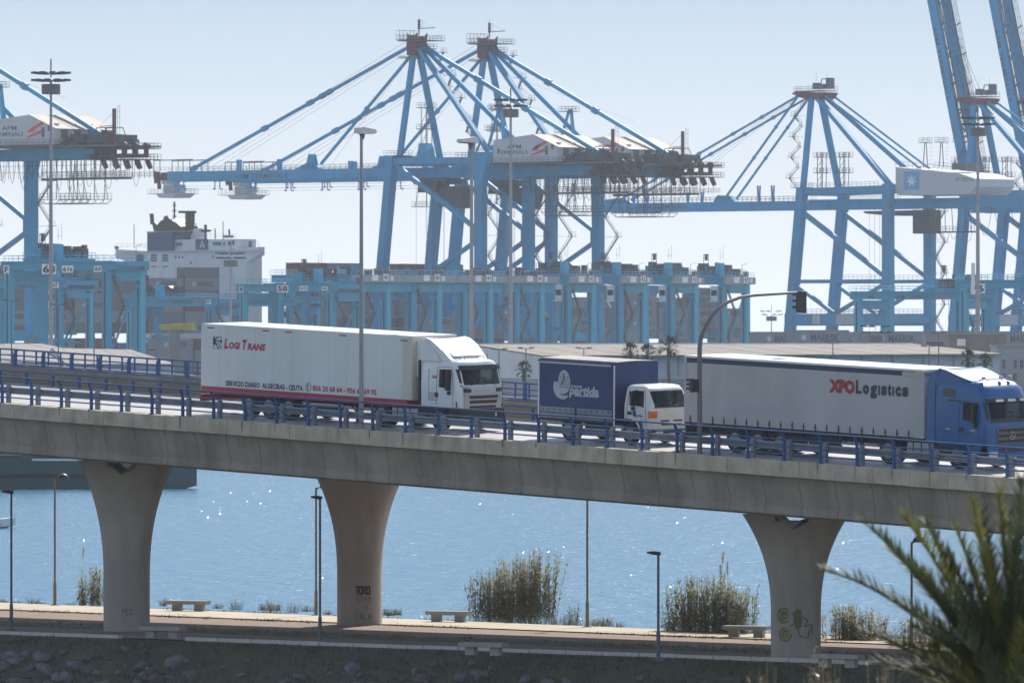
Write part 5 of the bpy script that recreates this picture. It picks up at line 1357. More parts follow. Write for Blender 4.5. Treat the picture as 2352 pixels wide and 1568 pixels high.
def crane_A(root, fr):
    P = fr; W = 18.2; C = W / 2
    nb0 = P(854, 901, 0); nb0 = Vector((0, 0, 0)); top = P(901, 358, 0); bt = top.x; HT = top.z
    zp = P(900, 372, 0).z
    lb = P(1104, 440, 0).x
    mids = {}
    for q in (0, W):
        o = Vector((0, q, 0))
        beam_part(root, 'leg', Vector((0, q, 0)), Vector((bt, q, HT)), 2.5, 2.0, w2=2.5, h2=2.0)
        beam_part(root, 'leg', Vector((lb, q, 0)), Vector((lb, q, zp - 6)), 2.3, 2.2)
        mb = MB(); mb.hexa([(lb - 1.1, q - 1.15, zp - 6), (lb + 1.1, q - 1.15, zp - 6), (lb + 1.1, q + 1.15, zp - 6), (lb - 1.1, q + 1.15, zp - 6), (lb - 1.3, q - 1.2, HT + .3), (lb + 3.3, q - 1.2, HT + .3), (lb + 3.3, q + 1.2, HT + .3), (lb - 1.3, q + 1.2, HT + .3)]); mb.build('leg_head', CB, root)
        beam_part(root, 'side_girder', (bt + 1, q, zp + .1), (lb, q, zp + .1), 1.8, 1.5)
        node = Vector((lb - .6, q, P(1087, 540, 0).z)); 
        beam_part(root, 'brace', (bt + 1.0, q, P(916, 378, 0).z), node + Vector((0, 0, 1.0)), .9, 1.0)
        bot = P(1001, 614, 0); f = (node - Vector((bot.x, q, bot.z))).normalized()
        foot = Vector((1.2, q, node.z - (node.x - 1.2) * abs(f.z / f.x)))
        beam_part(root, 'brace', node - Vector((0, 0, 1.0)), foot, .85, .95)
        beam_part(root, 'brace', (lb, q, 13.5), (1, q, 13.5), 1.0, 1.6)
        mb = MB(); mb.hexa([(lb - 2.2, q - .3, node.z - 2), (lb - 1, q - .3, node.z - 2.4), (lb - 1, q + .3, node.z - 2.4), (lb - 2.2, q + .3, node.z - 2), (lb - 2.2, q - .3, node.z + 2), (lb - 1, q - .3, node.z + 2.4), (lb - 1, q + .3, node.z + 2.4), (lb - 2.2, q + .3, node.z + 2)]); mb.build('gusset', CB, root)
    for b, z, h in ((bt, HT - 1.2, 2.4), (lb, HT - 1.2, 2.4), (0.2, 13.5, 2.2), (lb, 13.5, 2.2)): beam_part(root, 'portal_beam', (b, 1, z), (b, W - 1, z), 2.0, h)
    for b in (0, lb):
        for q in (0, W):
            mb = MB(); mb.box(b - 1.0, b + 1.0, q - 4.2, q + 4.2, .9, 1.9)
            for k in range(8): mb.tube((b - .25, q - 3.9 + k * 1.1, .4), (b + .25, q - 3.9 + k * 1.1, .4), .4, 10)
            mb.build('bogie', CD, root)
    # boom and trolley girder: two box girders
    tipb = P(388, 409, C - 3).x; zt = P(752, 388, C - 3).z; zb = zt - 2.45; tail = P(1428, 395, C - 3).x
    for q in (C - 3, C + 3):
        mb = MB(); mb.box(tipb, bt - 2.2, q - .7, q + .7, zb, zt); mb.box(tipb + 6, bt - 2.2, q - .78, q - .702, zb + .1, zb + .22); mb.build('boom', CB, root)
        mb = MB(); mb.box(bt - 2.1, tail - 8, q - .75, q + .75, zb - .1, zt - .1); mb.build('trolley_girder', CB, root)
        mb = MB(); mb.rail([(tipb + 1, q - .65, zt), (bt - 3, q - .65, zt)], 1.1, .04, 1.8); mb.rail([(lb + 26, q - .65, zt), (tail - 6, q - .65, zt)], 1.1, .04, 1.8); mb.build('walkway_rail', CS, root)
    mb = MB()
    for k in range(9): b = tipb + 4 + k * 7.2; mb.box(b - .4, b + .4, C - 2.4, C + 2.4, zb + .2, zt - .3)
    mb.build('boom_tie', CB, root)
    # festoon brackets under the boom
    for k in range(6):
        b = tipb + 4.2 + k * 11.8
        for d in (0, 1.6):
            mb = MB(); mb.box(b + d - .09, b + d + .09, C - 4.2, C - 4.0, zb - 1.9, zb - .02); mb.box(b + d - .45 + d * .4, b + d + .1 + d * .4, C - 4.3, C - 3.9, zb - 2.2, zb - 1.85); mb.box(b + d - .3, b + d + .3, C - 4.2, C - 3.7, zb - .3, zb); mb.build('cable_bracket', CB, root)
    mb = MB()
    for z in (-1.3, -2.0): mb.tube((tipb + 3, C - 4.1, zb + z), (bt, C - 4.1, zb + z), .035, 4)
    mb.build('guide_wire', M['wire'], root)
    for k in (.30, .47, .60, .78, .9):
        b = tipb + (bt - tipb) * k; mb = MB()
        for d in (-.45, .45): mb.box(b + d - .22, b + d + .22, C - 3.4, C - 2.9, zt, zt + 2.6 - .9 * (k > .7)); 
        mb.build('rope_post', CB, root)
    # boom tip: red end frame, white cabin and hanging platform
    mb = MB()
    for q in (C - 3, C + 3): mb.box(tipb - 2.2, tipb - .02, q - .7, q + .7, zb + .3, zt - .2); mb.beam((tipb - 3.6, q, zt), (tipb - 3.1, q, zb - 1.8), .8, .6); mb.beam((tipb - 4.6, q, zt + .2), (tipb - 4.3, q, zb - .4), .5, .7)
    mb.build('boom_end', CR, root)
    mb = MB(); mb.box(tipb - 3.3, tipb - .8, C - 2, C + 2, zb - .6, zt - .6); mb.build('end_cabin', M['sign_white'], root)
    mb = MB(); mb.prism([(tipb - 4.0, zb - 3.0), (tipb - 2.9, zb - 4.0), (tipb + 1.4, zb - 4.0), (tipb + 3.0, zb - 3.0)], (C - 3.4, C + 3.4), 'y'); platform(mb, (tipb - 1.4, C, zb - 2.85), 5.6, 3.2); mb.build('tip_platform', M['house_grey'], root)
    mb = MB(); mb.box(tipb - 2.6, tipb + .9, C - 2.2, C + 2.2, zb - 2.8, zb - .7); mb.build('tip_cabin', M['house_grey'], root)
    mb = MB()
    for a, b in ((tipb - 4.6, tipb + 7.2), (tipb - 2.6, tipb + 5.0)):
        for q in (C - 3.4, C + 3.4): mb.tube((a, q, zt), (a, q, zt + 2.8), .1, 6); mb.tube((b, q, zt), (b, q, zt + 2.9), .1, 6); mb.tube((a, q, zt + 2.8), (b + 1, q, zt + 2.9), .12, 6)
    mb.rail([(tipb - 4.6, C - 3.6, zt), (tipb + 8, C - 3.6, zt)], 1.1, .04, 1.2); mb.build('tip_frame', CS, root)
    lettering(root, 'APM TERMINALS', (P(538, 411, C - 3.78).x, C - 3.72, P(538, 411, C - 3.7).z), (1, 0, 0), (0, 0, 1), 1.25, M['grey_text'], width=P(660, 411, C - 3.7).x - P(538, 411, C - 3.7).x, bold=.01, shear=.1)
    # king post on the boom
    k0 = P(735, 386, C).x
    mb = MB(); mb.prism([(k0 - 5.5, zt), (k0 + 2.8, zt), (k0 + 1.6, zt + .9), (k0 + .9, zt + 3.6), (k0 - .9, zt + 3.7), (k0 - 1.6, zt + 1.5), (k0 - 3.8, zt + .7)], (C - 3.3, C - 2.5), 'y'); mb.build('king_post', CB, root)
    # A-frame
    ap = P(958, 112, C); 
    ra = [P(918, 356, 1.5), None]; fb, fz = ra[0].x, HT
    for q, da in ((1.5, -.6), (W - 1.5, .6)):
        beam_part(root, 'a_frame_leg', (fb, q, fz - .2), (ap.x - .2, C + da * 1.6, ap.z - .5), 1.15, 1.2)
        beam_part(root, 'back_strut', (lb + 1.6, q, HT + .2), (ap.x + 1.2, C + da * 1.8, ap.z + .4), 1.1, 1.0)
    hd = [(ap.x - 1.5, ap.z - 1.6), (ap.x + 1.0, ap.z - 1.8), (ap.x + 2.0, ap.z + .5), (ap.x + 1.3, ap.z + 1.4), (ap.x + 1.6, ap.z + 3.7), (ap.x + 1.0, ap.z + 3.2), (ap.x - .9, ap.z + 3.3), (ap.x - 1.3, ap.z + 3.7), (ap.x - 1.6, ap.z + 1.2)]
    mb = MB(); mb.box(ap.x - 1.2, ap.x + 1.2, C - 1.7, C + 1.7, ap.z - 1.4, ap.z + 2.4); mb.prism(hd, (C - 2.1, C - 1.71), 'y'); mb.prism(hd, (C + 1.71, C + 2.1), 'y')
    for x in (-.7, .7): mb.tube((ap.x + x, C - 1.6, ap.z + 2.6), (ap.x + x, C + 1.6, ap.z + 2.6), .7, 14)
    mb.build('apex_head', CR, root, smooth=35)
    mb = MB(); platform(mb, (ap.x + 1.2, C, ap.z + 1.9), 4.6, 3.4); platform(mb, (ap.x - 3.3, C, ap.z + 2.2), 1.2, 2.6, 2.2); platform(mb, (ap.x + 5.2, C - 2, ap.z - .2), 1.7, 1.2); platform(mb, (ap.x - 2.0, C, ap.z - 2.2), 2.0, 2.4, .4); mb.build('apex_platform', CS, root)
    mb = MB(); mb.tube((ap.x + .6, C, ap.z + 3), (ap.x + .6, C, ap.z + 7.0), .16, 6); mb.box(ap.x + .35, ap.x + .85, C - .2, C + .2, ap.z + 4.6, ap.z + 7.0); mb.tube((ap.x + .6, C, ap.z + 4.8), (ap.x + 5.6, C, ap.z + 4.9), .1, 5); mb.tube((ap.x + 5.4, C, ap.z + 4.9), (ap.x + .6, C, ap.z + 6.8), .03, 4); mb.tube((ap.x + .6, C, ap.z + 7), (ap.x + .6, C, ap.z + 8), .03, 4)
    for z in (4.8, 5.3, 5.8, 6.3, 6.8): mb.tube((ap.x + .8, C, ap.z + z), (ap.x + 1.7, C, ap.z + z), .03, 3)
    mb.tube((ap.x + 1.7, C, ap.z + 4.8), (ap.x + 1.7, C, ap.z + 7.1), .03, 3); mb.build('top_mast', CR, root)
    # stays
    def stay(p, q, joints, w=.75, m=None):
        mb = MB(); mb.beam(p, q, w * .8, w); p = Vector(p); q = Vector(q)
        for j in joints: mb.beam(p.lerp(q, j - .012), p.lerp(q, j + .012), w * 1.2, w * 1.6)
        return mb.build('stay', m or CB, root)
    ob = P(437, 396, C).x
    stay((ap.x - 1.4, C, ap.z + .9), (ob, C, zt + .3), (.37, .40, .455, .66, .985), .72)
    stay((ap.x - 1.2, C, ap.z - 1.0), (k0 + .3, C, zt + 1.3), (.5, .58), .62)
    bk = P(1406, 377, C).x
    stay((ap.x + 1.4, C, ap.z + .8), (bk, C, zt + .9), (.30, .55), .95)
    mb = MB()
    for k in range(4):
        mb.tube((ap.x - 1.5, C - 1.5 + k, ap.z + 2.0 - k * .5), (ob + 4 + 1.6 * k, C - 1.5 + k, zt + .3), .035, 4)
    mb.tube((ap.x - 1.5, C, ap.z - 1.5), (k0 + 3, C, zt + .6), .03, 4); mb.tube((ap.x, C - 4, ap.z - 3), (lb + 22, C - 4, HT + 8), .03, 4)
    mb.build('rope', M['wire'], root)
    zigzag(root, (fb + 10.2, W - 1, HT + .5), (ap.x + 3.2, C + 2, ap.z - 1.0), (1, 0, 0), n=9, run=3.4)
    zigzag(root, (lb + 1.6, W, 3), (lb + 1.6, W, zp - 8), (1, 0, 0), n=9, run=4.6)
    zigzag(root, (lb + 1.6, 0, 3), (lb + 1.6, 0, zp - 8), (.5, 1, 0), n=9, run=4.2)
    # things standing on the portal
    mb = MB(); x = fb + 5
    for z in (6.5, 11.6): platform(mb, (x + .5, 5, HT + z), 1.9, 1.6)
    for d in (-.9, .9):
        for e in (-.9, .9): mb.tube((x + .5 + d, 5 + e, HT), (x + .5 + d, 5 + e, HT + 11.6), .09, 4)
    for k in range(4): mb.tube((x - .4, 4.1, HT + 2.6 * k), (x + 1.4, 4.1, HT + 2.6 * k + 2.6), .06, 4)
    mb.build('lift_tower', CS, root)
    mb = MB(); platform(mb, (bt + .6, 1.4, HT + .1), 2.8, 2.0); platform(mb, (lb - 1.6, 1.4, HT + .5), 2.2, 1.6); mb.rail([(bt + 3.5, 0, zp + .9), (lb - 2, 0, zp + .9)], 1.1, .04, 1.8); mb.build('portal_rail', CS, root)
    mb = MB(); mb.prism([(fb + 5.0, zp + .9), (fb + 8.6, zp + .9), (fb + 8.3, zp + 3.0), (fb + 7.6, zp + 4.4), (fb + 6.0, zp + 4.4), (fb + 5.6, zp + 2.6)], (1.5, 4.5), 'y'); mb.build('winch_house', M['gantry_light'], root)
    # machinery house
    q0, q1 = -.5, W + .5; h0 = P(1133, 322, q0); h1 = P(1281, 337, q0); hr = P(1224, 309, q0); hb = zt + .6
    mb = MB(); mb.prism([(h0.x, hb), (h1.x, hb), (h1.x, h1.z), (hr.x, hr.z), (h0.x, h0.z)], (q0, q1), 'y'); ho = mb.build('machinery_house', M['house_grey'], root)
    mb = MB(); dn = Vector((h1.x - hr.x, 0, h1.z - hr.z)).normalized(); up = Vector((-dn.z, 0, dn.x)) * .12
    a = Vector((hr.x, q0 - .25, hr.z)); b = Vector((h1.x, q0 - .25, h1.z)) + dn * .6
    for ya, yb in ((q0 - .3, q0 + 5.6), (q0 + 5.9, q0 + 12.2), (q0 + 12.5, q1 + .3)):
        mb.add([(a.x, ya, a.z + .02), (b.x, ya, b.z + .02), (b.x, yb, b.z + .02), (a.x, yb, a.z + .02), (a.x + up.x, ya, a.z + up.z), (b.x + up.x, ya, b.z + up.z), (b.x + up.x, yb, b.z + up.z), (a.x + up.x, yb, a.z + up.z)], [(3, 2, 1, 0), (4, 5, 6, 7), (0, 1, 5, 4), (1, 2, 6, 5), (2, 3, 7, 6), (3, 0, 4, 7)])
    mb.build('roof_panel', M['house_roof'], ho)
    mb = MB()
    for k in range(3):
        c = a.lerp(b, .72) ; mb.box(c.x - .45, c.x + .45, q0 + 2.0 + k * 5.4, q0 + 2.9 + k * 5.4, c.z + .1, c.z + .45)
    mb.build('roof_hatch', M['sign_white'], ho)
    for txt, ua, ub, vb in (('APM', 1164, 1197, 342), ('TERMINALS', 1142, 1212, 355)):
        pa, pb = P(ua, vb, q0), P(ub, vb, q0); lettering(ho, txt, (pa.x, q0, pa.z), (1, 0, 0), (0, 0, 1), .95, M['grey_text'], width=pb.x - pa.x, bold=.015)
    for poly in ([(1219, 346), (1228, 337), (1246, 327), (1256, 322), (1255, 330), (1240, 338), (1232, 341), (1230, 346)], [(1217, 357), (1232, 349), (1256, 339), (1256, 347), (1236, 353), (1222, 358)], [(1226, 340), (1234, 333), (1240, 331), (1238, 341), (1230, 347)]):
        mb = MB(); pts = [P(u, v, q0) for u, v in poly]; mb.add([(p.x, q0 - .012, p.z) for p in pts], [tuple(range(len(pts)))]); mb.build('stripe_emblem', M['orange_red'], ho)
    for b_, w_, z_, h_ in ((h1.x - 1.6, .9, 2.9, 1.3), (h0.x + 1.6, .8, 2.2, 1.1), (h1.x - 3.4, .9, 1.6, 2.1)): mb = MB(); mb.box(b_ - w_ / 2, b_ + w_ / 2, q0 - .03, q0 - .002, hb + z_, hb + z_ + h_); mb.build('hatch_door', CS, ho)
    for k in range(4): mb = MB(); mb.box(h1.x + .002, h1.x + .04, q0 + 2 + k * 4.3, q0 + 4.2 + k * 4.3, hb + 1.4, hb + 3.4); mb.build('louvre', CS, ho)
    mb = MB(); mb.rail([(h0.x, q0 - 1.1, hb), (h1.x + 1, q0 - 1.1, hb), (h1.x + 1.2, q1, hb)], 1.1, .045, 1.6); mb.box(h0.x, h1.x + 1.2, q0 - 1.2, q0, hb - .2, hb); mb.box(h0.x - 1.5, h1.x + 14, q0 + .5, q1 - .5, zt + .02, zt + .4); mb.beam((h1.x + 1, q0 + 1, hb + .2), (h1.x + 7, q0 + 1, hb + 3.0), .8, .15); mb.build('house_walkway', CS, root)
    tp = P(1150, 246, C + 3)
    for db, dq in ((-3.4, -1), (0, 2), (2.6, -2)):
        mb = MB(); mb.beam((tp.x + db, tp.y + dq, HT + 1), (tp.x + db * .1, tp.y + dq * .1, tp.z), .55, .55); mb.build('stay_tripod', M['gantry_light'] if db else CB, root)
    mb = MB(); platform(mb, (tp.x - .6, tp.y, tp.z - .4), 2.1, 1.5); platform(mb, (tp.x - 2.6, tp.y, tp.z - 5.4), 1.5, 1.2); mb.build('tripod_platform', CS, root)
    # equipment behind the house and the red sheave frames of the tail
    rr = random.Random(4)
    mb = MB()
    for k in range(22):
        x = h1.x + 1.5 + rr.random() * (tail - h1.x - 6); y = rr.uniform(1, W - 1); s = rr.uniform(.4, 1.3); z = zt + rr.uniform(0, 1.2); mb.box(x - s, x + s, y - s, y + s, z, z + rr.uniform(.5, 2.0))
    mb.box(h1.x + 2.0, h1.x + 9, 2, W - 2, hb + .1, hb + 2.2); mb.build('winch', CD, root)
    tl = tail - 8
    mb = MB()
    for q in (C - 3.6, C, C + 3.6):
        for x in (tl + 2.2, tl + 5.6, tl + 8.6):
            mb.tube((x, q - .25, zt + .2), (x, q + .25, zt + .2), .85, 12); mb.box(x - .45, x + .45, q - .3, q + .3, zb + .2, zt + .3); mb.prism([(x - .2, zb - .1), (x + .8, zb - .2), (x + 1.7, zb - 2.0), (x + .9, zb - 2.3), (x + .2, zb - 1.3)], (q - .3, q + .3), 'y')
    mb.box(tl - 1, tl + 9, C - 4, C + 4, zb + .2, zb + .9); mb.build('sheave_frame', M['sheave_red'], root, smooth=35)
    mb = MB(); 
    for z in (zt - .3, zb - .2): mb.box(tl - 2, tl + 12, C - 4.6, C + 4.6, z - .14, z); mb.rail([(tl - 2, C - 4.6, z), (tl + 12, C - 4.6, z), (tl + 12, C + 4.6, z), (tl - 2, C + 4.6, z)], 1.1, .05, 1.1)
    mb.tube((tl + 11.9, C - 4.6, zb - 4.4), (tl + 11.9, C - 4.6, zt), .08, 5); mb.box(tl - 14, tl + 11, C - 5.2, C - 3.8, zb - 4.6, zb - 4.1); mb.rail([(tl - 14, C - 5.2, zb - 4.1), (tl + 11, C - 5.2, zb - 4.1)], 1.2, .05, .9, mids=3); mb.rail([(tl - 14, C + 4.2, zb - 4.1), (tl + 11, C + 4.2, zb - 4.1)], 1.2, .05, .9, mids=3)
    for k in range(26): x = lb + 3 + k * (tl + 10 - lb - 3) / 26; mb.tube((x, C - 4.6, zb), (x, C - 4.6, zb - 4.2), .05, 4); mb.tube((x + .6, C + 4, zb), (x + .6, C + 4, zb - 4.2), .04, 4)
    for z in (-1.4, -2.8): mb.tube((lb + 2, C - 4.6, zb + z), (tl + 11, C - 4.6, zb + z), .05, 4)
    mb.build('tail_platform', CD, root)
    mb = MB(); x = tl + 1; mb.box(x - 1.6, x + .1, C - 1, C + 1, zt + 1.2, zt + 3.4); mb.box(x + 2.2, x + 3.2, C - 1, C + 1, zt + 1.2, zt + 2.8)
    for a_, b_ in (((x - 3.5, zt), (x - 2.2, zt + 4.2)), ((x - 2.2, zt + 4.2), (x + 2.6, zt + 4.3)), ((x + 2.6, zt + 4.3), (x + 4.6, zt)), ((x + .4, zt), (x + .4, zt + 4.2)), ((x - 2.2, zt + 4.2), (x - 2.2, zt))): mb.tube((a_[0], C - 1.6, a_[1]), (b_[0], C - 1.6, b_[1]), .1, 5); mb.tube((a_[0], C + 1.6, a_[1]), (b_[0], C + 1.6, b_[1]), .1, 5)
    mb.build('tail_gantry', CD, root)
    mb = MB(); x = tl + 6.2; mb.box(x - .3, x + .3, C - 4.4, C - 3.8, zt, zt + 8.2); mb.tube((x, C - 4.1, zt + 4.6), (x - 4.2, C - 4.1, zt + 4.4), .09, 5); mb.tube((x - 4.2, C - 4.1, zt + 4.5), (x, C - 4.1, zt + 7.6), .03, 4)
    mb.tube((x + 1.6, C - 4.1, zt + 1.5), (x + 1.6, C - 4.1, zt + 9.0), .04, 4); mb.tube((x + .9, C - 4.1, zt + 1.5), (x + .9, C - 4.1, zt + 9.0), .04, 4)
    for k in range(7): mb.tube((x + .9, C - 4.1, zt + 1.8 + k * 1.15), (x + 1.6, C - 4.1, zt + 1.8 + k * 1.15), .03, 3)
    mb.build('tail_mast', CR, root)
    # cables under the girder
    for k in range(16):
        x = lb - 8 + k * (tl + 6 - lb + 8) / 16; mb = MB(); w = rr.uniform(2.0, 3.4); hang_cable(mb, (x, C - 4.4, zb - .2), (x + w, C - 4.4, zb - .2), rr.uniform(3.5, 6.8)); mb.build('festoon_cable', CD, root)
        if k % 2: mb = MB(); hang_cable(mb, (x + .5, C + 4.2, zb - .2), (x + w, C + 4.2, zb - .2), rr.uniform(3, 6)); mb.build('festoon_cable', CD, root)
    # trolley with cab, and the service basket under the tail
    mb = MB(); x = bt + 5.2; mb.box(x - 3.6, x + 6.8, C - 4, C + 4, zb - 1.1, zb - .3); mb.box(x - 2.6, x + 3.0, C - 2.6, C + 2.6, zb - 3.6, zb - 1.0)
    for k in range(5): mb.tube((x - 3 + k * 2.2, C - 3.2, zb - 1), (x - 3 + k * 2.2, C + 3.2, zb - 1), .7, 10)
    mb.prism([(x + 3.0, zb - 4.6), (x + 3.6, zb - 7.0), (x + 9.8, zb - 7.5), (x + 11.0, zb - 4.0), (x + 9.2, zb - 2.2), (x + 3.4, zb - 2.2)], (C - 2.0, C + 2.0), 'y'); mb.build('trolley', CD, root)
    mb = MB(); platform(mb, (x - 3.8, C, zb - 6.9), 2.0, 1.2); mb.tube((x - 2, C, zb - 7), (x - 2, C, zb - 1), .1, 4); mb.tube((x - 5.4, C, zb - 7), (x - 4.4, C, zb - 1), .08, 4); mb.build('trolley_basket', CS, root)
    mb = MB()
    for k in range(8): mb.tube((x - 3.6 + k * .95 + (k % 2) * .5, C - 2 + (k % 3) * 2, zb - 1), (x - 3.6 + k * .95 + (k % 2) * .5, C - 2 + (k % 3) * 2, 4), .035, 4)
    mb.build('hoist_rope', M['wire'], root)
    mb = MB(); x = tl - 9; zq = zb - 9.6
    for q in (C - 4.2, C + 2.6):
        mb.beam((x - 6.5, q, zq + .9), (x + 8.5, q, zq + .9), .14, .14); mb.beam((x - 5, q, zq), (x + 7.3, q, zq), .14, .14)
        for k in range(11): a_ = x - 5 + k * 1.12; mb.tube((a_, q, zq), (a_ + (1.1 if k % 2 else -.2), q, zq + .9), .06, 4)
        mb.tube((x - 6.5, q, zq + .9), (x - 5, q, zq), .07, 4); mb.tube((x + 8.5, q, zq + .9), (x + 7.3, q, zq), .07, 4)
        mb.rail([(x - 6.5, q, zq + .9), (x + 8.5, q, zq + .9)], 1.3, .05, 1.2)
        for a_ in (x - 4, x - 1.5, x + 3.4, x + 6.4): mb.tube((a_, q, zq + .9), (a_ + rr.uniform(-.8, .8), q, zb - .2), .09, 4); mb.tube((a_ + 1, q, zq + .9), (a_ - .6, q, zb - 2), .06, 4)
    mb.box(x - 5, x + 7.3, C - 4.2, C + 2.6, zq - .1, zq); mb.build('service_basket', CD, root)
    return dict(zt=zt, zb=zb, tail=tail)

frA = Frame(854, 1962.0)
craneA = empty('ship_crane', frA.loc(), -TH)
gS = 'ship to shore cranes along the quay'
tag(craneA, 'blue ship crane with lowered boom and the tallest apex, left of its twin', 'crane', gS)
infoA = crane_A(craneA, frA)
def place_copy(src, dx, label):
    c = copy_tree(src); c.location = Vector(src.location) + Vector(dx); c['label'] = label; return c
craneB = place_copy(craneA, (26.9 * TS, 26.9 * TC, 0), 'blue ship crane twin with lowered boom, its apex just right of the tallest')
# copies were parented in copy_tree: move them with their root
craneC = place_copy(craneA, (-109.5, -168, 0), 'blue ship crane cut by the left picture edge, its tail platform in view')

def crane_R(root, fr, up):
    P = fr0R; W = 17.8; C = W / 2
    HT = P(1836, 432, 0).z; bt = P(1843, 440, 0).x; lb = P(2040, 440, 0).x
    zg = P(1940, 470, C - 3).z; zt = zg + 1.35; zb = zg - 1.25
    zs = P(1930, 646, 0).z; zl0 = P(1900, 748, 0).z; zl1 = P(1900, 720, 0).z
    for q in (0, W):
        beam_part(root, 'leg', (0, q, 0), (bt, q, HT), 2.4, 2.2)
        beam_part(root, 'leg', (lb, q, 0), (lb, q, HT + (.8 if q == 0 else 0)), 2.4, 2.2)
        beam_part(root, 'side_girder', (bt, q, HT - .9), (lb, q, HT - .4), 1.6, 1.6)
        def leg_b(z): return bt * z / HT
        ztop = P(1846, 488, 0).z; node = (lb - 1.0, q, P(2026, 634, 0).z)
        beam_part(root, 'brace', (leg_b(ztop) + .8, q, ztop), node, 1.0, 1.15)
        beam_part(root, 'strut', (leg_b(zs) + .8, q, zs), (lb - 1, q, zs), 1.0, .95)
        mid = (lb * .47, q, zl1 + .2)
        beam_part(root, 'brace', (leg_b(zs) + .6, q, zs - 1), mid, .8, .95)
        beam_part(root, 'brace', (lb - .8, q, zs - .6), (mid[0] + 1.2, q, mid[2]), .8, .95)
        beam_part(root, 'sill_beam', (.5, q, (zl0 + zl1) / 2), (lb - .5, q, (zl0 + zl1) / 2), 1.8, zl1 - zl0)
        mb = MB(); mb.rail([(2, q - .8, zl1), (lb - 2, q - .8, zl1)], 1.2, .05, 1.4, mids=3); mb.rail([(lb * .55, q - .8, zs + .5), (lb - 2, q - .8, zs + .5)], 1.1, .05, 1.4); mb.build('walkway_rail', CS, root)
        for b in (0.3, lb):
            mb = MB(); mb.box(b - 1.3, b + 1.3, q - 4, q + 4, .8, 2.4); mb.build('bogie', CB, root)
    mb = MB(); mb.box(lb * .29, lb * .36, -.95, -.92, zl0 + .5, zl1 - .3); mb.build('warning_sign', M['sign_white'], root); 
    for k in range(4): lettering(root, ('PELIGRO', 'CARGAS', 'SUSPENDIDAS', 'STOP')[k], (lb * .30, -.96, zl1 - .85 - .55 * k), (1, 0, 0), (0, 0, 1), .36, M['red_text'], width=lb * .05)
    mb = MB(); mb.box(lb * .52, lb * .70, -.95, -.92, zl0 + .3, zl1 - .2); mb.build('warning_sign', M['house_grey'], root)
    for b, z in ((bt, HT - .9), (lb, HT - .4), (.6, zl1 - 1.4), (lb, zl1 - 1.4)): beam_part(root, 'portal_beam', (b, 1, z), (b, W - 1, z), 1.8, 2.0)
    for q in (C - 3, C + 3):
        mb = MB(); mb.box(bt - 2.0, lb + 42, q - .75, q + .75, zb, zt); mb.build('trolley_girder', CB, root)
    # head and A-frame
    ap = P(1879, 224, C)
    for q, d in ((1.2, -2.0), (W - 1.2, 2.0)):
        beam_part(root, 'a_frame_leg', (P(1838, 436, 0).x, q, HT - .3), (ap.x - .6, C + d, ap.z), 1.3, 1.25)
        beam_part(root, 'back_strut', (lb, q, HT + .2), (ap.x + .8, C + d, ap.z + .3), 1.15, 1.15)
    mb = MB()
    for q in (C - 2.6, C + 2.6): mb.prism([(ap.x - 6.2, ap.z + 1.0), (ap.x - 3.0, ap.z - .2), (ap.x + 3.0, ap.z - .4), (ap.x + 4.2, ap.z + 1.1), (ap.x - 3, ap.z + 1.4), (ap.x - 5.0, ap.z + 1.5)], (q - .5, q + .5), 'y')
    mb.box(ap.x - 2.4, ap.x + 3.8, C - 2.6, C + 2.6, ap.z - .4, ap.z + 1.2); mb.build('apex_head', CR, root)
    mb = MB(); platform(mb, (ap.x - .8, C, ap.z + 1.7), 4.8, 3.0)
    for x, h in ((-.2, 1.6), (2.0, 1.3), (4.0, 2.8)): mb.box(ap.x + x - .8, ap.x + x + .5, C - 1, C + 1, ap.z + 2.1, ap.z + 2.1 + h)
    mb.tube((ap.x + .6, C, ap.z + 2), (ap.x + 1.2, C, ap.z + 4.7), .14, 5); mb.tube((ap.x + 1.2, C, ap.z + 4.7), (ap.x + 3.2, C, ap.z + 4.7), .12, 5); mb.tube((ap.x + 3.2, C, ap.z + 4.7), (ap.x + 3.2, C, ap.z + 2), .06, 5)
    for x in (-.6, 2.8): mb.tube((ap.x + x, C, ap.z + 4), (ap.x + x, C, ap.z + 6.6), .03, 4)
    mb.build('apex_platform', CS, root)
    mb = MB()
    for q in (C - 2, C + 2):
        mb.tube((ap.x + 3.0, q, ap.z + .6), (P(2204, 376, C).x, q, zt + .8), .3, 6)
    mb.build('back_stay', CB, root)
    hinge = Vector((bt - 2.2, C, zg))
    if not up:
        tip = P(1376, 476, C - 3).x
        for q in (C - 3, C + 3):
            mb = MB(); mb.box(tip, bt - 2.05, q - .7, q + .7, zb, zt - .25); mb.build('boom', CB, root)
            mb = MB(); mb.rail([(tip, q - .7, zt - .2), (bt - 4, q - .7, zt - .2)], 1.2, .05, 1.5); mb.build('walkway_rail', CS, root)
        for u in (1456, 1487, 1580, 1613, 1743, 1775):
            b = P(u, 450, C - 3).x; mb = MB()
            for d in (-.4, .4): mb.beam((b + d * .4, C - 3, zt - .3), (b + d, C - 3, zt + (2.4 if u < 1700 else 3.8)), .3, .35)
            mb.build('rope_post', CB, root)
        mb = MB(); b0 = P(1420, 470, C - 3).x; mb.prism([(b0 - 6, zt - .3), (b0 + 5, zt - .3), (b0 + 2, zt + 1.1), (b0 - 4, zt + .7)], (C - 3.6, C - 2.4), 'y'); b1 = P(1662, 460, C - 3).x; mb.prism([(b1 - 3, zt - .3), (b1 + 4, zt - .3), (b1 + 2.4, zt + 1.3), (b1 - 1.6, zt + 1.5)], (C - 3.6, C - 2.4), 'y'); mb.build('stay_anchor', CB, root)
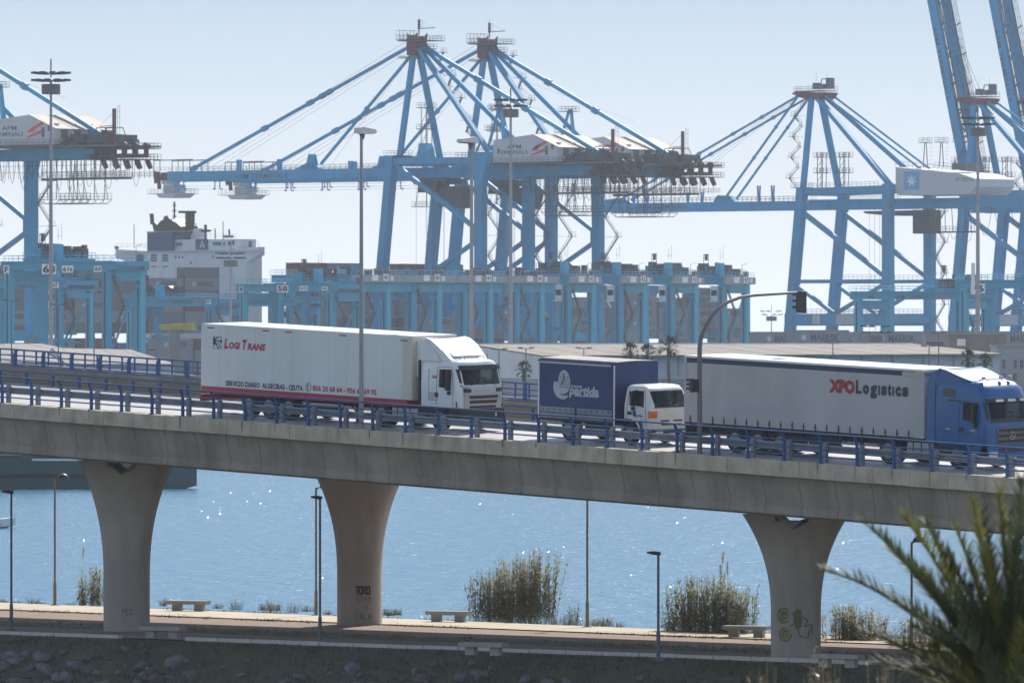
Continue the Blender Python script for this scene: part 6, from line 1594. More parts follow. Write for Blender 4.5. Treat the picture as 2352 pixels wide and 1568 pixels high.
        for q in (C - 2.5, C + 2.5):
            for bb, js in ((b0, (.2, .36, .55, .8)), (b1, (.3, .6))):
                p = Vector((ap.x - 4.5, q, ap.z + .4)); e = Vector((bb, q, zt + .6)); mb = MB(); mb.beam(p, e, .42, .48)
                for j in js: mb.beam(p.lerp(e, j - .008), p.lerp(e, j + .008), .6, .8)
                mb.build('stay', CB, root)
        mb = MB()
        for k in range(4): mb.tube((ap.x - 5.5, C - 1 + k * .6, ap.z + .9), (b0 + 6 + 2 * k, C - 1 + k * .6, zt), .035, 4)
        mb.build('rope', M['wire'], root)
        pa, pb = P(1466, 484, C - 3.7), P(1579, 484, C - 3.7); lettering(root, 'APM TERMINALS', (pa.x, C - 3.7, zb + .75), (1, 0, 0), (0, 0, 1), 1.25, M['grey_text'], width=pb.x - pa.x, bold=.01)
    else:
        L = 68.0; d = Vector((-.235, 0, 1)).normalized(); n = Vector((d.z, 0, -d.x))
        for q in (C - 3, C + 3):
            mb = MB(); mb.beam(Vector((hinge.x, q, hinge.z)), Vector((hinge.x, q, hinge.z)) + d * L, 1.4, 2.5, up=(1, 0, .2)); mb.build('boom', CB, root)
        mb = MB()
        for k in range(9): c = hinge + d * (5 + 7.2 * k); mb.beam(c + Vector((.4, -2.4, 0)), c + Vector((.4, 2.4, 0)), .5, .6)
        for k in range(8): c = hinge + d * (5 + 7.2 * k); e = c + d * 7.2; mb.tube(c + Vector((.4, -2.4, 0)), e + Vector((.4, 2.4, 0)), .14, 4); mb.tube(c + Vector((-1, 0, 0)), e + Vector((-1, 0, 0)), .2, 4)
        mb.build('boom_tie', CB, root)
        mb = MB()
        for k in range(7): c = hinge + d * (9 + 8 * k); mb.beam(c + n * 1.0 + Vector((0, -3.2, 0)), c + n * 3.4 + Vector((0, -3.2, .6)), .25, .25); mb.beam(c + n * 1.0 + Vector((0, 3.2, 0)), c + n * 3.0 + Vector((0, 3.2, .5)), .25, .25)
        for q in (-3.8, 3.8):
            a_ = hinge + n * 1.6 + Vector((0, q, 0)); 
            for m_ in (0, .5, 1.0): mb.tube(a_ + n * m_, a_ + n * m_ + d * L, .06, 4)
            for k in range(30): c = a_ + d * (L * k / 30); mb.tube(c, c + n * 1.0, .05, 3)
        mb.build('boom_walkway', CD, root)
        mb = MB()
        for k in range(5): mb.tube((ap.x - 4 + .8 * k, C - 1.5 + k * .8, ap.z + 2), hinge + d * (L - 4 - 3 * k) + n * 1.2 + Vector((0, -1.5 + k * .8, 0)), .05, 4)
        for q in (-2.5, 2.5): mb.tube(hinge + d * 22 + n * 2.2 + Vector((0, q, 0)), hinge + d * 58 + n * 1.6 + Vector((0, q, 0)), .22, 5)
        mb.build('rope', M['wire'], root)
        o = hinge + d * 27 + Vector((-1.25, -3.7, 0)); p2 = hinge + d * 49 + Vector((-1.25, -3.7, 0))
        lettering(root, 'APM TERMINALS', Vector((p2.x + .0, C - 3.71, p2.z)) , -d, n, 1.25, M['grey_text'], width=20, bold=.01)
        mb = MB(); mb.box(hinge.x - .4, hinge.x + 1.8, C - 3.72, C - 3.70, hinge.z + 3, hinge.z + 9); mb.build('red_panel', CR, root)
    # machinery house
    q0, q1 = .5, W - .5; h0 = P(2057, 384, q0); h1 = P(2192, 398, q0); hb = P(2057, 449, q0).z; xe = P(2240, 420, q0).x
    mb = MB(); mb.prism([(h0.x, hb + 1.0), (h0.x + .9, hb), (xe - 2, hb), (xe, hb + 2.0), (xe, h1.z - 1.4), (h1.x + 1.5, h1.z), (h0.x, h0.z)], (q0, q1), 'y'); ho = mb.build('machinery_house', M['house_grey'], root)
    mb = MB(); mb.rail([(h0.x, q0, h0.z), (h1.x, q0, h1.z)], 1.6, .05, 1.3); mb.rail([(h0.x, q1, h0.z), (h1.x, q1, h1.z)], 1.6, .05, 1.3)
    for x in (h0.x + 3.2, h0.x + 8.2): 
        platform(mb, (x, C, h0.z + 6.4), 1.3, 1.1)
        for e in (-.5, .5): mb.tube((x + e * 1.4, C, h0.z), (x + e * .4, C, h0.z + 6.4), .12, 4)
        for k in range(6): mb.tube((x + 1.3, C, h0.z + 1 + k), (x + 2.2, C, h0.z + 1 + k), .05, 3)
    mb.box(h0.x + 15, h0.x + 19, 4, 12, h0.z - .8, h0.z + .9); mb.build('roof_gear', CS, ho)
    a, b = P(2076, 436, q0), P(2112, 394, q0); mb = MB(); mb.box(a.x, b.x, q0 - .03, q0 - .003, a.z, b.z); mb.build('star_panel', M['star_blue'], ho)
    cx, cz = (a.x + b.x) / 2, (a.z + b.z) / 2; mb = MB(); r1 = (b.x - a.x) * .36; pts = []
    for k in range(14): r = r1 if k % 2 == 0 else r1 * .42; t = math.pi / 2 + k * math.pi / 7; pts.append((cx + r * math.cos(t), q0 - .04, cz + r * math.sin(t)))
    mb.add(pts + [(cx, q0 - .04, cz)], [(k, (k + 1) % 14, 14) for k in range(14)]); mb.build('star', M['sign_white'], ho)
    pa, pb = P(2194, 417, q0), P(2236, 417, q0); lettering(ho, 'APM TERMINALS', (pa.x, q0, pa.z), (1, 0, 0), (0, 0, 1), .95, M['grey_text'], width=pb.x - pa.x)
    # stairs, towers, trolley
    zigzag(root, (P(1838, 436, 0).x - 1.5, 1.5, HT), (ap.x - 4, C, ap.z - 2), (-1, 0, 0), n=8, run=3.4)
    zigzag(root, (lb + 1.4, W, 2), (lb + 1.4, W, HT - 6), (1, 0, 0), n=11, run=3.4)
    for x0_, qq in ((P(1858, 430, 0).x, 5.5), (P(1896, 430, 0).x, 8)):
        mb = MB()
        for z in (4.0, 8.0): platform(mb, (x0_, qq, HT + z), 1.7, 1.4)
        for d_ in (-.8, .8):
            for e in (-.8, .8): mb.tube((x0_ + d_, qq + e, HT - .5), (x0_ + d_, qq + e, HT + 9.0), .1, 4)
        for k in range(5): mb.tube((x0_ - .8, qq - .8, HT + 1.8 * k), (x0_ + .8, qq - .8, HT + 1.8 * k + 1.8), .06, 4)
        mb.build('lift_tower', CS, root)
    mb = MB(); platform(mb, (bt - 1, 1.2, HT + .2), 2.4, 1.6); mb.rail([(bt + 3, 0, HT), (lb - 3, 0, HT + .3)], 1.1, .05, 1.4); mb.rail([(bt + 9, C - 3.8, zt), (lb, C - 3.8, zt)], 1.3, .05, .9, mids=3); mb.build('portal_rail', CS, root)
    mb = MB(); x = lb - 6; mb.prism([(x - 6, zb - .5), (x + 9, zb - .4), (x + 14, zb - 1.0), (x + 12, zb - 1.8), (x + 2, zb - 1.7), (x - 5.2, zb - 1.1)], (C - 3.5, C + 3.5), 'y'); mb.box(x + 9, x + 14.2, C - 2.5, C + 2.5, zb - 6.3, zb - .3); mb.box(x + 14.2, x + 29, C - 3.5, C - 2.5, zb - 6.2, zb - 5.8); mb.rail([(x + 14.2, C - 3.5, zb - 5.8), (x + 29, C - 3.5, zb - 5.8)], 1.2, .06, 1.0)
    for k in range(7): mb.tube((x + 15.5 + k * 2, C - 3, zb), (x + 15.5 + k * 2 + (k % 2) * .5, C - 3, zb - 6), .09, 4)
    mb.build('trolley', CD, root)
    mb = MB()
    for k in range(6): hang_cable(mb, (x + 14.5 + k * 2.3, C - 3.4, zb - 6.2), (x + 16.2 + k * 2.4, C - 3.4, zb - 6.2), 1.6 + (k % 3) * .3, .05)
    for k in range(3): hang_cable(mb, (x + 30 + k * 5, C - 3.4, zb), (x + 34.2 + k * 5, C - 3.4, zb), 7 - k, .06)
    mb.build('festoon_cable', CD, root)
    mb = MB()
    for k in range(5): mb.tube((x - 5 + k * .9, C - 2 + k, zb), (x - 5 + k * .9, C - 2 + k, 6), .035, 4)
    mb.build('hoist_rope', M['wire'], root)
mat('star_blue', (.10, .36, .62), .5)
fr0R = Frame(1803, 2078.0)
r1 = empty('ship_crane', fr0R.loc(), -TH); tag(r1, 'blue ship crane with red flat apex and lowered boom, star panel on its house', 'crane', gS); crane_R(r1, fr0R, False)
f2 = Frame(2179, 2128.0); r2 = empty('ship_crane', f2.loc(), -TH); tag(r2, 'blue ship crane with raised boom and its red apex in the picture', 'crane', gS); crane_R(r2, f2, True)
f3 = Frame(2322, 2146.0); r3 = copy_tree(r2); r3.location = f3.loc(); r3['label'] = 'blue ship crane at the right picture edge, only its raised boom in view'
# ================================================================== YARD GANTRIES
GB, GL = M['gantry_blue'], M['gantry_light']
def gantry(u, Y, span, base, H, label, plates=(), under=None, phi=34.0, trolley=.5, group='yard gantry cranes', sgn=1, legw=1.5, rich=True, cabside=True, machinery=True, ext=0.0):
    """rubber tyred gantry: x = span (to the right and nearer), y = travel (to the right and away). u = foot of the near left leg"""
    X = (u - U0) * Y / F; root = empty('yard_gantry', (X, Y, ZQ), -R(phi)); tag(root, label, 'gantry crane', group)
    hw = legw / 2
    for x in (0, span):
        for y in (0, base):
            mb = MB(); mb.hexa([(x - hw, y - hw, 1.6), (x + hw, y - hw, 1.6), (x + hw, y + hw, 1.6), (x - hw, y + hw, 1.6), (x - hw * .85, y - hw, H - 2.6), (x + hw * .85, y - hw, H - 2.6), (x + hw * .85, y + hw, H - 2.6), (x - hw * .85, y + hw, H - 2.6)]); mb.build('leg', GL if (x == 0) == (y == 0) else GB, root)
        mb = MB(); mb.box(x - .7, x + .7, -1.5, base + 1.5, 1.5, 2.6); mb.build('sill_beam', GB, root)
        for y in (-.6, .8, base - .8, base + .6):
            mb = MB(); mb.tube((x - .35, y, .8), (x + .35, y, .8), .8, 12); mb.build('tyre', M['rubber'], root, smooth=40)
        mb = MB(); mb.box(x - .65, x + .65, hw, base - hw, H - 4.6, H - 2.7); mb.build('end_beam', GB, root)
        if ext: mb = MB(); mb.box(x - .6, x + .6, -hw - ext + .1, -hw, H - 4.6, H - 2.7); mb.box(x - .6, x + .6, base + hw, base + hw + ext - .1, H - 4.6, H - 2.7); mb.build('end_beam', GB, root)
    for y in (0, base):
        mb = MB(); mb.box(-1.6, span + 1.6, y - .75, y + .75, H - 2.55, H - .9); mb.build('main_girder', GB, root)
        mb = MB(); mb.box(-1.6, span + 1.6, y - 1.25 if y == 0 else y + .76, y - .76 if y == 0 else y + 1.25, H - 1.0, H - .86); s = y - 1.2 if y == 0 else y + 1.2; mb.rail([(-1.6, s, H - .86), (span + 1.6, s, H - .86)], 1.1, .045, 1.6)
        mb.build('girder_walkway', M['gantry_light'], root)
    # the side facing the travel neighbours
    mb = MB(); 
    for x in (-1.4, span + 1.4): mb.rail([(x, 0, H - .86), (x, base, H - .86)], 1.1, .045, 1.6); mb.box(x - .4, x + .4, 0, base, H - 1.9, H - .95)
    mb.build('cross_walkway', M['house_grey'] if not rich else GB, root)
    # trolley: machinery on top, cab and spreader below
    c = span * trolley; rr = random.Random(int(u) + 7)
    if machinery:
        mb = MB(); mb.box(c - 4, c + 4, -.9, base + .9, H - .8, H - .3); mb.rail([(c - 4, -.9, H - .3), (c + 4, -.9, H - .3), (c + 4, base + .9, H - .3)], 1.1, .05, 1.2); mb.build('trolley', GB, root)
        mb = MB()
        for k in range(20): s = rr.uniform(.3, 1.0); x = c + rr.uniform(-3.2, 3.2); y = rr.uniform(.5, base - .5); mb.box(x - s, x + s, y - s, y + s, H - .3, H + rr.uniform(.5, 2.6))
        mb.tube((c - 1.8, base * .35, H + .9), (c + 1.8, base * .35, H + .9), .9, 12); mb.build('hoist_machinery', CD, root)
        mb = MB(); mb.box(c - 3.4, c - 1.2, 1.0, 3.0, H - .3, H + 1.7); mb.build('electrical_box', GB, root); mb = MB(); mb.box(c + 2.5, c + 3.8, -.2, 1.6, H - .3, H + 2.4); mb.build('electrical_box', GL, root)
        mb = MB(); mb.prism([(c - .6, H + .3), (c + 1.2, H + .3), (c + .9, H + 1.6), (c, H + 2.2), (c - .5, H + 1.6)], (base - 2.5, base - .5), 'y'); mb.build('cable_reel', CD, root); mb = MB(); mb.tube((c - 2.2, 2, H + 2.2), (c - 2.2, 2, H + 4.4), .07, 4); mb.tube((c - .9, 2, H + 2), (c - .9, 2, H + 4.4), .07, 4); mb.box(c - 2.2, c - .9, 1.95, 2.05, H + 4.3, H + 4.5); mb.box(c - 1.8, c - 1.2, 1.8, 2.2, H + 3.0, H + 4.32); mb.build('camera_frame', CD, root); mb = MB()
        mb.tube((c + 3, 1, H + 3.2), (c + 3, 1, H + 5.6), .04, 3); mb.tube((c + 3.8, 1, H + 3.2), (c + 3.8, 1, H + 6.4), .04, 3); mb.tube((c + 2.6, 1, H + 4), (c + 3.8, 1, H + 4), .03, 3); mb.build('aerial', CD, root)
    if cabside and machinery:
        cx_ = c + 2.2
        mb = MB(); mb.box(cx_ - 1.0, cx_ + 1.0, -.4, 1.8, H - 6.4, H - 2.9); mb.box(cx_ - 1.3, cx_ + 1.3, -.8, 2.2, H - 6.6, H - 6.41); mb.build('cab', M['sign_white'], root)
        mb = MB(); mb.box(cx_ - .78, cx_ + .78, -.43, -.402, H - 5.2, H - 3.9); mb.box(cx_ + 1.002, cx_ + 1.03, -.1, 1.5, H - 5.2, H - 3.9); mb.build('cab_window', M['glass_dark'], root)
    mb = MB(); zsp = H * rr.uniform(.42, .62)
    for dx in (-1, 1):
        for dy in (-2.2, 2.2): mb.tube((c + dx, base / 2 + dy, H - 1), (c + dx, base / 2 + dy, zsp + .6), .045, 3)
    mb.build('hoist_rope', M['wire'], root)
    mb = MB(); mb.box(c - .7, c + .7, base / 2 - 6, base / 2 + 6, zsp - .2, zsp + .15); mb.box(c - 1.2, c + 1.2, base / 2 - 2, base / 2 + 2, zsp + .16, zsp + .8); mb.build('spreader', GB, root)
    zigzag(root, (span + .9, .2, 2.6), (span + .9, .2, H - 4), (0, 1, 0), n=4, run=4.0)
    mb = MB(); mb.tube((span - 1, base, H - 1), (span - 1, base, H + 2.0), .06, 4); mb.tube((span - 1, base, H + 2.0), (span + .6, base, H + 2.4), .05, 4); mb.build('mast_lamp', CS, root); mb = MB(); mb.box(span - .6, span + .6, base - .3, base + .3, H - .86, H + .5); mb.build('control_box', CS, root)
    # ladders, cable trays, engine house and boxes on the legs
    r3 = random.Random(int(u * 3) + 1)
    for x, y in ((0, 0), (span, 0), (span, base)):
        mb = MB(); mb.box(x - .12, x + .12, y - hw - .14, y - hw - .01, 2.8, H - 3); mb.build('cable_tray', CD, root)
        if r3.random() < .7: mb = MB(); z = r3.uniform(3.5, 8); mb.box(x - .6, x + .5, y - hw - .7, y - hw - .02, z, z + r3.uniform(1.2, 2.2)); mb.build('junction_box', r3.choice([CS, M['sign_white'], GB]), root)
    mb = MB(); mb.box(span - .9, span + 1.3, base * .28, base * .72, 2.62, 5.6); mb.build('engine_house', r3.choice([GB, M['house_grey'], CS]), root)
    mb = MB(); mb.box(span - .3, span + .3, hw + .4, base - hw - .4, 9.2, 9.5); mb.beam((span, hw, 9.3), (span, base - hw, H - 5.2), .28, .3); mb.build('side_brace', GB, root)
    mb = MB(); mb.rail([(span + .8, hw, H - 2.5), (span + .8, base - hw, H - 2.5)], 1.1, .05, 1.2); mb.box(span + .66, span + 1.2, hw, base - hw, H - 2.68, H - 2.52); mb.build('side_walkway', CS, root)
    if not machinery:
        for k in range(9):
            y = r3.uniform(-3, base + 3); mb = MB(); s_ = r3.uniform(.25, .8); mb.box(span - 1 - s_, span - 1 + s_, y - s_, y + s_, H - .85, H - .85 + r3.uniform(.5, 1.9)); mb.build('deck_box', r3.choice([CD, CD, CS, GB]), root)
        mb = MB(); mb.rail([(span + 1.4, -4, H - .9), (span + 1.4, base + 4, H - .9)], 1.2, .06, 1.3); mb.build('deck_rail', CD, root)
    for txt, x, w, h, z, col in plates:
        mb = MB(); mb.box(x - .2, x + w + .2, -.815, -.78, z - .2, z + h + .2); mb.build('number_plate', M['sign_white'], root)
        lettering(root, txt, (x, -.815, z), (1, 0, 0), (0, 0, 1), h, M['black_paint'], width=w, bold=.04)
    if under:
        txt, x, w, z = under; lettering(root, txt, (x, -.76, z), (1, 0, 0), (0, 0, 1), .75, M['grey_text'], width=w, bold=.015)
        mb = MB(); x2 = x + w + .5; mb.add([(x2, -.765, z - .3), (x2 + .8, -.765, z), (x2 + 3, -.765, z + .85), (x2 + 1.9, -.765, z + .8), (x2 + 1.0, -.765, z + .4)], [(0, 1, 2, 3, 4)]); mb.build('stripe_emblem', M['orange_red'], root)
    return root
def zof(v, Y): return ZC + (V0 - v) * Y / F - ZQ
Y63 = 1560; 
gantry(22, Y63, 23.3, 10.6, zof(602, Y63) + 1, 'big yard gantry marked 63 at the left', [('63', 8.6, 3.0, 1.5, zof(631, Y63) + .3, 0), ('61t', 13.4, 2.3, .95, zof(630, Y63) + .45, 0), ('63', 21.0, 1.4, .75, zof(630, Y63) + .55, 0), ('F', -.6, .9, 1.2, zof(631, Y63) + .4, 0)], trolley=.34, cabside=False)
gantry(-70, 1690, 23.3, 10.6, zof(641, 1690) + .6, 'yard gantry with its name on the girder just behind the one marked 63', [('07', 22.2, 1.4, .8, zof(660, 1690), 0)], ('TERMINALS', 12.0, 6.4, zof(662, 1690)), trolley=.8)
Y58 = 1760
gantry(560, Y58, 23.0, 10.6, zof(654, Y58) + 1, 'yard gantry marked 58 behind the white trailer', [('58', 9.6, 2.6, 1.2, zof(672, Y58) + .2, 0), ('61t', 15.6, 1.8, .6, zof(671, Y58) + .5, 0), ('58', 21.4, 1.1, .5, zof(671, Y58) + .5, 0), ('1', -.4, .6, .9, zof(672, Y58) + .3, 0)], trolley=.7, cabside=False)
gantry(480, 1880, 23.0, 10.6, zof(684, 1880) + .6, 'yard gantry behind the one marked 58 with lettering on its girder', [('08', 3.2, 1.0, .6, zof(696, 1880), 0)], ('APM TERMINALS', 10.5, 6.5, zof(697, 1880)), trolley=.85)
gantry(300, 1850, 23.0, 10.6, zof(684, 1850) + .6, 'yard gantry in front of the moored ship', [('07', 22.0, 1.0, .6, zof(697, 1850), 0)], ('TERMINALS', 12.0, 5.6, zof(697, 1850)), trolley=.2, cabside=False)
Y10 = 1700
gantry(1972, Y10, 24.5, 10.6, zof(664, Y10) + .4, 'yard gantry marked 10 under the right hand crane', [], ('APM TERMINALS', 9.2, 9.6, zof(686, Y10)), trolley=.86, cabside=False)
gr10 = bpy.data.objects['yard_gantry.005']
lettering(gr10, '10', (3.0, -.76, zof(687, Y10)), (1, 0, 0), (0, 0, 1), .9, M['black_paint'], width=1.3, bold=.03)
gantry(2215, 1640, 23.3, 10.6, zof(640, 1640) + .6, 'yard gantry marked 76 at the right picture edge', [('76', 2.2, 2.9, 1.5, zof(671, 1640), 0)], trolley=.7, cabside=False)
# a long row of gantries parked one behind the other along the same lane
order = ['nearest the camera, marked 40', 'second from the left', 'third from the left, marked 41', 'fourth from the left', 'fifth from the left', 'third from the right end', 'second from the right end', 'at the right end with open stairs']
short = ['nearest', 'second', 'third', 'fourth', 'fifth', 'third last', 'second last', 'last']
num = ['40', '40', '41', '41', '42', '42', '43', '43']
for i in range(8):
    u = 827 + 119 * i; Y = 1770 + i * 16.5; ph = 34.0; H = zof(636 + .8 * i, Y) + 1.4
    # u is the near leg of the land side: shift the root back by the span
    Xn = (u - U0) * Y / F; Xr = Xn - 21.6 * math.cos(R(ph)); Yr = Y + 21.6 * math.sin(R(ph)); ur = U0 + F * Xr / Yr
    g = gantry(ur, Yr, 21.6, 9.9, H, 'yard gantry in the parked row, ' + order[i], [], None, phi=ph, trolley=.80, group='row of parked yard gantries', rich=False, legw=1.65, machinery=i >= 4, ext=4.6 if i < 4 else 0)
    # plates on the land side face (+x)
    x = 21.6 + 1.85
    for y, w, h, txt in ((2.0, 2.2, 1.3, ''), (6.3, 1.9, 1.5, num[i]), (9.0, 1.0, 1.1, '')):
        mb = MB(); mb.box(x, x + .05, y - .1, y + w, H - 2.2, H - 2.2 + h); mb.build('number_plate', M['sign_white'], g)
        if txt: lettering(g, txt, (x + .05, y + .1, H - 2.0), (0, 1, 0), (0, 0, 1), h - .4, M['grey_text'], width=w - .4, bold=.03)
    mb = MB(); mb.box(21.6 + 1.1, 21.6 + 1.84, -1.5 - (3.6 if i < 4 else 0), 11.4 + (3.6 if i < 4 else 0), H - 2.5, H - .95); mb.build('side_panel', M['gantry_panel'] if 'gantry_panel' in M else mat('gantry_panel', (.27, .31, .34), .7, var=.15, scale=.3, dirt=(.16, .2, .22), dscale=.3, damt=.6), g)

# ================================================================== CONTAINERS
ccol = dict(grey=(.21, .235, .265), dark_grey=(.13, .145, .165), maroon=(.14, .035, .045), navy=(.03, .05, .12), blue=(.045, .13, .33), red=(.38, .055, .04), white=(.52, .53, .52), orange=(.5, .14, .04), teal=(.05, .22, .30), tan=(.33, .27, .19))
for k, c in ccol.items(): mat('box_' + k, c, .65, var=.1, scale=.25, dirt=tuple(x * .55 + .02 for x in c), dscale=.25, streak=.3, damt=.6)
cmesh = {}
def container_mesh(col, L):
    if (col, L) in cmesh: return cmesh[(col, L)]
    mb = MB(); h, w = 2.56, 2.42; n = int(L / .55)      # corrugated long sides: alternating ribs
    pts = []
    for i in range(n * 2):
        x = .15 + (L - .3) * i / (n * 2 - 1); pts.append((x, (-w / 2 + .04) if (i // 1) % 2 else (-w / 2)))
    ring = [(0, -w / 2), ] + pts + [(L, -w / 2), (L, w / 2), (0, w / 2)]
    mb.prism(ring, (.12, h - .1), 'z')
    for x in (.06, L - .06):
        for y in (-w / 2 + .0, w / 2 - .0): mb.box(x - .1, x + .1, y - .08, y + .08, 0, h)
    for z in (.06, h - .06):
        for y in (-w / 2, w / 2): mb.box(0, L, y - .06, y + .06, z - .07, z + .07)
    for y in (-.85, -.35, .35, .85): mb.tube((-.05, y, .2), (-.05, y, h - .2), .035, 4)
    mb.box(-.02, .0, -.02, .02, .1, h - .1)
    cmesh[(col, L)] = mb.mesh('shipping_container', M['box_' + col]); return cmesh[(col, L)]
def letter_mesh(txt, L, h, w, x0, z0, m):
    tmp = empty('tmp'); o = lettering(tmp, txt, (x0, 0, z0), (1, 0, 0), (0, 0, 1), h, m, width=w, bold=.02); me = o.data; bpy.data.objects.remove(o); bpy.data.objects.remove(tmp); return me
maersk_me = letter_mesh('MAERSK', 12.2, 1.25, 5.6, 4.6, .65, M['grey_text'])
mb = MB(); pts = []
for k in range(14): r = .75 if k % 2 == 0 else .32; t = math.pi / 2 + k * math.pi / 7; pts.append((3.2 + r * math.cos(t), -.004, 1.28 + r * math.sin(t)))
mb.add(pts + [(3.2, -.004, 1.28)], [(k, (k + 1) % 14, 14) for k in range(14)]); mat('star_pale', (.40, .52, .60), .6); star_me = mb.mesh('star_emblem', M['star_pale'])
po_me = letter_mesh('P&L', 12.2, 1.2, 2.6, 5.0, .65, M['navy_text'])
CLAB = dict(grey='grey', dark_grey='dark grey', maroon='maroon', navy='navy blue', blue='blue', red='red', white='white', orange='orange', teal='teal', tan='tan')
ORD = 'first second third fourth fifth sixth seventh eighth ninth tenth eleventh twelfth thirteenth fourteenth'.split()
def container(pos, ang, col, L=12.19, text=None, where='', tier=0, bay=None, hs=1.0):
    o = inst('shipping_container', container_mesh(col, L), None, pos, (0, 0, ang), (1, 1, hs))
    a = 'lettered ' if text else 'plain '
    tag(o, a + CLAB[col] + ' container, ' + ORD[tier] + ' tier' + ('' if bay is None else ' of the ' + ORD[bay] + ' column') + ', ' + where, 'container', 'stacked containers ' + where)
    if text:
        y = -1.215; t = inst('lettering', po_me if text == 'P' else maersk_me, o, (0, y - .02, 0))
        if text == 'M': inst('star_emblem', star_me, o, (0, y - .02, 0))
    return o
def stack(u, Y, bays, rows, tiers, z0, cols, where, seed, ang, txt=.5, step=12.9, rowstep=2.6, rowdir=None, L=12.19, hs=1.0):
    """bays run along the long axis (towards the right and away); the lettered side faces right"""
    rnd = random.Random(seed); X = (u - U0) * Y / F; d = Vector((math.cos(ang), math.sin(ang), 0)); n = Vector((-d.y, d.x, 0))
    for b in range(bays):
        for r in range(1):
            tt = tiers[b] if hasattr(tiers, '__len__') else tiers
            for t in range(tt):
                c = rnd.choice(cols); p = Vector((X, Y, z0 + t * 2.6 * hs)) + d * (b * step) + n * (r * rowstep)
                tx_ = None
                if r == 0 and c in ('grey', 'white') and rnd.random() < txt: tx_ = 'M'
                if r == 0 and c == 'blue' and rnd.random() < .6: tx_ = 'P'
                container(p, ang, c, L, tx_, where, t, b if bays > 1 else None, hs)
QA = R(90) - TH                   # direction of the quay axis
GY = ['grey', 'grey', 'grey', 'dark_grey', 'grey', 'grey', 'maroon', 'dark_grey']
MX_ = ['grey', 'maroon', 'blue', 'dark_grey', 'navy', 'red', 'teal', 'maroon', 'white', 'grey']
# deck cargo of the moored ship
SHX, SHY = -77.9 , 1952.0
def shp(b, q, z=0): return Vector((SHX + b * TC + q * TS, SHY - b * TS + q * TC, z))
def ship_stack(q0, bays, tiers, z0, where, seed, cols=GY):
    p = shp(20.5, q0); stack(U0 + F * p.x / p.y, p.y, bays, 1, tiers, z0, cols, where, seed, QA, .75)
ship_stack(-90, 6, [6, 6, 6, 6, 5, 6], 16.2, 'on ship left of bridge', 1)
ship_stack(14, 14, [7, 7, 6, 7, 7, 6, 5, 5, 4, 5, 5, 4, 5, 3], 15.0, 'on ship right of bridge', 2)
# yard stacks between the gantry legs
stack(70, 1680, 2, 2, [5, 5], ZQ, GY + ['maroon'], 'behind the biggest gantry at left', 3, QA)
stack(62, 1575, 2, 1, [2, 2], ZQ, ['white', 'white', 'navy'], 'under the biggest gantry at left', 4, R(8), 1, rowstep=2.6)
stack(350, 1800, 3, 1, [5, 5, 4], ZQ, GY, 'in front of the ship', 5, QA)
stack(380, 1600, 2, 1, [2, 2], ZQ, ['white', 'grey'], 'low behind white trailer', 6, R(12), .5)
stack(600, 1800, 4, 1, [5, 5, 5, 5], ZQ, MX_, 'behind gantry left of row', 7, QA)
stack(330, 1400, 2, 1, [1, 1], ZQ + .5, ['grey'], 'alone beside the white lorry', 8, R(6), 1.2)
for i in range(8):
    stack(880 + i * 112, 1815 + i * 17, 1, 2, [4 + (i * 3) % 3], ZQ, MX_, 'between legs of the ' + short[i] + ' parked gantry', 20 + i, QA)
    stack(850 + i * 112, 1900 + i * 17, 1, 1, [5 + (i * 5) % 3], ZQ, MX_ + GY, 'behind the ' + short[i] + ' parked gantry', 40 + i, QA)
stack(1090, 1500, 3, 1, [1, 1, 1], ZQ, ['red', 'red', 'grey'], 'in front of the gantry row', 60, R(4))
stack(1728, 1640, 2, 1, [5, 5], ZQ, ['grey', 'grey', 'dark_grey'], 'left of right crane legs', 9, R(30), 1, hs=1.1)
stack(1806, 1580, 1, 1, [5], ZQ, ['grey'], 'directly below the right hand crane', 10, R(10), 1, hs=1.12)
stack(1985, 1560, 3, 1, [5, 5, 5], ZQ, ['grey', 'dark_grey', 'grey'], 'below gantry 10', 11, R(22), 1, hs=1.1)
stack(2018, 1700, 1, 2, [5], ZQ, ['white'], 'between the right hand crane legs', 12, R(50), 0, L=6.06)

# ================================================================== MOORED SHIP
ship = empty('container_ship', (SHX, SHY, 0), -TH); tag(ship, 'large container ship with white bridge house and dark blue funnel', 'ship')
SF = Frame(430, SHY); SF.X, SF.Y = SHX, SHY
def S(u, v, q=0): p = SF(u, v, q); return Vector((p.x, q, p.z + ZQ))
mat('ship_white', (.60, .61, .64), .5, var=.06, scale=.15, dirt=(.4, .38, .36), dscale=.2, streak=.3, damt=.4)
mat('ship_navy', (.035, .06, .16), .5, var=.1); mat('ship_black', (.012, .015, .02), .5); mat('ship_hull', (.05, .13, .25), .6, var=.1); mat('ship_yellow', (.5, .36, .06), .5)
mb = MB(); mb.loft([[(b * k, q, z) for b, z in ((-21, -2), (21, -2), (22, 14), (-22, 14))] for q, k in ((-120, .55), (-105, .9), (-80, 1), (175, 1), (200, .85), (215, .5))]); mb.build('hull', M['ship_hull'], ship)
def blk(m, name, u0, u1, v0, v1, q0, q1, parent=ship):
    a, b = S(u0, v1, q0), S(u1, v0, q0); mb = MB(); mb.box(a.x, b.x, q0, q1, a.z, b.z); return mb.build(name, m, parent)
lo = S(300, 690).z
a, b, c, d, e, f = S(265, 572), S(265, 592), S(300, 604), S(565, 604), S(594, 585), S(594, 567)
mb = MB(); mb.prism([(a.x, a.z), (b.x, b.z), (c.x, c.z), (c.x, 12), (d.x, 12), (d.x, d.z), (e.x, e.z), (f.x, f.z), (S(540, 578).x, S(540, 576).z), (S(330, 578).x, S(330, 576).z)], (0, 2.2), 'y'); blo = mb.build('bridge_front', M['ship_white'], ship)
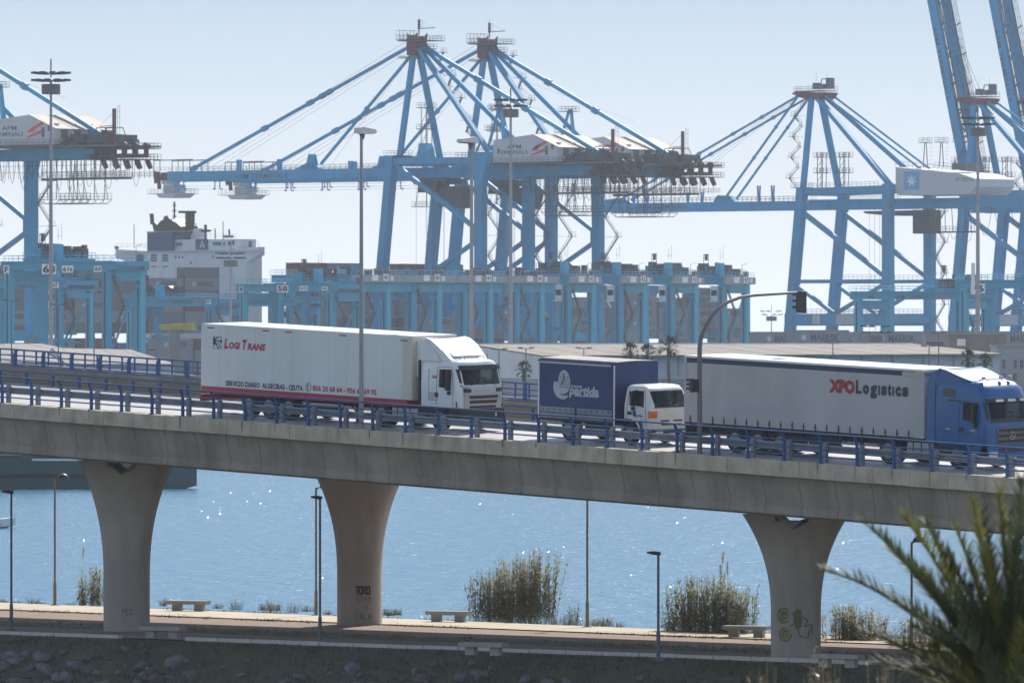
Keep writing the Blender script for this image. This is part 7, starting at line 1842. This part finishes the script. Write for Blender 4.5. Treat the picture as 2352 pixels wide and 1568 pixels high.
mb = MB(); mb.box(S(300, 600).x, S(545, 600).x, 2.2, 9, 12, S(400, 577).z); mb.build('bridge_house', M['ship_white'], ship)
blk(M['ship_white'], 'wheelhouse', 396, 540, 549, 577, .4, 8)
blk(M['ship_navy'], 'blue_panel', 449, 478, 549, 574, .34, .39)
blk(M['ship_white'], 'deck_ledge', 266, 594, 575.5, 577.5, -.8, 0)
fn = blk(M['ship_navy'], 'funnel', 338, 396, 533, 577, -.5, 7); blk(M['ship_navy'], 'funnel_step', 396, 424, 531, 549, .2, 6)
blk(M['ship_yellow'], 'yellow_trim', 335, 424, 530.5, 533, -.6, 7)
mb = MB(); P_ = [(347, 531), (344, 518), (341, 512), (350, 512), (354, 516), (362, 508), (372, 502), (383, 502), (392, 508), (400, 512), (408, 520), (412, 531)]; mb.prism([(S(u, v).x, S(u, v).z) for u, v in P_], (1, 6), 'y'); mb.tube(S(350, 515, 2), S(348, 491, 2), .5, 8); mb.tube(S(384, 506, 3), S(380, 498, 3), .6, 8); mb.tube(S(398, 514, 3), S(408, 528, 3), .7, 8); mb.build('exhaust_stack', M['ship_black'], ship)
mb = MB(); q = 3
mb.tube(S(400.5, 530, q), S(400.5, 463, q), .22, 6); mb.tube(S(396, 484, q), S(405, 484, q), .12, 5); mb.tube(S(396, 472, q), S(405, 472, q), .1, 5); mb.tube(S(396, 497, q), S(405, 497, q), .12, 5)
mb.tube(S(432, 549, q), S(432, 488, q), .7, 8); mb.tube(S(411, 487, q), S(450, 487, q), .3, 6); mb.tube(S(442, 520, q), S(443, 489, q), .5, 6); mb.tube(S(416, 523, q), S(452, 523, q), .4, 6); mb.tube(S(416, 523, q), S(416, 513, q), .1, 4); mb.tube(S(450, 523, q), S(450, 513, q), .1, 4); mb.tube(S(416, 514, q), S(450, 514, q), .07, 4)
mb.tube(S(472, 549, q), S(472, 516, q), .35, 6); mb.tube(S(463, 530, q), S(482, 530, q), .3, 6); mb.box(S(464, 530, q).x, S(481, 530, q).x, 2, 4, S(464, 531, q).z, S(464, 523, q).z - .6)
mb.tube(S(494, 549, q), S(494, 525, q), .15, 5); mb.tube(S(513, 549, q), S(512, 508, q), .1, 4); mb.tube(S(527, 545, q), S(526, 527, q), .25, 5); mb.tube(S(515, 543, q), S(535, 543, q), .35, 5); mb.tube(S(308, 570, q), S(308, 515, q), .09, 4); mb.tube(S(575, 567, q), S(575, 553, q), .4, 6); mb.tube(S(268, 572, q), S(268, 565, q), .5, 6)
mb.build('mast', M['ship_black'], ship)
mb = MB(); mb.hexa([tuple(S(422, 549, q)) for q in ()] or [(S(424, 549).x, 2, S(424, 549).z), (S(444, 549).x, 2, S(424, 549).z), (S(444, 549).x, 5, S(424, 549).z), (S(424, 549).x, 5, S(424, 549).z), (S(430, 524).x, 2.5, S(430, 524).z), (S(437, 524).x, 2.5, S(430, 524).z), (S(437, 524).x, 4.5, S(430, 524).z), (S(430, 524).x, 4.5, S(430, 524).z)]); mb.build('radar_mast', M['ship_white'], ship)
def win(u0, u1, v0, v1, q=-.02):
    a, b = S(u0, v1, q), S(u1, v0, q); mb = MB(); mb.box(a.x, b.x, q - .06, q, a.z, b.z); return mb.build('window', M['ship_glass'], ship)
mat('ship_glass', (.06, .08, .13), .3)
for x in (347, 373): 
    for k in range(3): win(x, x + 13, 584 + k * 6, 588.5 + k * 6)
    win(x, x + 13, 611, 613.5)
for x in (402, 410.5, 418.5): win(x, x + 3, 588, 593)
win(437, 440, 601, 607); win(487, 490, 586, 593); win(487, 490, 614, 620); win(499, 503, 614, 621); win(541, 544, 613, 619); win(404, 418, 557, 565, .33); win(489, 508, 556, 563, .33); win(524, 531, 554, 563, .33); win(534, 538, 552, 562, .33); win(513, 516, 556, 564, .33)
mb = MB()
for ua, ub, vv in ((266, 335, 572), (540, 594, 567), (424, 540, 549)): p, q_ = S(ua, vv, .5), S(ub, vv, .5); mb.rail([p, q_], 1.3, .05, 2.0)
mb.build('deck_rail', M['ship_white'], ship)
blk(M['ship_white'], 'stair_tower', 540, 566, 604, 690, -4, 0); 
lettering(ship, 'A', (S(456, 571).x, .33, S(456, 571).z), (1, 0, 0), (0, 0, 1), 1.9, M['ship_white'], width=1.8)

# ================================================================== QUAYSIDE BUILDINGS
def shed(name, label, eave0, eave1, ridge0, ridge1, Ye, Yr, wall, roof, plinth=None, zlow=ZQ, ribs=0):
    """long shed: near eave line, ridge line and the mirrored back slope; gables closed"""
    e0, e1 = at(*eave0, Ye[0]), at(*eave1, Ye[1]); r0, r1 = at(*ridge0, Yr[0]), at(*ridge1, Yr[1])
    b0, b1 = e0 + (r0 - e0) * 2, e1 + (r1 - e1) * 2; b0.z, b1.z = e0.z, e1.z
    root = empty(name, (e0.x, e0.y, ZQ)); tag(root, label, 'building'); o = Vector((e0.x, e0.y, ZQ)); G = lambda p, z=None: Vector((p.x, p.y, p.z if z is None else z)) - o
    mb = MB()
    for a, b in ((e0, e1), (e1, b1), (b1, b0), (b0, e0)): mb.quad(G(a, zlow), G(b, zlow), G(b), G(a))
    mb.add([G(e0), G(r0), G(b0)], [(0, 1, 2)]); mb.add([G(e1), G(b1), G(r1)], [(0, 1, 2)]); mb.build('wall', wall, root)
    n = ribs or 1; dn = (e1 - e0).normalized()
    up = Vector((0, 0, .18))
    for k in range(n):
        f0, f1 = k / n, (k + 1) / n; g = .03 / max(.1, (e1 - e0).length)
        for A0, A1, B0, B1 in ((e0, e1, r0, r1), (b1, b0, r1, r0)):
            pa = A0.lerp(A1, f0 + g); pb = A0.lerp(A1, f1 - g); pc_ = B0.lerp(B1, f1 - g); pd = B0.lerp(B1, f0 + g)
            oa = (pa - pd) * .03; ob = (pb - pc_) * .03; z = Vector((0, 0, .015 * (k % 2)))
            q = [G(pa + oa) + z, G(pb + ob) + z, G(pc_) + z, G(pd) + z]; mb = MB(); mb.hexa(q + [p + up for p in q]); mb.build('roof_panel', roof, root)
    if plinth:
        mb = MB(); h = plinth; nrm = Vector((dn.y, -dn.x, 0)) * .06; mb.quad(G(e0, zlow) + nrm, G(e1, zlow) + nrm, G(e1, h) + nrm, G(e0, h) + nrm); 
        d2 = (e0 - b0).normalized(); n2 = Vector((d2.y, -d2.x, 0)) * .06; mb.quad(G(b0, zlow) + n2, G(e0, zlow) + n2, G(e0, h) + n2, G(b0, h) + n2); mb.build('plinth', M['wall_grey'], root)
    return root, G, e0, e1, r0, r1
W1 = shed('warehouse', 'long white warehouse with a low brown roof behind the lorries', (1242, 819), (2296, 815), (1085, 794), (2096, 792.5), (1000, 1000), (1052, 1052), M['wall_pale'], M['roof_tile'], plinth=9.7, ribs=26)
root, G, e0, e1, r0, r1 = W1
mb = MB(); a, b = G(r0) + Vector((0, 0, .2)), G(r1) + Vector((0, 0, .2)); mb.beam(a, b, .9, .22); mb.build('ridge_cap', M['sign_white'], root)
mb = MB()
for k in range(15): p = e0.lerp(e1, (k + .5) / 15); q = G(p, p.z) ; mb.tube(Vector((q.x, q.y - .12, 8)), Vector((q.x, q.y - .12, q.z)), .06, 5)
mb.build('drainpipe', M['wall_grey'], root)
shed('warehouse', 'pale low roofed shed at the left behind the far railing', (-120, 834), (300, 834), (-380, 792.5), (97, 792.5), (1003, 1003), (1046, 1046), M['wall_pale'], M['roof_pale'], ribs=12)
shed('warehouse', 'second pale shed whose roof ends left of the white trailer', (150, 838), (400, 838), (120, 802), (300, 806), (998, 998), (1020, 1020), M['wall_pale'], M['roof_pale'], ribs=8)
# grey office block at the right edge
def block(name, label, u0, u1, vt, Y, D, m, wins=(), zb_=ZQ):
    p = at(u0, vt, Y); q = at(u1, vt, Y); root = empty(name, (p.x, Y, zb_)); tag(root, label, 'building'); L = q.x - p.x; H = p.z - zb_
    mb = MB(); mb.box(0, L, 0, D, 0, H); w = mb.build('wall', m, root)
    mb = MB(); mb.box(-.15, L + .15, -.15, D + .15, H - .02, H + .25); mb.build('parapet', M['wall_grey'], root)
    cutters = []
    for a, b, c, d in wins:
        A, B = at(a, d, Y), at(b, c, Y); x0, x1, z0, z1 = A.x - p.x, B.x - p.x, A.z - zb_, B.z - zb_
        mb = MB(); mb.box(x0, x1, -.4, .18, z0, z1); k = mb.build('cutter', M['wall_grey'], root); cutters.append(k)
        mb = MB(); mb.box(x0, x1, .12, .16, z0, z1); f = mb.build('window', M['ship_glass'], root)
        mb = MB(); mb.box(x0, x1, .05, .11, (z0 + z1) / 2 - .04, (z0 + z1) / 2 + .04); mb.box((x0 + x1) / 2 - .04, (x0 + x1) / 2 + .04, .04, .10, z0, z1); mb.build('window_frame', M['wall_grey'], f)
    if cutters: cut(w, cutters); w.data.polygons.foreach_set('use_smooth', [False] * len(w.data.polygons))
    return root
block('office_building', 'grey flat roofed office block with narrow windows above the blue lorry cab', 2290, 2420, 797, 1010, 14, M['wall_block'] if 'wall_block' in M else mat('wall_block', (.33, .32, .335), .85, var=.08), [(2302, 2309, 826, 846), (2329, 2335, 826, 846), (2343, 2350, 826, 846), (2370, 2377, 826, 846), (2302, 2309, 858, 872), (2329, 2335, 858, 872)])
bt_ = block('utility_building', 'tan box building with a shutter behind the long warehouse', 2178, 2312, 768, 1150, 12, M['roof_tile'], [(2196, 2200, 779, 796)]); 
block('utility_building', 'grey box building with dark loading bay right of the warehouse ridge', 2126, 2178, 764, 1180, 10, M['wall_grey'], [(2128, 2172, 785, 795)])
p = at(2198, 793, 1149); mb = MB(); mb.box(0, 2.0, -.05, .0, 0, 1.0); 
for (u0, u1, v0, v1) in ((2198, 2218, 778, 794),):
    A, B = at(u0, v1, 1149.9), at(u1, v0, 1149.9); mb = MB(); o = bt_.location; mb.box(A.x - o.x, B.x - o.x, -.12, -.02, A.z - o.z, B.z - o.z); mb.build('shutter', M['sign_white'], bt_)

# ------------------------------------------------------------------ high mast lights and small port lamps
def high_mast(u, vtop, Y, hw, label, r=.33, small=False):
    X = (u - U0) * Y / F; H = zof(vtop, Y); root = empty('high_mast_light', (X, Y, ZQ)); tag(root, label, 'floodlight mast', 'floodlight masts of the port')
    mb = MB(); mb.path([(0, 0, 0), (0, 0, H * .5), (0, 0, H - .5)], [r, r * .8, r * .45], 10); mb.build('pole', M['pole_grey'], root, smooth=40)
    mb = MB(); mb.lathe([(hw * .45, -1.6), (hw * .47, -1.5), (hw * .47, -.4), (hw * .45, -.3)], 12, (0, 0, H - .6)); mb.tube((0, 0, H), (0, 0, H + 2.4), r * .3, 5); mb.build('lamp_ring', M['pole_dark'], root)
    n = 10 if small else 22
    for k in range(n):
        a = 2 * math.pi * k / n; c, s = math.cos(a), math.sin(a); z = H - .1 + (.55 if k % 2 else -.4); mb = MB()
        mb.beam((c * hw * .4, s * hw * .4, z), (c * hw * .75, s * hw * .75, z), .15, .12); mb.beam((c * hw * .62, s * hw * .62, z + .05), (c * hw * 1.0, s * hw * 1.0, z + .15), .75 if not small else .5, .25); mb.build('floodlight', M['pole_black'], root)
    return root
high_mast(117, 178, 1060, 2.6, 'tall floodlight mast with wide lamp ring at the far left')
high_mast(1173, 238, 1290, 2.7, 'tall floodlight mast in front of the twin ship cranes', .38)
high_mast(2246, 280, 1240, 2.6, 'tall floodlight mast in front of the raised crane booms', .40)
high_mast(530, 588, 1700, 3.2, 'shorter floodlight mast in front of the ship bridge', .3)
high_mast(1772, 781 - 62, 2300, 3.2, 'distant small floodlight mast left of the right hand crane legs', .25, True)
high_mast(2012, 757, 1250, 2.4, 'low floodlight mast between the right hand crane legs', .16, True)
tm_ = bpy.data.objects['high_mast_light.002']
mb = MB(); z = zof(640, 1240); mb.box(-1.0, -.45, -.4, .4, z - 2.4, z + 2.4); mb.build('antenna_panel', M['sign_white'], tm_)
def port_lamp(u, vt, Y, label):
    X = (u - U0) * Y / F; H = zof(vt, Y); root = empty('port_lamp', (X, Y, ZQ)); tag(root, label, 'street lamp', 'slim lamps in front of the warehouse')
    mb = MB(); mb.path([(0, 0, 0), (0, 0, H)], [.1, .06], 6); mb.build('pole', M['pole_dark'], root)
    mb = MB(); mb.tube((-.7, 0, H), (.7, 0, H), .04, 5); mb.box(-1.0, -.4, -.15, .15, H, H + .15); mb.box(.4, 1.0, -.15, .15, H, H + .15); mb.build('lamp_head', M['pole_dark'], root)
for (u, vt, where) in ((26, 790 - 100, 'at the far left'), (134, 700, 'left of the moored ship'), (216, 672, 'below the big gantry'), (1146, 802, 'beside the white lorry cab'), (1208, 800, 'above the small palm'), (1341, 800, 'above the blue tarpaulin truck'), (1490, 801, 'beside the palm cluster'), (1913, 787, 'above the grey trailer middle'), (2134, 795, 'left of the grey box building'), (2156, 765, 'in front of the grey box building')):
    port_lamp(u, vt, 992 - (u % 7), 'thin double headed lamp ' + where)

# a yellow reach stacker among the boxes
rsY = 1590; X = (393 - U0) * rsY / F; rs = empty('reach_stacker', (X, rsY, ZQ), R(10)); tag(rs, 'yellow reach stacker rising above the low containers left of the white trailer', 'reach stacker')
mat('machine_yellow', (.42, .33, .05), .6, var=.15)
mb = MB(); mb.box(-3.4, 3.6, -1.6, 1.6, 1.0, 3.2); mb.box(-.4, 1.6, -1.2, 1.2, 3.2, zof(757, rsY)); mb.build('body', M['box_dark_grey'], rs)
mb = MB(); mb.beam((-2.2, 0, zof(757, rsY) + .6), (4.6, 0, zof(752, rsY) + .6), .8, .8); mb.build('boom', M['machine_yellow'], rs)
mb = MB(); mb.box(-2.0, 5.0, -.8, .8, zof(757, rsY), zof(752, rsY)); mb.build('spreader', M['machine_yellow'], rs)
for x in (-2.6, 2.6):
    for y in (-1.5, 1.5): mb = MB(); mb.tube((x, y - .4, .85), (x, y + .4, .85), .85, 14); mb.build('tyre', M['rubber'], rs, smooth=40)

# far palms along the quay road
def fan_palm(u, vtop, vcrown, Y, rad, label, seed, n=40):
    rnd = random.Random(seed); X = (u - U0) * Y / F; zc_ = zof(vcrown, Y); root = empty('fan_palm', (X, Y, ZQ)); tag(root, label, 'palm', 'palms on the quay road')
    mb = MB(); mb.path([(0, 0, 0), (.1, 0, zc_ * .5), (0, 0, zc_)], [.30, .22, .20], 8); mb.build('trunk', M['bark'], root, smooth=40)
    mb = MB()
    for i in range(n):
        a = rnd.uniform(0, 6.28); e = rnd.uniform(-.7, 1.4); d = Vector((math.cos(a) * math.cos(e), math.sin(a) * math.cos(e), math.sin(e))); c = Vector((0, 0, zc_)) + d * rad * .55
        mb.path([(0, 0, zc_), tuple(c)], .025, 3); s = d.orthogonal().normalized(); t = d.cross(s)
        for k in range(9):
            f = (k - 4) / 4; dd = (d + s * f * .9 + t * .15 * f).normalized(); blade(mb, c, dd, rad * .55 * (1 - .25 * abs(f)), .085, .5, 2)
    mb.build('crown', M['palm_leaf_green'], root)
fan_palm(1203, 838, 851, 990, 1.35, 'small fan palm between the white lorry cab and the blue truck', 1)
fan_palm(1449, 798, 812, 988, 1.5, 'fan palm left in the cluster above the blue tarpaulin truck', 2)
fan_palm(1487, 800, 815, 992, 1.5, 'fan palm in the middle of the cluster above the blue tarpaulin truck', 3)
fan_palm(1535, 783, 800, 987, 1.7, 'tallest fan palm with bare trunk right of the blue tarpaulin truck', 4)
fan_palm(2222, 815, 826, 989, 1.4, 'fan palm above the blue lorry cab', 5)
fan_palm(2262, 822, 833, 991, 1.3, 'lower fan palm above the front of the blue lorry cab', 6)

# ================================================================== BOATS
bp = on_plane(130, 1121, ZS); hull = empty('moored_barge', (bp.x, bp.y, ZS), R(-4)); tag(hull, 'dark green hull of a moored vessel seen under the left of the bridge', 'boat')
mat('hull_green', (.012, .055, .06), .4, var=.2, scale=.1, dirt=(.05, .045, .04), dscale=.2, streak=.4, damt=.6); mat('hull_teal', (.02, .13, .125), .5)
k = bp.y / F
mb = MB(); L0, L1 = -26 , 12.5
mb.loft([[(x, -w, zb), (x, w, zb), (x, w * 1.05, zt_), (x, -w * 1.05, zt_)] for x, w, zb, zt_ in ((L0, 4, -1, 3.4), (6, 4, -1, 3.4), (11, 2.4, -.6, 3.5), (14.5, .15, .3, 4.0))]); mb.build('hull', M['hull_green'], hull)
mb = MB(); mb.box(-22, -1, -2.8, 2.8, 3.5, 6.5); mb.build('deckhouse', M['hull_teal'], hull)
mb = MB(); mb.rail([(-4, -4.1, 3.5), (11, -2.6, 3.6)], 1.0, .05, 1.2); mb.box(-2, 4, -4.25, -4.2, 2.9, 3.1); mb.box(9, 11.5, -2.75, -2.65, 3.1, 3.25); mb.build('deck_rail', M['sign_white'], hull)
mb = MB(); mb.box(L0, 8, -4.32, -4.2, 1.2, 1.5); mb.build('rubbing_strip', M['rubber'], hull)
mb_p = on_plane(4, 1212, ZS); ml = empty('motorboat', (mb_p.x, mb_p.y, ZS), R(8)); tag(ml, 'small white motorboat entering at the left picture edge', 'boat')
mb = MB(); mb.loft([[(x, -w, zb), (x, 0, zb - .2), (x, w, zb), (x, w * 1.1, zt_), (x, -w * 1.1, zt_)] for x, w, zb, zt_ in ((-5, .9, .0, .62), (-1, .9, .0, .68), (.3, .6, .15, .78), (1.1, .05, .5, .92))]); mb.build('hull', M['sign_white'], ml)
mb = MB(); mb.hexa([(-2.6, -.7, .68), (-.6, -.6, .7), (-.6, .6, .7), (-2.6, .7, .68), (-2.6, -.6, 1.5), (-1.4, -.5, 1.5), (-1.4, .5, 1.5), (-2.6, .6, 1.5)]); mb.build('windscreen', M['glass_dark'], ml)
mb = MB(); mb.tube((-2.2, 0, 1.5), (-2.4, 0, 2.6), .03, 5); mb.build('mast', M['pole_dark'], ml)
